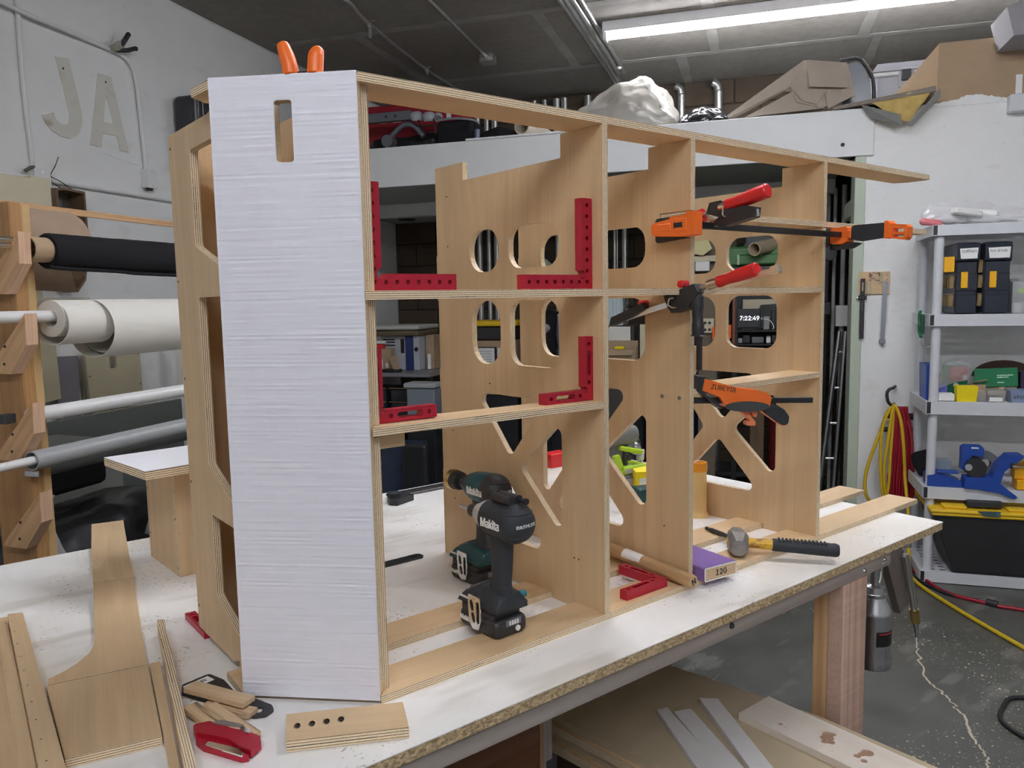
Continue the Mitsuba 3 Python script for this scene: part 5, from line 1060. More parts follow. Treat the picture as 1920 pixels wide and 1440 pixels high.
single('black_strap', 'black strap heaped at the back left of the second shelf', 'strap', blob([(3.62, -1.40, z + .03), (3.66, -1.38, z + .10), (3.64, -1.42, z + .12)], [.028, .03, .028], .02, .01, 20, 6, z + .001), BLKFAB, ROOM, smooth=True)
# black tote with a yellow lid on the bottom tier
z = z_of(0)
k = thing('storage_tote', 'large black storage tote with a yellow lid on the bottom shelf', 'tote')
part(k, 'tub', tm(mf(hull(*[np.array(rbox((3.555, -1.685, z + .02), (.35, .36, .03), .014).vertices), np.array(rbox((3.555, -1.66, z + .31), (.42, .50, .03), .014).vertices)]))), BLACKP, ROOM, smooth=40)
part(k, 'lid', cat(rbox((3.555, -1.66, z + .335), (.46, .545, .022), .010), bx(3.345, 3.42, -1.56, -1.45, z + .345, z + .362, .006), bx(3.345, 3.42, -1.86, -1.74, z + .345, z + .358, .006)), YELLOW, ROOM, smooth=40, label='yellow lid')
part(k, 'rim', rbox((3.555, -1.66, z + .318), (.448, .53, .018), .008), YELLOW, ROOM, smooth=40)
part(k, 'latch', hull(np.array([[a, b, zz] for a in (3.322, 3.334) for b, zz in [(-1.60, z + .345), (-1.70, z + .347), (-1.70, z + .322), (-1.63, z + .322)]])), mat('slate_plastic', [.05, .085, .095], .4, .4), ROOM, label='slate grey latch')
single('power_strip', 'black charger lying on the yellow lid', 'charger', rbox((3.40, -1.64, z + .372), (.07, .16, .035), .008), BLACKP, ROOM, smooth=40)
# things on the partition: jig board, combination square, ruler, hook with cables
k = thing('jig_board', 'small plywood jig board with holes screwed to the partition wall', 'board')
jp = sbox(-1.252, 1.494, -1.086, 1.6195).difference(shapely.union_all([Point(-1.10, 1.602).buffer(.004), Point(-1.235, 1.60).buffer(.003), Point(-1.238, 1.575).buffer(.003)]))
part(k, 'board', prism(jp, AW - .014, AW - .0005, 'yz'), PLY, ROOM)
part(k, 'stamp', bx(AW - .0148, AW - .014, -1.200, -1.142, 1.568, 1.616), mat('red_brown_stamp', mikit.proc(lambda p, n, uv: mix((.20, .09, .07), (.55, .42, .28), smoothstep(.4, .6, fbm(p.x * 60.0, p.y * 60.0, p.z * 60.0, 3)))), .7, .2), ROOM)
for q in (bx(AW - .022, AW - .0142, -1.153, -1.132, 1.495, 1.565, .001), bx(AW - .022, AW - .0142, -1.213, -1.199, 1.56, 1.612, .001), prism(Polygon([(-1.186, 1.568), (-1.222, 1.535), (-1.222, 1.530), (-1.186, 1.560)]), AW - .018, AW - .0142, 'yz')): part(k, 'strip', q, AGED, ROOM)
k = thing('combination_square', 'black combination square hanging from the jig board', 'square')
part(k, 'blade', prism(sbox(-1.122, 1.240, -1.097, 1.582).difference(LineString([(-1.1095, 1.515), (-1.1095, 1.56)]).buffer(.0045, 4)).difference(LineString([(-1.1095, 1.40), (-1.1095, 1.455)]).buffer(.0016, 3)), AW - .031, AW - .027, 'yz'), BLKMET, ROOM)
part(k, 'slider', bx(AW - .036, AW - .022, -1.132, -1.088, 1.462, 1.488, .003), BLKMET, ROOM); part(k, 'knob', cyl((AW - .029, -1.078, 1.474), (AW - .029, -1.088, 1.474), .006, 12), STEEL, ROOM, smooth=40)
part(k, 'nail', cyl((AW - .034, -1.1095, 1.553), (AW - .002, -1.1095, 1.553), .0022, 8), STEEL, ROOM)
k = thing('steel_ruler', 'grey steel ruler hanging on the partition wall beside the black square', 'ruler')
part(k, 'blade', prism(LineString([(-1.229, 1.556), (-1.221, 1.235)]).buffer(.0118, cap_style='flat').union(Point(-1.229, 1.556).buffer(.0118)).difference(Point(-1.229, 1.556).buffer(.004)), AW - .026, AW - .0245, 'yz'), mat('dull_steel', [.30, .32, .35], .38, .5, .9), ROOM)
part(k, 'hook_end', bx(AW - .034, AW - .018, -1.236, -1.204, 1.212, 1.236, .002), 'm_dull_steel', ROOM); part(k, 'nail', cyl((AW - .030, -1.229, 1.556), (AW - .002, -1.229, 1.556), .0025, 8), STEEL, ROOM)
part(k, 'lower_tab', cyl((AW - .026, -1.222, 1.212), (AW - .026, -1.222, 1.198), .005, 8), 'm_dull_steel', ROOM)
def cable(name, label, pts, r, m, cat_='cable', n=8, M=ROOM, group=None):
    return single(name, label, cat_, tubes(spline(pts, n), r, 8), m, M, group, smooth=True)
single('wall_hook', 'black curved hook on the partition wall holding the cables', 'hook', tubes(spline([(AW - .02, -1.296, .966), (AW - .09, -1.276, .966), (AW - .10, -1.252, .955), (AW - .10, -1.243, .930), (AW - .10, -1.250, .89), (AW - .075, -1.268, .868), (AW - .05, -1.285, .862), (AW - .005, -1.295, .862)], 6), .009, 10), BLACKP, ROOM, smooth=True)
YC = mat('yellow_cable', [.62, .42, .02], .45, .4); RC = mat('dark_red_cable', [.26, .008, .02], .42, .4); BC = mat('black_cable', [.015, .015, .016], .5, .4)
ah = AW - .11
cable('extension_cable', 'yellow extension cord looped over the hook and running down to the floor', [(ah, -1.262, .855), (ah, -1.243, .82), (ah, -1.215, .72), (ah - .01, -1.175, .60), (ah - .01, -1.145, .48), (ah - .01, -1.142, .38), (ah, -1.17, .315), (ah, -1.23, .31), (ah, -1.262, .36), (ah, -1.272, .52), (ah, -1.285, .70), (ah, -1.283, .80), (ah - .01, -1.275, .865), (ah - .02, -1.288, .86), (ah - .02, -1.315, .78), (ah - .02, -1.335, .62), (ah - .03, -1.345, .45), (ah - .10, -1.355, .28), (3.62, -1.345, .14), (3.50, -1.332, .03), (3.42, -1.330, .012), (3.26, -1.365, .010), (3.08, -1.43, .010), (2.90, -1.502, .010), (2.62, -1.625, .010), (2.35, -1.74, .010)], .0098, YC)
cable('extension_cable', 'yellow cord loop hanging left of the red cords', [(ah - .02, -1.268, .862), (ah - .02, -1.252, .84), (ah - .02, -1.222, .74), (ah - .02, -1.215, .60), (ah - .02, -1.222, .46), (ah - .02, -1.235, .36), (ah - .02, -1.25, .33), (ah - .02, -1.262, .42), (ah - .02, -1.268, .60), (ah - .02, -1.272, .75), (ah - .02, -1.276, .858)], .0090, YC)
cable('extension_cable', 'yellow cord loop crossing in front of the red cords', [(ah - .035, -1.272, .868), (ah - .035, -1.262, .80), (ah - .035, -1.248, .66), (ah - .035, -1.235, .52), (ah - .035, -1.24, .40), (ah - .03, -1.26, .34)], .0090, YC)
ORD = ['first', 'second', 'third', 'fourth', 'fifth', 'sixth', 'seventh', 'eighth', 'ninth']
for i in range(9):
    o = i * .0105; d = .004 * ((i * 7) % 5)
    lo = .30 + .018 * ((i * 5) % 4)
    cable('red_cable', f'dark red cable in the hanging bundle, {ORD[i]} of nine from the hook', [(ah - .012 + d, -1.292 - o * .5, .862), (ah - .015 + d, -1.288 - o * .9, .76), (ah - .018 + d, -1.272 - o * 1.25, .58), (ah - .018 + d, -1.260 - o * 1.45, .42), (ah - .01 + d, -1.268 - o * 1.35, lo), (ah + .0 + d, -1.285 - o * 1.1, lo + .03), (ah + .01 + d, -1.285 - o, .55), (ah + .008 + d, -1.296 - o * .6, .86)], .0082, RC, group='dark red cords on the hook')
cable('red_cable', 'dark red cord swinging out to the right towards the shelving post', [(ah + .02, -1.335, .86), (ah - .03, -1.368, .70), (ah - .05, -1.374, .56), (ah - .05, -1.385, .46), (ah - .05, -1.383, .38), (ah - .03, -1.370, .32), (ah, -1.35, .30)], .0085, RC)
cable('floor_cable', 'dark red cord lying on the floor beside the yellow one', [(3.95, -1.34, .25), (3.80, -1.33, .06), (3.60, -1.35, .011), (3.36, -1.405, .010), (3.22, -1.463, .010), (3.13, -1.608, .010)], .0092, RC)
k = cable('floor_cable', 'dark red cord with a black plug joint lying in front of the shelving', [(3.128, -1.612, .010), (3.10, -1.66, .010), (3.08, -1.75, .010), (3.03, -1.92, .010), (2.9, -2.2, .010)], .0092, RC)
part(k, 'plug', cyl((3.131, -1.606, .0165), (3.108, -1.648, .0165), .0155, 14), BLACKP, ROOM, smooth=40)
cable('floor_cable', 'black cord lying on the floor near the red one', [(3.90, -1.33, .22), (3.72, -1.325, .03), (3.45, -1.345, .009), (3.25, -1.43, .009), (3.18, -1.52, .009), (3.17, -1.58, .009)], .0075, BC)
cable('floor_cable', 'black cord loop on the floor at the right edge', [(2.17, -1.60, .008), (2.172, -1.495, .008), (2.15, -1.44, .008), (2.085, -1.402, .008), (2.01, -1.372, .008), (1.95, -1.372, .008), (1.875, -1.41, .008), (1.78, -1.50, .008)], .0075, BC)
cable('cable_clip', 'green strap clipped to the left side of the shelving', [(SF + .16, SL + .012, 1.40), (SF + .14, SL + .02, 1.38), (SF + .11, SL + .022, 1.335), (SF + .12, SL + .02, 1.30), (SF + .09, SL + .018, 1.27)], .008, GREEN, 'strap')
single('green_clip', 'dark green box clip on the side of the shelving', 'clip', bx(SF + .10, SF + .17, SL + .0015, SL + .022, 1.285, 1.385, .004), mat('dark_green_plastic', [.015, .06, .035], .5, .4), ROOM)
cable('wire_hook', 'thin wire hook hanging below the green clip', [(SF + .10, SL + .02, 1.28), (SF + .09, SL + .022, 1.25), (SF + .07, SL + .012, 1.225), (SF + .055, SL - .012, 1.22), (SF + .06, SL - .03, 1.235)], .0028, STEEL, 'hook')
for i, (b, z) in enumerate([(-1.262, .80), (-1.258, .722)]):
    single('hose_fitting', f'black hose fitting on the wall behind the cords, the {["upper", "lower"][i]} one', 'fitting', cat(cyl((AW - .06, b + .02, z), (AW - .06, b - .13, z - .0), .014, 12), cyl((AW - .06, b - .10, z), (AW - .06, b - .135, z), .019, 12)), BLKMET, ROOM, smooth=40)
# spray gun and blow gun hanging under the bench end
ALU = mat('brushed_aluminium', [.62, .62, .65], .3, .5, 1.0)
k = thing('spray_gun', 'paint spray gun with an aluminium cup hanging under the right end of the bench', 'spray gun')
SG_ = BENCH @ tr(1.690, .10, 0)
part(k, 'cup', lathe([(0, -.505), (.050, -.505), (.052, -.500), (.052, -.478), (.0495, -.474), (.0495, -.345), (.046, -.330), (.034, -.305), (.031, -.292), (.033, -.290), (.033, -.282), (.030, -.280), (.028, -.262), (.015, -.256), (0, -.255)], 32), ALU, SG_, smooth=40)
cl = cyl((0, 0, -.43), (0, 0, -.385), .0499, 40, cap=False).slice_plane((.0, -.030, 0), (0, -1, 0))
lb = part(k, 'label', cl.slice_plane((-.0, 0, 0), (.7, -.2, 0)) if False else cl, mat('black_label', [.012, .012, .014], .4, .4), SG_, label='black label with red and white print')
part(k, 'label_print', cyl((0, 0, -.393), (0, 0, -.389), .0502, 40, cap=False).slice_plane((.0, -.036, 0), (0, -1, 0)), mat('red_label_print', [.55, .03, .03], .4), SG_)
part(k, 'body', cat(cyl((0, 0, -.257), (0, 0, -.17), .012, 14), hull(np.array([[x, y, z] for y in (-.012, .012) for x, z in [(-.03, -.165), (.06, -.160), (.065, -.185), (-.035, -.195)]]))), STEEL, SG_, smooth=40)
part(k, 'trigger', tubes(spline([(.028, 0, -.18), (.036, 0, -.215), (.032, 0, -.245), (.020, 0, -.265)], 5), .0065, 8), CHROME, SG_, smooth=True)
part(k, 'hook', tubes(spline([(.01, 0, -.165), (.01, 0, -.12), (.01, -.0, -.062)], 4), .004, 8), STEEL, SG_, smooth=True)
k = thing('blow_gun', 'steel blow gun with a brass fitting hanging under the right end of the bench', 'blow gun')
BG = BENCH @ tr(1.90, .14, 0)
part(k, 'handle', hull(np.array([[x, y, z] for y in (-.012, .012) for x, z in [(-.10, -.16), (.0, -.14), (.015, -.20), (.07, -.40), (.02, -.42), (-.03, -.27), (-.085, -.22)]])), mat('taupe_metal', [.24, .205, .18], .4, .4, .5), BG, label='taupe metal handle')
part(k, 'tube', cyl((.018, -.02, -.225), (.096, -.02, -.425), .0125, 14), CHROME, BG, smooth=40)
part(k, 'valve', cat(cyl((-.02, -.02, -.135), (.045, -.02, -.150), .012, 12), cyl((.028, -.02, -.115), (.032, -.02, -.20), .013, 12), rbox((.02, -.02, -.165), (.045, .03, .03), .008)), CHROME, BG, smooth=40)
part(k, 'brass_fitting', cyl((.094, -.02, -.420), (.108, -.02, -.468), .015, 8), BRASS, BG, label='brass fitting')
part(k, 'plug', lathe([(0, 0), (.010, 0), (.010, .018), (.006, .022), (.0085, .034), (.005, .045), (.0065, .055), (0, .056)], 14), STEEL, BG @ basis((.25, 0, -1), (0, 1, 0), (.108, -.02, -.468)) @ rot('y', 90), smooth=40)
part(k, 'hook', tubes(spline([(0, -.02, -.13), (-.01, -.02, -.09), (-.02, -.02, -.062)], 4), .0035, 8), STEEL, BG, smooth=True)
# floor crack, a real shallow groove filled with pale dust
crk = [(2.99, -1.285), (2.93, -1.258), (2.86, -1.248), (2.80, -1.238), (2.66, -1.222), (2.51, -1.198), (2.40, -1.190), (2.266, -1.182), (2.20, -1.20), (2.11, -1.233), (2.04, -1.240), (1.98, -1.257), (1.90, -1.248), (1.82, -1.253), (1.75, -1.262), (1.69, -1.254), (1.5, -1.27)]
r = np.random.default_rng(4); cp = []
for (p, q) in zip(crk[:-1], crk[1:]):
    for s in np.linspace(0, 1, 7, endpoint=False): cp.append(np.array(p) * (1 - s) + np.array(q) * s + r.normal(0, .004, 2))
cp = np.array(cp); wd = .0022 + .0035 * meshkit.noise(np.c_[cp * 14, np.zeros(len(cp))], 3)
part('floor', 'crack', prism(Polygon(np.vstack([cp + np.c_[np.zeros(len(cp)), wd], (cp - np.c_[np.zeros(len(cp)), wd])[::-1]])).buffer(0), .0002, .0012), mat('pale_crack_filler', [.50, .44, .34], .9, .1), ROOM, label='pale jagged crack in the concrete')
# ------------------------------------------------------------------ on the loft
zl = 2.5255
FILM = mat('milky_polythene', [.40, .375, .335], .28, .5)
k = thing('polythene_bag', 'big milky plastic bag on the loft above the frame', 'bag')
bgm = blob([(4.18, .66, zl + .07), (4.20, .45, zl + .14), (4.20, .30, zl + .20), (4.20, .18, zl + .25), (4.22, .10, zl + .20), (4.20, .06, zl + .10), (4.12, .02, zl + .06)], [.07, .13, .15, .115, .11, .10, .06], .022, .032, 9, 21, zl + .001)
put(k, bgm, FILM, ROOM, smooth=35)
single('rubbish_bag', 'crumpled glossy black plastic bag on the loft', 'bag', blob([(4.12, -.11, zl + .05), (4.12, -.20, zl + .07), (4.12, -.30, zl + .055), (4.05, -.33, zl + .03), (4.06, -.10, zl + .03)], [.05, .055, .05, .028, .028], .018, .028, 16, 31, zl + .001), mat('glossy_black_film', [.012, .012, .014], .16, .7), ROOM, smooth=20)
# red tool case, floodlight and gas strut
k = thing('tool_carton', 'red printed tool carton behind the lamps on the loft', 'carton')
part(k, 'carton', bx(4.30, 4.62, 1.48, 2.22, zl + .0005, zl + .38, .004), mat('red_carton', [.28, .012, .025], .5, .35), ROOM)
for i, (b, w, z, h, m) in enumerate([(2.06, .06, .255, .07, mat('tan_print', [.45, .40, .22], .5)), (1.95, .07, .255, .075, WHITEP), (1.86, .05, .255, .075, INK), (1.55, .035, .24, .10, WHITEP), (2.14, .03, .27, .05, WHITEP)]):
    part(k, 'print', bx(4.2990, 4.2998, b - w / 2, b + w / 2, zl + z, zl + z + h), m, ROOM)
part(k, 'print_lettering', letters('0%', .045, .0006, ROOM @ mat4((4.2985, 1.978, zl + .27), np.array([[0, 0, -1], [-1, 0, 0], [0, 1, 0]], float)), True), INK)
k = thing('work_lamp', 'grey twin work lamp with a square tube stand on the loft', 'lamp')
part(k, 'square_tube', bx(4.02, 4.065, 1.72, 2.30, zl + .20, zl + .262, .003), mat('slate_metal', [.14, .15, .17], .4, .5, .3), ROOM)
for b in (1.90, 1.83): part(k, 'tube_hole', cyl((4.0188, b, zl + .232), (4.021, b, zl + .232), .009, 12), DARK, ROOM)
part(k, 'arm', tubes(spline([(4.03, 1.885, zl + .085), (4.03, 1.80, zl + .155), (4.03, 1.745, zl + .17), (4.03, 1.69, zl + .15), (4.03, 1.63, zl + .085)], 6), .018, 10), 'm_slate_metal', ROOM, smooth=True)
part(k, 'pivot', cyl((3.99, 1.885, zl + .065), (4.06, 1.885, zl + .065), .042, 20), 'm_slate_metal', ROOM, smooth=40)
for i, b in enumerate((1.685, 1.595)):
    part(k, 'lamp_head', lathe([(0, .05), (.02, .049), (.036, .040), (.043, .022), (.042, 0), (.036, -.012), (0, -.012)], 20), GREYP, ROOM @ tr(4.05, b, zl + .205 - .01 * i) @ rot('y', -12), smooth=40, label='grey lamp head')
part(k, 'lamp_disc', cyl((4.06, 1.535, zl + .20), (4.07, 1.535, zl + .22), .030, 16), GREYP, ROOM, smooth=40)
part(k, 'guard', cat(tubes(spline([(4.02, 1.72, zl + .19), (4.01, 1.66, zl + .15), (4.01, 1.60, zl + .145), (4.02, 1.53, zl + .15)], 5), .005, 6), tubes(spline([(4.02, 1.66, zl + .19), (4.01, 1.63, zl + .12), (4.01, 1.57, zl + .10), (4.02, 1.535, zl + .105)], 5), .005, 6), tubes(spline([(4.02, 1.55, zl + .19), (4.01, 1.54, zl + .14), (4.02, 1.535, zl + .08)], 5), .005, 6)), BLKMET, ROOM, smooth=True)
single('folded_stands', 'black heap of folded stands under the work lamp', 'stand', blob([(4.20, 2.05, zl + .06), (4.20, 1.90, zl + .05), (4.20, 1.70, zl + .05), (4.20, 1.63, zl + .07)], [.06, .05, .05, .07], .03, .02, 14, 8, zl + .001), BLKMET, ROOM, smooth=30)
k = thing('tool_bag', 'black canvas tool bag on the loft', 'bag')
part(k, 'bag', rbox((4.10, 1.395, zl + .085), (.22, .255, .165), .03), BLKFAB, ROOM, smooth=40); part(k, 'rim', tubes(spline([(3.985, 1.52, zl + .165), (3.98, 1.40, zl + .17), (3.985, 1.28, zl + .155), (4.1, 1.268, zl + .16)], 5), .008, 8), mat('grey_piping', [.20, .21, .22], .6), ROOM, smooth=True)
part(k, 'flap', hull(np.array([[3.985, 1.50, zl + .09], [3.975, 1.30, zl + .12], [3.985, 1.30, zl + .15], [3.985, 1.51, zl + .15], [3.99, 1.40, zl + .07]])), BLKFAB, ROOM)
single('water_bottle', 'narrow blue grey bottle beside the black tool bag', 'bottle', cyl((4.0, 1.235, zl + .001), (4.0, 1.235, zl + .09), .018, 14), mat('slate_blue', [.10, .13, .19], .35, .5), ROOM, smooth=40)
single('duffel', 'low black duffel on the loft', 'bag', blob([(4.06, 1.19, zl + .04), (4.06, 1.10, zl + .055), (4.06, 1.02, zl + .04)], [.045, .055, .04], .025, .01, 12, 9, zl + .001), BLKFAB, ROOM, smooth=True)
single('paper_tube', 'end of a beige paper tube lying on the loft', 'tube', ringtube(.052, .043, .6, 30), mat('beige_tube', [.50, .44, .36], .6, .3), ROOM @ tr(3.915, .905, zl + .0675) @ rot('z', -8) @ rot('y', 90), smooth=40)
single('white_rag', 'white paper lying beside the beige tube', 'paper', bx(3.93, 4.15, .74, .83, zl + .0005, zl + .012, .003), PAPER, ROOM)
# crumpled carton with loose flaps
k = thing('battered_carton', 'tilted grey brown carton with loose flaps on the loft', 'carton')
GC = mat('grey_cardboard', mikit.proc(lambda p, n, uv: mix((.33, .275, .225), (.41, .35, .29), fbm(p.x * 9.0, p.y * 9.0, p.z * 9.0, 3))), .75, .2)
PCARD = GC
ab3 = lambda L, a: np.array([[a, b, z] for b, z in L])
end = [(-.682, 2.690), (-.770, 2.832), (-1.010, 2.785), (-1.053, 2.600), (-.872, 2.552), (-.72, 2.60)]
part(k, 'end_wall', prism(Polygon([(-.700, 2.686), (-.774, 2.826), (-1.006, 2.780), (-1.048, 2.603), (-.872, 2.556), (-.735, 2.60)]), 3.935, 3.94, 'yz'), GC, ROOM)
part(k, 'flap', prism(Polygon([(-.786, 2.820), (-.998, 2.783), (-1.004, 2.648), (-.80, 2.672)]), 3.905, 3.910, 'yz'), GC, ROOM)
part(k, 'flap', prism(Polygon([(-.700, 2.684), (-.77, 2.60), (-.845, 2.575), (-.895, 2.646), (-.78, 2.66)]), 3.926, 3.931, 'yz'), GC, ROOM)
part(k, 'flap', prism(Polygon([(-.905, 2.545), (-1.030, 2.60), (-1.006, 2.648), (-.888, 2.632)]), 3.921, 3.926, 'yz'), GC, ROOM)
part(k, 'top_wall', hull(np.array([[3.938, -.700, 2.690], [3.938, -.774, 2.830], [4.05, -.29, 2.545], [4.05, -.37, 2.552], [4.30, -.45, 2.66], [4.2, -.33, 2.56], [3.945, -.705, 2.685], [3.945, -.778, 2.826], [4.05, -.295, 2.5400]])), PCARD, ROOM, label='worn top face')
part(k, 'bottom_wall', hull(np.array([[3.939, -.71, 2.66], [3.939, -.89, 2.554], [4.3, -.55, 2.54], [4.3, -.80, 2.54], [3.97, -.45, 2.545], [3.945, -.72, 2.64]])), GC, ROOM)
part(k, 'side_wall', hull(np.array([[3.94, -.778, 2.826], [3.94, -1.004, 2.782], [4.25, -.60, 2.75], [4.25, -.85, 2.72], [4.25, -.60, 2.745]])), GC, ROOM)
k = thing('framed_screen', 'dark framed screen standing behind the battered carton', 'frame')
part(k, 'panel', hull(np.array([[a, b, z] for a in (4.02, 4.05) for b, z in [(-.99, 2.56), (-.985, 2.80), (-1.06, 2.815), (-1.095, 2.79), (-1.135, 2.70), (-1.145, 2.58)]])), mat('dark_slate_panel', [.05, .06, .075], .3, .5), ROOM)
part(k, 'rim', tubes(spline([(4.012, -.97, 2.825), (4.012, -1.06, 2.828), (4.012, -1.10, 2.795), (4.012, -1.145, 2.71), (4.012, -1.155, 2.59)], 5), .010, 8), BLACKP, ROOM, smooth=True)
k = thing('cooler', 'grey cooler box with a black latch on the loft', 'cooler')
part(k, 'body', bx(4.10, 4.5, -1.68, -1.17, zl + .0005, zl + .215, .012), mat('cool_grey_plastic', [.36, .365, .40], .45, .4), ROOM)
part(k, 'seam', bx(4.094, 4.5, -1.755, -1.155, zl + .212, zl + .235, .006), WHITEP, ROOM)
part(k, 'lid', hull(np.array([[a, b, z] for a, b, z in [(4.09, -1.69, zl + .236), (4.09, -1.15, zl + .236), (4.5, -1.69, zl + .236), (4.5, -1.15, zl + .236), (4.11, -1.66, zl + .285), (4.11, -1.18, zl + .285), (4.48, -1.66, zl + .285), (4.48, -1.18, zl + .285)]])), mat('lid_grey', [.17, .17, .18], .5, .4), ROOM)
part(k, 'latch', bx(4.080, 4.10, -1.355, -1.305, zl + .175, zl + .242, .004), BLACKP, ROOM); part(k, 'latch_seat', bx(4.092, 4.10, -1.372, -1.29, zl + .14, zl + .235, .003), 'm_cool_grey_plastic', ROOM); part(k, 'badge', bx(4.097, 4.10, -1.50, -1.42, zl + .12, zl + .175, .002), INK, ROOM)
k = thing('roof_board', 'grey weathered board jutting out over the end of the beam', 'board')
put(k, W(hull(np.array([[a, b, z] for a, b, z in [(3.90, -.93, 2.548), (3.80, -1.43, 2.592), (3.79, -1.43, 2.562), (3.90, -.93, 2.530), (4.15, -.98, 2.560), (4.1, -1.43, 2.600), (4.1, -1.43, 2.57), (4.15, -.98, 2.54)]])), (-.2, -1, .1), (0, 0, 1), .02), mat('weathered_board', mikit.proc(lambda p, n, uv: mix((.17, .145, .12), (.28, .24, .20), noise(uv.x * 5.0, uv.y * 160.0))), .8, .2), ROOM)
k = thing('insulation_batt', 'torn yellow insulation with grey facing hanging over the beam end', 'insulation')
YI = mat('yellow_insulation', mikit.proc(lambda p, n, uv: mix((.40, .27, .07), (.66, .49, .20), fbm(p.x * 30.0, p.y * 30.0, p.z * 18.0, 3))), .9, .1)
part(k, 'fibre', lumpy(tm(mf(hull(np.array([[3.86, -1.12, 2.545], [3.80, -1.42, 2.585], [3.83, -1.285, 2.425], [3.84, -1.31, 2.42], [3.88, -1.40, 2.55], [3.88, -1.15, 2.53], [3.88, -1.29, 2.45]]))).refine_to_length(.014)), .009, 30, 4), YI, ROOM, smooth=30)
part(k, 'facing', hull(np.array([[3.86, -1.075, 2.538], [3.815, -1.265, 2.46], [3.815, -1.272, 2.405], [3.87, -1.12, 2.465], [3.865, -1.075, 2.53], [3.82, -1.268, 2.40]])), mat('grey_facing', [.20, .20, .19], .7, .2), ROOM)
part(k, 'facing', hull(np.array([[3.79, -1.448, 2.575], [3.80, -1.425, 2.535], [3.81, -1.30, 2.398], [3.81, -1.325, 2.392], [3.795, -1.452, 2.53], [3.82, -1.31, 2.395]])), 'm_grey_facing', ROOM)
# big cardboard box on the partition
k = thing('cardboard_box', 'very large brown cardboard box standing on the partition wall at the right', 'box')
BB_ = [(-1.200, 2.545), (-1.470, 2.548), (-1.470, 2.832), (-1.200, 2.600)]
part(k, 'front', bx(3.927, 3.932, -2.45, -1.459, 2.5205, 2.838), CARD, ROOM)
part(k, 'side', hull(np.array([[3.933, -1.4585, 2.5260], [3.933, -1.4585, 2.838], [4.075, -1.248, 2.595], [4.075, -1.255, 2.526], [3.933, -1.4630, 2.526], [3.933, -1.4630, 2.838], [4.078, -1.252, 2.595]])), CARD, ROOM)
part(k, 'back', bx(4.045, 4.05, -2.45, -1.464, 2.5255, 2.838), CARD, ROOM)
part(k, 'top', bx(3.927, 4.05, -2.45, -1.464, 2.8385, 2.843), CARD, ROOM)
part(k, 'tape', lumpy(bx(3.9245, 3.9268, -1.865, -1.835, 2.53, 2.64), .001, 40, 3), WHITEP, ROOM)
# ragged paint line: skim coat over the foot of the box
rg = np.random.default_rng(9); bb = np.linspace(-1.447, -1.84, 34)
hgt = 2.524 + .030 * np.exp(-((bb + 1.64) / .10) ** 2) + rg.normal(0, .0025, 34)
part('wall_partition', 'skim_coat', prism(Polygon([*zip(bb, hgt), (-1.84, 2.505), (-1.447, 2.505)]), AW - .0008, AW + .0055, 'yz'), PLAST, ROOM, label='rough plaster edge along the wall top')
k = thing('electrical_box', 'grey box on the wall below the big cardboard box at the right edge', 'electrical box')
put(k, bx(AW - .07, AW - .001, -2.0, -1.795, 2.438, 2.527, .004), SHP, ROOM)
single('grey_duct', 'grey canvas covered duct end by the ceiling at the right edge', 'duct', hull(np.array([[a, b, z] for a in (3.62, 3.91) for b, z in [(-1.715, 2.862), (-1.70, 2.90), (-2.2, 3.08), (-2.2, 2.76), (-1.735, 2.76)]])), mat('grey_canvas', [.30, .29, .30], .8, .2), ROOM)
# ------------------------------------------------------------------ under the bench
UND = tr(0, 0, 0)
MDF = mat('tan_fibreboard', mikit.proc(lambda p, n, uv: mix((.42, .335, .22), (.52, .43, .30), fbm(p.x * 4.0, p.y * 4.0, p.z * 4.0, 3))), .6, .25)
STAIN = mat('reddish_cabinet_wood', mikit.proc(lambda p, n, uv: mix((.095, .038, .018), (.15, .065, .032), noise(p.x * 8.0, p.z * 90.0, p.y * 90.0))), .4, .4)
k = thing('drawer_cabinet', 'dark reddish wooden cabinet standing under the bench', 'cabinet')
part(k, 'front', bx(-.45, .392, .10, .118, .0, .835, .002), STAIN, UND); part(k, 'edge_strip', bx(.3925, .403, .099, .119, .0, .835, .001), mat('pale_edge_wood', [.28, .15, .08], .5), UND)
part(k, 'side', bx(.384, .400, .1195, .60, .0, .835, .002), STAIN, UND); part(k, 'side', bx(-.45, -.434, .1195, .60, 0, .835, .002), STAIN, UND); part(k, 'top', bx(-.45, .40, .10, .60, .8355, .840, .001), STAIN, UND)
k = thing('crate', 'dark crate carrying the stack of boards under the bench', 'crate')
put(k, bx(.66, 1.00, -.35, .36, .001, .452, .004), mat('dark_crate_wood', [.07, .045, .03], .7, .2), UND)
q = [(.606, .430), (.998, .430), (1.082, -.080), (1.0835, -.70), (.690, -.70), (.652, -.05)]
for i, (z0, z1, d, lab) in enumerate([(.453, .474, .020, 'lowest sheet of the stack of boards under the bench'), (.4745, .494, .006, 'second lowest sheet of the stack of boards under the bench'), (.4945, .513, .012, 'sheet under the top one in the stack of boards beneath the bench'), (.5135, .530, .0, 'top sheet of the stack of boards, tan with stains, under the bench')]):
    single('sheet', lab, 'board', W(prism([(x - d, y) for x, y in q], z0, z1), (-.1, 1, 0), (0, 0, 1), .0127), MDF if i in (1, 3) else PLY, UND, group=None)
WP = mat('whitewashed_strip', mikit.proc(lambda p, n, uv: mix((.62, .60, .59), (.74, .72, .71), fbm(p.x * 12.0, p.y * 12.0, p.z * 12.0, 3))), .6, .3)
def ext(a, b, f): a, b = np.array(a), np.array(b); return a + (b - a) * f
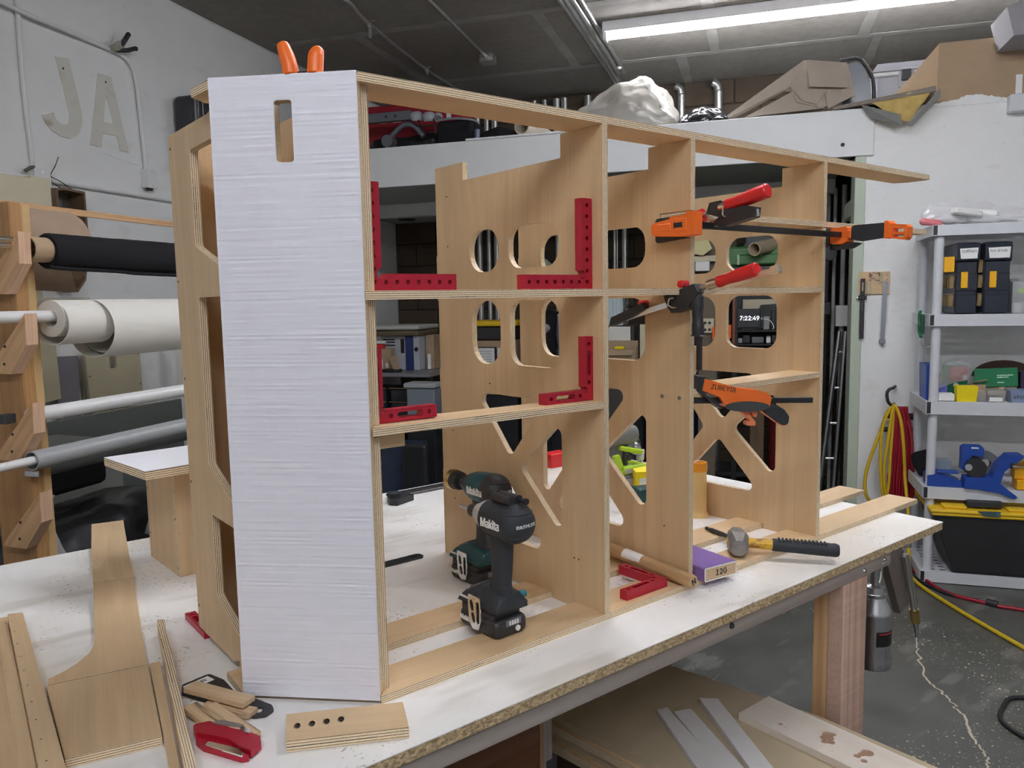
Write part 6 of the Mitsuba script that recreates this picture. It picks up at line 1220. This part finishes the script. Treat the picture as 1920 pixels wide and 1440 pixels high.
for i, (a, b, c, d, nm) in enumerate([((.803, .1626), (.829, .156), (.738, -.057), (.700, -.0254), 'leftmost pale tapered strip fanned out on the stack of boards'), ((.834, .1386), (.8755, .1228), (.776, -.0887), (.741, -.0536), 'middle pale strip fanned out on the stack of boards'), ((.918, .131), (.949, .102), (.8176, -.1238), (.783, -.092), 'rightmost pale strip fanned out on the stack of boards')]):
    single('pale_strip', nm, 'strip', prism([a, b, ext(b, c, 2.6), ext(a, d, 2.6)], .5305, .5305 + (.012, .006, .014)[i]), WP, UND)
k = thing('drilled_board', 'pale scrap board with drill holes and flat borings on the stack by the bench leg', 'board')
db = mf(prism([(.927, .0265), (1.046, .0276), (1.034, -.66), (.920, -.66)], .5305, .5465))
rg = np.random.default_rng(3)
bores = [(1.000, -.150, .0125), (.990, -.160, .010), (.978, -.170, .009), (.984, -.152, .010), (.970, -.160, .008), (1.008, -.158, .007), (.998, -.240, .013), (.985, -.235, .008), (.972, -.232, .008), (.965, -.250, .007), (.960, -.060, .006)]
for x, y, rr_ in bores: db = db - manifold3d.Manifold.cylinder(.02, rr_, rr_, 18).translate([x, y, .5440])
pins = [(1.00, -.01), (1.015, .005), (.985, -.045), (.955, -.075), (1.005, -.09), (.962, -.10), (.95, -.19), (1.018, -.12), (.95, -.30), (.955, -.305), (1.02, -.21)]
for x, y in pins: db = db - manifold3d.Manifold.cylinder(.02, .0018, .0018, 8).translate([x, y, .5400])
put(k, W(tm(db), (0, 1, 0), (0, 0, 1), .0127), mat('pale_birch_scrap', mikit.proc(lambda p, n, uv: mix((.66, .585, .50), (.76, .69, .61), fbm(uv.x * 4.0, uv.y * 30.0, 1.0, 3))), .6, .25), UND)
for x, y, rr_ in bores: part(k, 'bore_floor', cyl((x, y, .5431), (x, y, .5441), rr_ - .0003, 16), mat('raw_bore_wood', [.36, .22, .15], .8, .1) if (x, y) == (1.0, -.150) else 'm_raw_bore_wood', UND)
single('polythene_sheet', 'pale plastic sheet heaped low under the bench beside the stack', 'sheet', blob([(.72, .60, .12), (.85, .62, .18), (.80, .46, .16), (.95, .55, .10)], [.10, .12, .10, .09], .03, .02, 12, 3, .002), mat('bluish_film', [.36, .37, .42], .35, .5), UND, smooth=True)
k = thing('timber_offcut', 'stack of rough timber ends beside the dark cabinet under the bench', 'timber')
put(k, W(bx(.432, .478, .16, .50, .55, .70, .003), (0, 1, 0), (1, 0, 0), .04), GREYW, UND); part(k, 'lower_end', W(bx(.435, .470, .17, .50, .001, .549, .003), (0, 1, 0), (1, 0, 0), .04), GREYW, UND)

# ------------------------------------------------------------------ on the back part of the bench, seen through the dividers
LIME = mat('lime_green_plastic', [.38, .58, .02], .42, .45)
k = thing('power_drill', 'lime green and grey power drill standing on its battery behind the frame', 'drill')
PD = BENCH @ tr(1.262, .700, .0) @ rot('z', -8)
part(k, 'battery', rbox((0, .0, .024), (.13, .085, .046), .008), MIDGREY, PD, smooth=40); part(k, 'battery_band', bx(-.05, .05, -.0445, -.0425, .012, .036, .002), mat('pale_grey_plastic', [.30, .31, .33], .5), PD)
part(k, 'foot', rbox((0, .0, .060), (.130, .080, .028), .010), LIME, PD, smooth=40, label='lime green foot'); part(k, 'foot_panel', bx(-.03, .04, -.0405, -.038, .052, .066, .002), GREYP, PD)
part(k, 'grip', tubes(spline([(-.03, .0, .065), (-.035, .0, .10), (-.03, .0, .145)], 4), .021, 14), MIDGREY, PD, smooth=40); part(k, 'grip_pad', tubes(spline([(-.012, -.012, .075), (-.015, -.012, .10), (-.012, -.01, .135)], 4), .012, 10), BLACKP, PD, smooth=40)
part(k, 'head', hull(*[np.array(cyl((x, 0, .168), (x + .001, 0, .168), r_, 16).vertices) for x, r_ in ((-.09, .024), (-.06, .036), (.0, .036), (.035, .028))]), mat('drill_grey', [.16, .165, .16], .5, .4), PD, smooth=40)
part(k, 'strut', hull(np.array([[x, y, z] for y in (-.042, -.028) for x, z in [(-.065, .072), (-.035, .072), (-.052, .115), (-.072, .112)]])), LIME, PD)
part(k, 'bumper', rbox((-.03, -.030, .120), (.09, .02, .016), .006), LIME, PD @ rot('y', 14) @ tr(0, 0, .0), smooth=40)
k = thing('power_drill', 'black drill with a bright chuck pointing at the viewer behind the frame', 'drill')
ch = np.array([1.345, .74, .112]); cd = np.array([-.55, -.83, .02]); cd /= np.linalg.norm(cd)
part(k, 'chuck', lathe([(0, .045), (.007, .045), (.008, .040), (.016, .036), (.021, .018), (.0215, 0), (0, 0)], 22), STEEL, BENCH @ mat4(ch, basis(cd, (0, 0, 1))[:3, :3] @ np.array([[0, 0, 1], [1, 0, 0], [0, 1, 0]], float)), smooth=40, label='bright steel chuck')
part(k, 'body', cat(tubes([ch - cd * .18, ch - cd * .12, ch - cd * .03, ch], [.028, .036, .036, .028], 18), tubes(spline([ch - cd * .11 + [0, 0, -.01], ch - cd * .115 + [0, 0, -.06], ch - cd * .11 + [0, 0, -.105]], 3), .020, 12)), BLACKP, BENCH, smooth=40)
k = thing('yellow_bin', 'yellow parts bin with a paper label on the bench behind the frame', 'bin')
YB = BENCH @ tr(1.275, .605, .0004) @ rot('z', -32)
part(k, 'tub', hull(np.array([[x, y, z] for x in (-.045, .085) for y, z in [(0, .001), (0, .062), (.09, .001), (.09, .07)]])), YELB, YB); part(k, 'label', bx(-.035, .08, -.0012, -.0002, .022, .042), PAPER, YB)
single('teal_battery', 'dark teal battery pack lying by the yellow bin behind the frame', 'battery', rbox((0, 0, .022), (.09, .06, .040), .008), TEAL, BENCH @ tr(1.185, .535, .001) @ rot('z', -20), smooth=40)
k = thing('clear_bottle', 'small translucent spray bottle behind the yellow bin', 'bottle'); put(k, lathe([(0, 0), (.024, .001), (.026, .006), (.026, .035), (.020, .050), (.010, .058), (.010, .066), (.013, .068), (.013, .082), (0, .083)], 20), mat('milky_plastic', [.58, .59, .56], .3, .5), BENCH @ tr(1.372, .735, .0004), smooth=40); part(k, 'nozzle', hull(np.array([[x, y, z] for y in (-.008, .008) for x, z in [(-.03, .088), (-.03, .096), (.012, .10), (.012, .083)]])), WHITEP, BENCH @ tr(1.372, .735, .0004))
k = thing('red_box', 'small red plastic box at the back of the bench', 'box'); put(k, rbox((1.30, 1.075, .0275), (.09, .06, .052), .006), REDP, BENCH, smooth=40); part(k, 'base', bx(1.252, 1.348, 1.042, 1.108, .0003, .004, .001), WHITEP, BENCH)
k = thing('white_bottle', 'white bottle at the back of the bench seen through the first divider', 'bottle'); put(k, lathe([(0, 0), (.028, .001), (.030, .006), (.030, .10), (.022, .118), (.012, .125), (.012, .14), (0, .141)], 20), WHITEP, BENCH @ tr(1.44, 1.05, .0004), smooth=40); part(k, 'label', cyl((1.44, 1.05, .03), (1.44, 1.05, .08), .0304, 20, cap=False), mat('blue_label', [.12, .22, .40], .5), BENCH, smooth=40)
k = thing('red_box', 'red box with a grey base on the bench behind the second divider', 'box'); put(k, rbox((.985, .640, .036), (.11, .08, .055), .006), REDP, BENCH, smooth=40); part(k, 'base', bx(.928, 1.042, .598, .682, .0004, .008, .001), GREYP, BENCH)

# ------------------------------------------------------------------ the dim room behind the partition, seen through the frame
for i, (b, r_, lab) in enumerate([(1.853, .028, 'leftmost'), (1.766, .022, 'second from the left'), (1.690, .028, 'third from the left'), (1.128, .028, 'fourth from the left'), (.632, .017, 'fifth from the left'), (.612, .009, 'thinnest'), (.542, .028, 'sixth from the left'), (.078, .030, 'seventh from the left'), (-.218, .033, 'rightmost')]):
    k = thing('conduit', f'vertical metal conduit on the rear block wall, {lab}', 'conduit')
    put(k, cyl((A1 - .016 - r_, b, .0), (A1 - .016 - r_, b, 3.14 if b < .3 else 3.2), r_, 14), CONDUIT, ROOM, smooth=40)
    if b < .3:
        part(k, 'bend', tubes(spline([(A1 - .016 - r_, b, 3.14), (A1 - .018 - r_, b + .01, 3.19), (A1 - .02 - r_, b + .05, 3.215)], 4), r_, 12), CONDUIT, ROOM, smooth=True)
for i, (b, r_) in enumerate([(1.22, .022), (1.115, .030), (1.045, .026), (.845, .030), (1.31, .022)]):
    k = thing('conduit', f'vertical conduit high on the rear wall above the frame, number {i + 1} of five from the right'.replace('number 1', 'first').replace('number 2', 'second').replace('number 3', 'third').replace('number 4', 'fourth').replace('number 5', 'fifth'), 'conduit')
    put(k, cyl((A1 - .10, b, 2.527), (A1 - .10, b, 3.19), r_, 12), CONDUIT, ROOM, smooth=40)
# shelves of clutter on the left
k = thing('folding_table', 'white plastic table top lying on a pile of boxes in the back room', 'table top'); put(k, rbox((4.75, 2.28, 1.300), (.42, .68, .034), .014), mat('dull_white_plastic', [.50, .50, .46], .5, .3), ROOM, smooth=40)
single('moving_blanket', 'folded brown blankets under the white table top', 'blanket', lumpy(tm(mf(rbox((4.75, 2.27, 1.258), (.40, .66, .046), .018)).refine_to_length(.03)), .008, 12, 5), mat('brown_blanket', [.13, .105, .07], .9, .1), ROOM, smooth=True)
k = thing('equipment_carton', 'white carton with blue print in the back room', 'carton'); part(k, 'carton', bx(4.62, 4.92, 2.09, 2.30, .968, 1.232, .003), mat('white_carton', [.42, .44, .48], .6, .25), ROOM); part(k, 'blue_side', bx(4.612, 4.90, 2.02, 2.089, .968, 1.232, .002), mat('dark_blue_print', [.02, .035, .13], .5), ROOM); part(k, 'label', bx(4.617, 4.62, 2.10, 2.13, 1.10, 1.21), INK, ROOM)
for i, z in enumerate((1.20, 1.18, 1.155)): part(k, 'print', bx(4.617, 4.62, 2.18, 2.28, z, z + .010), INK, ROOM)
k = thing('equipment_carton', 'narrow white carton with a dark oval standing beside the blue print', 'carton'); put(k, bx(4.60, 4.90, 1.965, 2.015, .968, 1.235, .003), 'm_white_carton', ROOM); part(k, 'oval', cyl((4.597, 1.99, 1.13), (4.601, 1.99, 1.13), .017, 16), INK, ROOM)
k = thing('brown_carton', 'brown carton with white labels in the back room', 'carton'); put(k, bx(4.52, 4.60, 2.17, 2.45, .968, 1.14, .003), CARD, ROOM)
part(k, 'label', bx(4.5165, 4.5195, 2.24, 2.31, .975, 1.06), WHITEP, ROOM); part(k, 'label', bx(4.5165, 4.5195, 2.195, 2.215, .99, 1.03), WHITEP, ROOM); part(k, 'flap', hull(np.array([[4.50, 2.18, 1.07], [4.44, 2.12, .99], [4.44, 2.06, .98], [4.50, 2.10, 1.09], [4.51, 2.18, 1.065]])), CARD, ROOM)
single('red_tool', 'small red and white tool on top of the brown carton', 'tool', rbox((4.56, 2.31, 1.158), (.05, .14, .032), .008), REDP, ROOM, smooth=40)
single('white_grip', 'white plastic grip lying on the red tool', 'tool', rbox((4.55, 2.29, 1.188), (.04, .13, .024), .008), WHITEP, ROOM @ tr(0, 0, 0), smooth=40)
k = thing('upright_carton', 'torn upright carton and tubes in the dark of the back room', 'carton'); put(k, bx(4.70, 4.86, 1.885, 1.955, .968, 1.235, .003), CARD, ROOM); part(k, 'white_tube', bx(4.66, 4.68, 1.90, 1.925, .97, 1.09, .003), WHITEP, ROOM)
k = thing('steel_bench', 'grey steel bench under the cartons in the back room', 'bench'); part(k, 'top', bx(4.36, 5.2, 1.78, 2.66, .935, .966, .004), mat('scuffed_steel', [.30, .31, .33], .4, .4, .6), ROOM); part(k, 'shelf', bx(4.45, 5.2, 1.78, 2.66, .55, .57, .002), BLKMET, ROOM)
for b in (1.805, 2.63):
    for a in (4.40, 5.16): part(k, 'leg', bx(a, a + .03, b - .02, b + .02, .0, .934, .002), BLKMET, ROOM)
for i, (b0, b1) in enumerate([(2.17, 2.37), (1.97, 2.13)]):
    k = thing('wire_basket', f'black wire basket on the steel bench shelf, the {["left", "right"][i]} one', 'basket'); put(k, bx(4.40, 4.70, b0, b1, .572, .84, .01), BLKPLY, ROOM)
    for zz in (.60, .74, .845): part(k, 'wire', tubes([(4.395, b0 - .004, zz), (4.395, b1 + .004, zz)], .006, 6), mat('dull_copper', [.30, .20, .13], .35, .5, .8) if (i == 0 and zz == .60) else 'm_dull_copper', ROOM, smooth=True)
single('power_lead', 'black lead coiled on the steel bench', 'cable', tubes(spline([(4.45, 2.38, .985), (4.42, 2.25, .978), (4.40, 2.12, .978), (4.44, 2.05, .98), (4.50, 2.12, .978), (4.46, 2.30, .978)], 6), .010, 6), BC, ROOM, smooth=True)
k = thing('clear_bin', 'translucent lidded bin standing in front of the steel bench', 'bin'); put(k, bx(4.20, 4.34, 1.68, 1.90, .62, .875, .008), mat('grey_translucent', [.22, .25, .29], .3, .5), ROOM); part(k, 'lid', bx(4.18, 4.35, 1.665, 1.915, .876, .91, .006), mat('pale_lid', [.42, .44, .45], .4, .4), ROOM); part(k, 'stand', bx(4.20, 4.34, 1.68, 1.90, .001, .619, .004), BLKPLY, ROOM)
k = thing('glass_sheet', 'glossy blue black panel leaning low in the back room', 'panel'); put(k, hull(np.array([[a, b, z] for a, b, z in [(4.08, 1.72, .002), (4.08, 2.08, .002), (4.14, 1.72, .50), (4.14, 2.08, .50), (4.09, 1.72, .002), (4.09, 2.08, .002), (4.15, 1.72, .50), (4.15, 2.08, .50)]])), mat('blue_black_gloss', [.025, .04, .075], .12, .6), ROOM)
single('office_chair', 'black padded seat back in front of the blue black panel', 'chair', rbox((4.00, 1.75, .30), (.08, .20, .42), .03), BLKPLY, ROOM @ tr(0, 0, 0), smooth=40)
single('grey_post', 'grey green post beside the blue black panel', 'post', bx(4.05, 4.11, 2.12, 2.20, .0, .56, .003), mat('grey_green_paint', [.20, .22, .20], .5, .3), ROOM)
# middle: tote, boxes, jacket
k = thing('storage_tote', 'black tote with a yellow lid on boxes in the back room', 'tote'); part(k, 'tub', bx(4.78, 5.18, 1.24, 1.74, 1.19, 1.296, .01), BLACKP, ROOM); part(k, 'lid', rbox((4.98, 1.49, 1.318), (.44, .54, .042), .012), YELLOW, ROOM, smooth=40, label='yellow lid')
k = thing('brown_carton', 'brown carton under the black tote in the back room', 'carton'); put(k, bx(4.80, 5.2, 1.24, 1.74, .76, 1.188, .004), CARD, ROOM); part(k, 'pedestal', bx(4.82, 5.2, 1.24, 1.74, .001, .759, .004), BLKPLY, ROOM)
k = thing('paper_sheet', 'white form sheet in a black frame in front of the brown carton', 'paper'); part(k, 'frame', bx(4.782, 4.795, 1.395, 1.60, .93, 1.136, .002), BLACKP, ROOM); part(k, 'sheet', bx(4.778, 4.782, 1.41, 1.60, .93, 1.128), WHITEP, ROOM); part(k, 'side_sheet', bx(4.776, 4.780, 1.33, 1.385, .93, 1.13), PAPER, ROOM)
for i in range(7): part(k, 'text_line', bx(4.7772, 4.7779, 1.43, 1.57 - .02 * (i % 3), 1.10 - i * .020, 1.104 - i * .020), mat('grey_print', [.30, .31, .34], .6) if i == 0 else 'm_grey_print', ROOM)
k = thing('jacket', 'grey and black jacket hanging in the back room', 'jacket'); put(k, blob([(4.62, 1.02, 1.36), (4.62, .92, 1.37), (4.60, 1.05, 1.16), (4.60, .93, 1.15), (4.60, 1.0, .92)], [.05, .05, .06, .06, .07], .03, .02, 10, 5), BLKFAB, ROOM, smooth=True); part(k, 'grey_band', blob([(4.55, 1.02, 1.30), (4.55, .93, 1.29), (4.55, .98, 1.25)], [.03, .03, .03], .02, .008, 20, 4), mat('grey_cloth', [.30, .33, .35], .8, .2), ROOM, smooth=True)
part(k, 'sleeve', tubes(spline([(4.53, .97, 1.22), (4.52, .98, 1.10), (4.52, .985, .95)], 5), .030, 10), 'm_grey_cloth', ROOM, smooth=True); part(k, 'peg', cyl((4.62, .97, 1.36), (5.78, .97, 1.44), .01, 8), BLKMET, ROOM)
single('pale_cloth', 'pale green cloth in the upper window of the second divider', 'cloth', blob([(4.62, 1.02, 1.72), (4.62, .96, 1.75), (4.62, .92, 1.68)], [.05, .05, .05], .03, .02, 14, 6), mat('pale_green_cloth', [.32, .35, .27], .8, .2), ROOM, smooth=True)
single('shelf_upright', 'dark post carrying the pale cloth', 'post', bx(4.70, 4.73, .95, 1.0, 0, 1.76, .002), BLKMET, ROOM)
k = thing('ribbed_bin', 'white ribbed plastic crate on end in the back room', 'crate')
put(k, bx(4.60, 4.80, .375, .62, 1.30, 1.56, .006), mat('blue_white_plastic', [.52, .60, .63], .4, .4), ROOM)
for i in range(9): part(k, 'rib', bx(4.592, 4.600, .385 + i * .026, .397 + i * .026, 1.305, 1.55, .002), 'm_blue_white_plastic', ROOM)
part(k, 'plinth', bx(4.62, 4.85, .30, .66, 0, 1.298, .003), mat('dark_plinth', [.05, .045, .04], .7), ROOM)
single('chain', 'dark chain hanging beside the ribbed crate', 'chain', cat(*[lathe([(.010, -.004), (.016, -.004), (.016, .004), (.010, .004), (.010, -.004)], 10).apply_transform(tr(4.58, .352 + .006 * math.sin(i * 1.1), 1.55 - i * .022) @ rot('z', 90 * (i % 2)) @ rot('y', 90)) for i in range(15)]), mat('rusty_chain', [.10, .09, .08], .5, .4, .6), ROOM, smooth=40)
single('note_paper', 'white paper with pencil notes standing behind the open carton', 'paper', hull(np.array([[a, b, z] for a in (4.560, 4.563) for b, z in [(.315, 1.10), (.50, 1.10), (.50, 1.25), (.465, 1.298), (.318, 1.295)]])), PAPER, ROOM)
k = thing('open_carton', 'open brown carton with parts inside, seen through the second divider', 'carton')
for q_ in (bx(4.46, 4.465, .27, .52, 1.03, 1.138), bx(4.55, 4.555, .262, .52, 1.03, 1.197), bx(4.465, 4.55, .262, .267, 1.03, 1.16), bx(4.46, 4.555, .262, .52, 1.026, 1.03)): part(k, 'wall', q_, CARD, ROOM)
part(k, 'flap', hull(np.array([[4.46, .27, 1.138], [4.46, .52, 1.138], [4.43, .29, 1.10], [4.43, .52, 1.10], [4.463, .27, 1.136], [4.463, .52, 1.136]])), CARD, ROOM)
single('yellow_part', 'yellow block lying in the open carton', 'part', rbox((4.505, .385, 1.148), (.04, .07, .02), .004), YELB, ROOM, smooth=40)
single('work_surface', 'dark work surface under the open carton', 'surface', bx(4.40, 4.61, .10, .62, 1.0, 1.0255, .003), mat('dark_surface', [.08, .06, .05], .6), ROOM)
single('cream_board', 'cream board standing by the open carton', 'board', bx(4.57, 4.585, .195, .252, 1.026, 1.31, .002), CREAMB, ROOM)
k = thing('outlet_box', 'cream electrical outlet box in the back room', 'outlet'); put(k, bx(4.60, 4.63, -.255, -.163, 1.245, 1.345, .004), CREAMB, ROOM)
for zz in (1.315, 1.268):
    for b in (-.195, -.225): part(k, 'socket', cyl((4.598, b, zz), (4.601, b, zz), .010, 12), DARK, ROOM)
part(k, 'post', bx(4.632, 4.66, -.27, -.15, 0, 1.9, .002), mat('brown_post', [.14, .11, .075], .7), ROOM)
single('orange_tape', 'orange object beside the outlet box', 'tape', bx(4.56, 4.60, -.262, -.245, 1.20, 1.29, .003), ORANGE, ROOM)
single('yellow_paper', 'pale yellow paper sheet pinned high in the back room', 'paper', prism(Polygon([(-.06, 1.89), (-.21, 1.89), (-.24, 1.82), (-.18, 1.775), (-.06, 1.80)]), 4.55, 4.553, 'yz'), mat('yellow_paper', [.72, .64, .34], .6, .2), ROOM)
single('white_plastic', 'small white plastic piece below the yellow paper', 'plastic', bx(4.54, 4.57, -.225, -.13, 1.67, 1.735, .004), WHITEP, ROOM)
single('paper_rail', 'pale rail behind the yellow paper', 'rail', bx(4.58, 4.61, -.30, .02, 1.735, 1.775, .003), CREAMB, ROOM)
k = thing('green_machine', 'green enamelled machine housing in the back room', 'machine'); put(k, bx(4.62, 4.95, -.78, -.34, 1.70, 1.83, .012), mat('machine_green', [.045, .15, .035], .4, .45), ROOM); part(k, 'lip', bx(4.58, 4.62, -.74, -.405, 1.705, 1.775, .008), 'm_machine_green', ROOM, label='green front lip'); part(k, 'edge', bx(4.572, 4.58, -.42, -.403, 1.705, 1.775, .002), mat('pale_green_edge', [.35, .46, .28], .4), ROOM); part(k, 'base', bx(4.62, 4.95, -.78, -.34, 1.655, 1.699, .004), BLKPLY, ROOM)
single('cardboard_tube', 'brown cardboard tube lying on the green machine', 'tube', ringtube(.045, .036, .42, 26), MDF, ROOM @ mat4((4.44, -.515, 1.800)) @ rot('z', -28) @ rot('y', 82), smooth=40)
single('dark_roll', 'dark brown round roll behind the cardboard tube', 'roll', cyl((4.70, -.34, 1.86), (4.90, -.40, 1.90), .06, 20), mat('umber_roll', [.06, .045, .03], .6), ROOM, smooth=40)
k = thing('tool_rack', 'black steel rack with shelves full of tools, seen through the third divider', 'rack')
for b in (-.397, -.86): part(k, 'upright', bx(4.56, 4.60, b - .018, b + .018, 0, 1.655, .002), BLKMET, ROOM)
for z in (1.265, 1.172): part(k, 'shelf', bx(4.56, 4.95, -.88, -.38, z - .014, z, .002), BLKMET, ROOM)
part(k, 'back', bx(4.95, 4.96, -.88, -.38, 1.17, 1.65), mat('rack_back', [.05, .05, .055], .7), ROOM); part(k, 'red_edge', bx(4.555, 4.56, -.396, -.378, 1.10, 1.60, .001), mat('rust_red', [.18, .05, .025], .5), ROOM)
k = thing('tablet', 'tablet showing the time 7:22:49 on the tool rack', 'tablet')
part(k, 'case', rbox((4.5450, -.4855, 1.3455), (.012, .150, .128), .004), BLACKP, ROOM, smooth=40); part(k, 'screen', bx(4.5375, 4.5385, -.545, -.418, 1.289, 1.402), mat('dark_screen', [.035, .038, .05], .15, .6), ROOM)
part(k, 'clock_digits', letters('7:22:49', .0275, .0008, ROOM @ mat4((4.5370, -.4235, 1.3330), np.array([[0, 0, -1], [-1, 0, 0], [0, 1, 0]], float)), True, .92), mat('lit_digits', [.8, .8, .8], .5), None, label='glowing white time', emitter={'type': 'area', 'radiance': {'type': 'rgb', 'value': [.30, .34, .38]}})
part(k, 'side_grip', cyl((4.543, -.562, 1.343), (4.543, -.575, 1.343), .009, 10), GREYP, ROOM, smooth=40)
part(k, 'stand', bx(4.552, 4.575, -.53, -.44, 1.2652, 1.300, .002), BLACKP, ROOM)
for i, (b, w, z, h, m, lab) in enumerate([(-.60, .04, 1.2655, .09, GREYP, 'grey canister right of the tablet on the tool rack'), (-.645, .03, 1.2655, .13, BLACKP, 'black bottle right of the tablet on the tool rack'), (-.44, .05, 1.1725, .035, GREYP, 'grey socket box on the lower shelf of the tool rack'), (-.47, .05, 1.1725, .06, BLACKP, 'round black tool on the lower shelf of the tool rack'), (-.545, .08, 1.1725, .045, MIDGREY, 'dark ratchet handle on the lower shelf of the tool rack'), (-.615, .03, 1.1725, .05, WHITEP, 'white can on the lower shelf of the tool rack'), (-.65, .03, 1.1725, .06, BLACKP, 'black can at the right of the lower shelf of the tool rack')]):
    single('rack_tool', lab, 'tool', rbox((4.64 + .012 * (i % 3), b, z + h / 2), (.06, w, h - .001), .006), m, ROOM, smooth=40)
single('cream_sheet', 'cream board standing above the tablet at the back of the tool rack', 'board', bx(4.90, 4.91, -.70, -.44, 1.266, 1.47), CREAMB, ROOM)
single('dark_binder', 'dark green binder lying across the cream board', 'binder', hull(np.array([[a, b, z] for a in (4.85, 4.87) for b, z in [(-.52, 1.266), (-.56, 1.43), (-.72, 1.44), (-.72, 1.266)]])), mat('dark_binder', [.03, .035, .03], .6), ROOM)
single('tool_cable', 'thin white lead hanging from the tool rack', 'cable', tubes(spline([(4.55, -.58, 1.34), (4.53, -.62, 1.33), (4.53, -.645, 1.29), (4.53, -.64, 1.27)], 5), .003, 6), WHITEP, ROOM, smooth=True)
single('orange_carton', 'orange and white carton left of the tool rack', 'carton', bx(4.60, 4.65, -.372, -.335, 1.205, 1.30, .003), ORANGE, ROOM)
# behind the low windows
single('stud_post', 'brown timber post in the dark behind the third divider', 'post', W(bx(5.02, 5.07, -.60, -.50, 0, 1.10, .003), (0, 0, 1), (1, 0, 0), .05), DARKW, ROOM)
single('dolly', 'dark wheeled dolly on the floor of the back room', 'dolly', cat(bx(5.12, 5.5, -.62, -.19, .12, .16, .005), cyl((5.2, -.27, .06), (5.24, -.27, .06), .058, 18), cyl((5.2, -.54, .06), (5.24, -.54, .06), .058, 18)), BLKPLY, ROOM, smooth=40)
single('blue_drum', 'dark blue drum in the back room seen through the third divider', 'drum', cyl((5.2, .05, .001), (5.2, .05, .80), .20, 24), mat('dark_blue_drum', [.012, .016, .06], .4), ROOM, smooth=40)
single('red_cylinder', 'dark red gas cylinder in the back room', 'cylinder', lathe([(0, 0), (.08, 0), (.08, .60), (.05, .68), (.02, .70), (0, .70)], 20), mat('dark_red_paint', [.15, .015, .015], .4), ROOM @ tr(5.25, -.72, .001), smooth=40)
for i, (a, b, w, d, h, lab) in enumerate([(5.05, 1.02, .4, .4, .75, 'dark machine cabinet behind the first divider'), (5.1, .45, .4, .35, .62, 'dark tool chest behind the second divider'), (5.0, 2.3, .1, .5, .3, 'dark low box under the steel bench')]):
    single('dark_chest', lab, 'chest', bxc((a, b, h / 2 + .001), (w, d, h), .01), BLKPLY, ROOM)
# doorway at the right of the frame: framed van window, pipe with a box, dark panel
k = thing('framed_window', 'dark glazed panel with a rounded pale frame leaning in the doorway', 'window panel')
wp = rr(-1.02, -.40, 1.72, 2.22, .06)
part(k, 'glass', prism(wp.buffer(-.01), 5.02, 5.03, 'yz'), mat('smoked_glass', [.05, .055, .055], .15, .6), ROOM); part(k, 'frame', prism(wp.difference(wp.buffer(-.030)), 5.0, 5.04, 'yz'), mat('pale_grey_frame', [.42, .44, .42], .4, .4), ROOM); part(k, 'stand', bx(5.005, 5.04, -1.02, -.98, 0, 1.75, .003), BLKMET, ROOM)
k = thing('stand_pipe', 'grey pipe with a junction box in the doorway', 'pipe'); put(k, cyl((4.75, -1.085, 0), (4.75, -1.085, 2.22), .016, 12), mat('grey_pipe_paint', [.33, .35, .34], .45, .4), ROOM, smooth=40); part(k, 'box', bx(4.70, 4.78, -1.125, -1.045, 1.28, 1.42, .004), PAINT, ROOM)
k = thing('stand_pipe', 'thin grey pipe beside the one with the box in the doorway', 'pipe'); put(k, cyl((4.75, -1.03, 0), (4.75, -1.03, 2.2), .012, 12), 'm_grey_pipe_paint', ROOM, smooth=40)
single('orange_tool', 'black and orange tool on a hook in the doorway', 'tool', cat(bx(4.60, 4.64, -1.005, -.93, 1.36, 1.45, .006), hull(np.array([[4.61, -.95, 1.44], [4.63, -.95, 1.44], [4.61, -.90, 1.56], [4.63, -.90, 1.56], [4.61, -.93, 1.55]]))), BLACKP, ROOM)
single('black_speaker', 'black round spotlight high in the doorway', 'lamp', cyl((4.5, -.98, 1.76), (4.60, -.98, 1.76), .045, 18), BLACKP, ROOM, smooth=40)
k = thing('leaning_ladder', 'grey aluminium ladder leaning in the doorway', 'ladder')
for o in (0, .10): part(k, 'rail', cyl((4.62, -.945 - o, .02), (4.66, -1.065 - o * .4, 1.25), .018, 10), ALU, ROOM, smooth=40)
for i in range(5): part(k, 'rung', cyl((4.625 + i * .008, -.96 - i * .026, .15 + i * .24), (4.625 + i * .008, -1.03 - i * .020, .15 + i * .24), .011, 8), ALU, ROOM, smooth=40)
k = thing('red_sign', 'dark red strip above the green door frame', 'strip'); put(k, bx(AW + .02, AW + .06, -1.098, -1.064, 2.09, 2.24, .002), mat('brick_red', [.12, .035, .03], .6), ROOM)
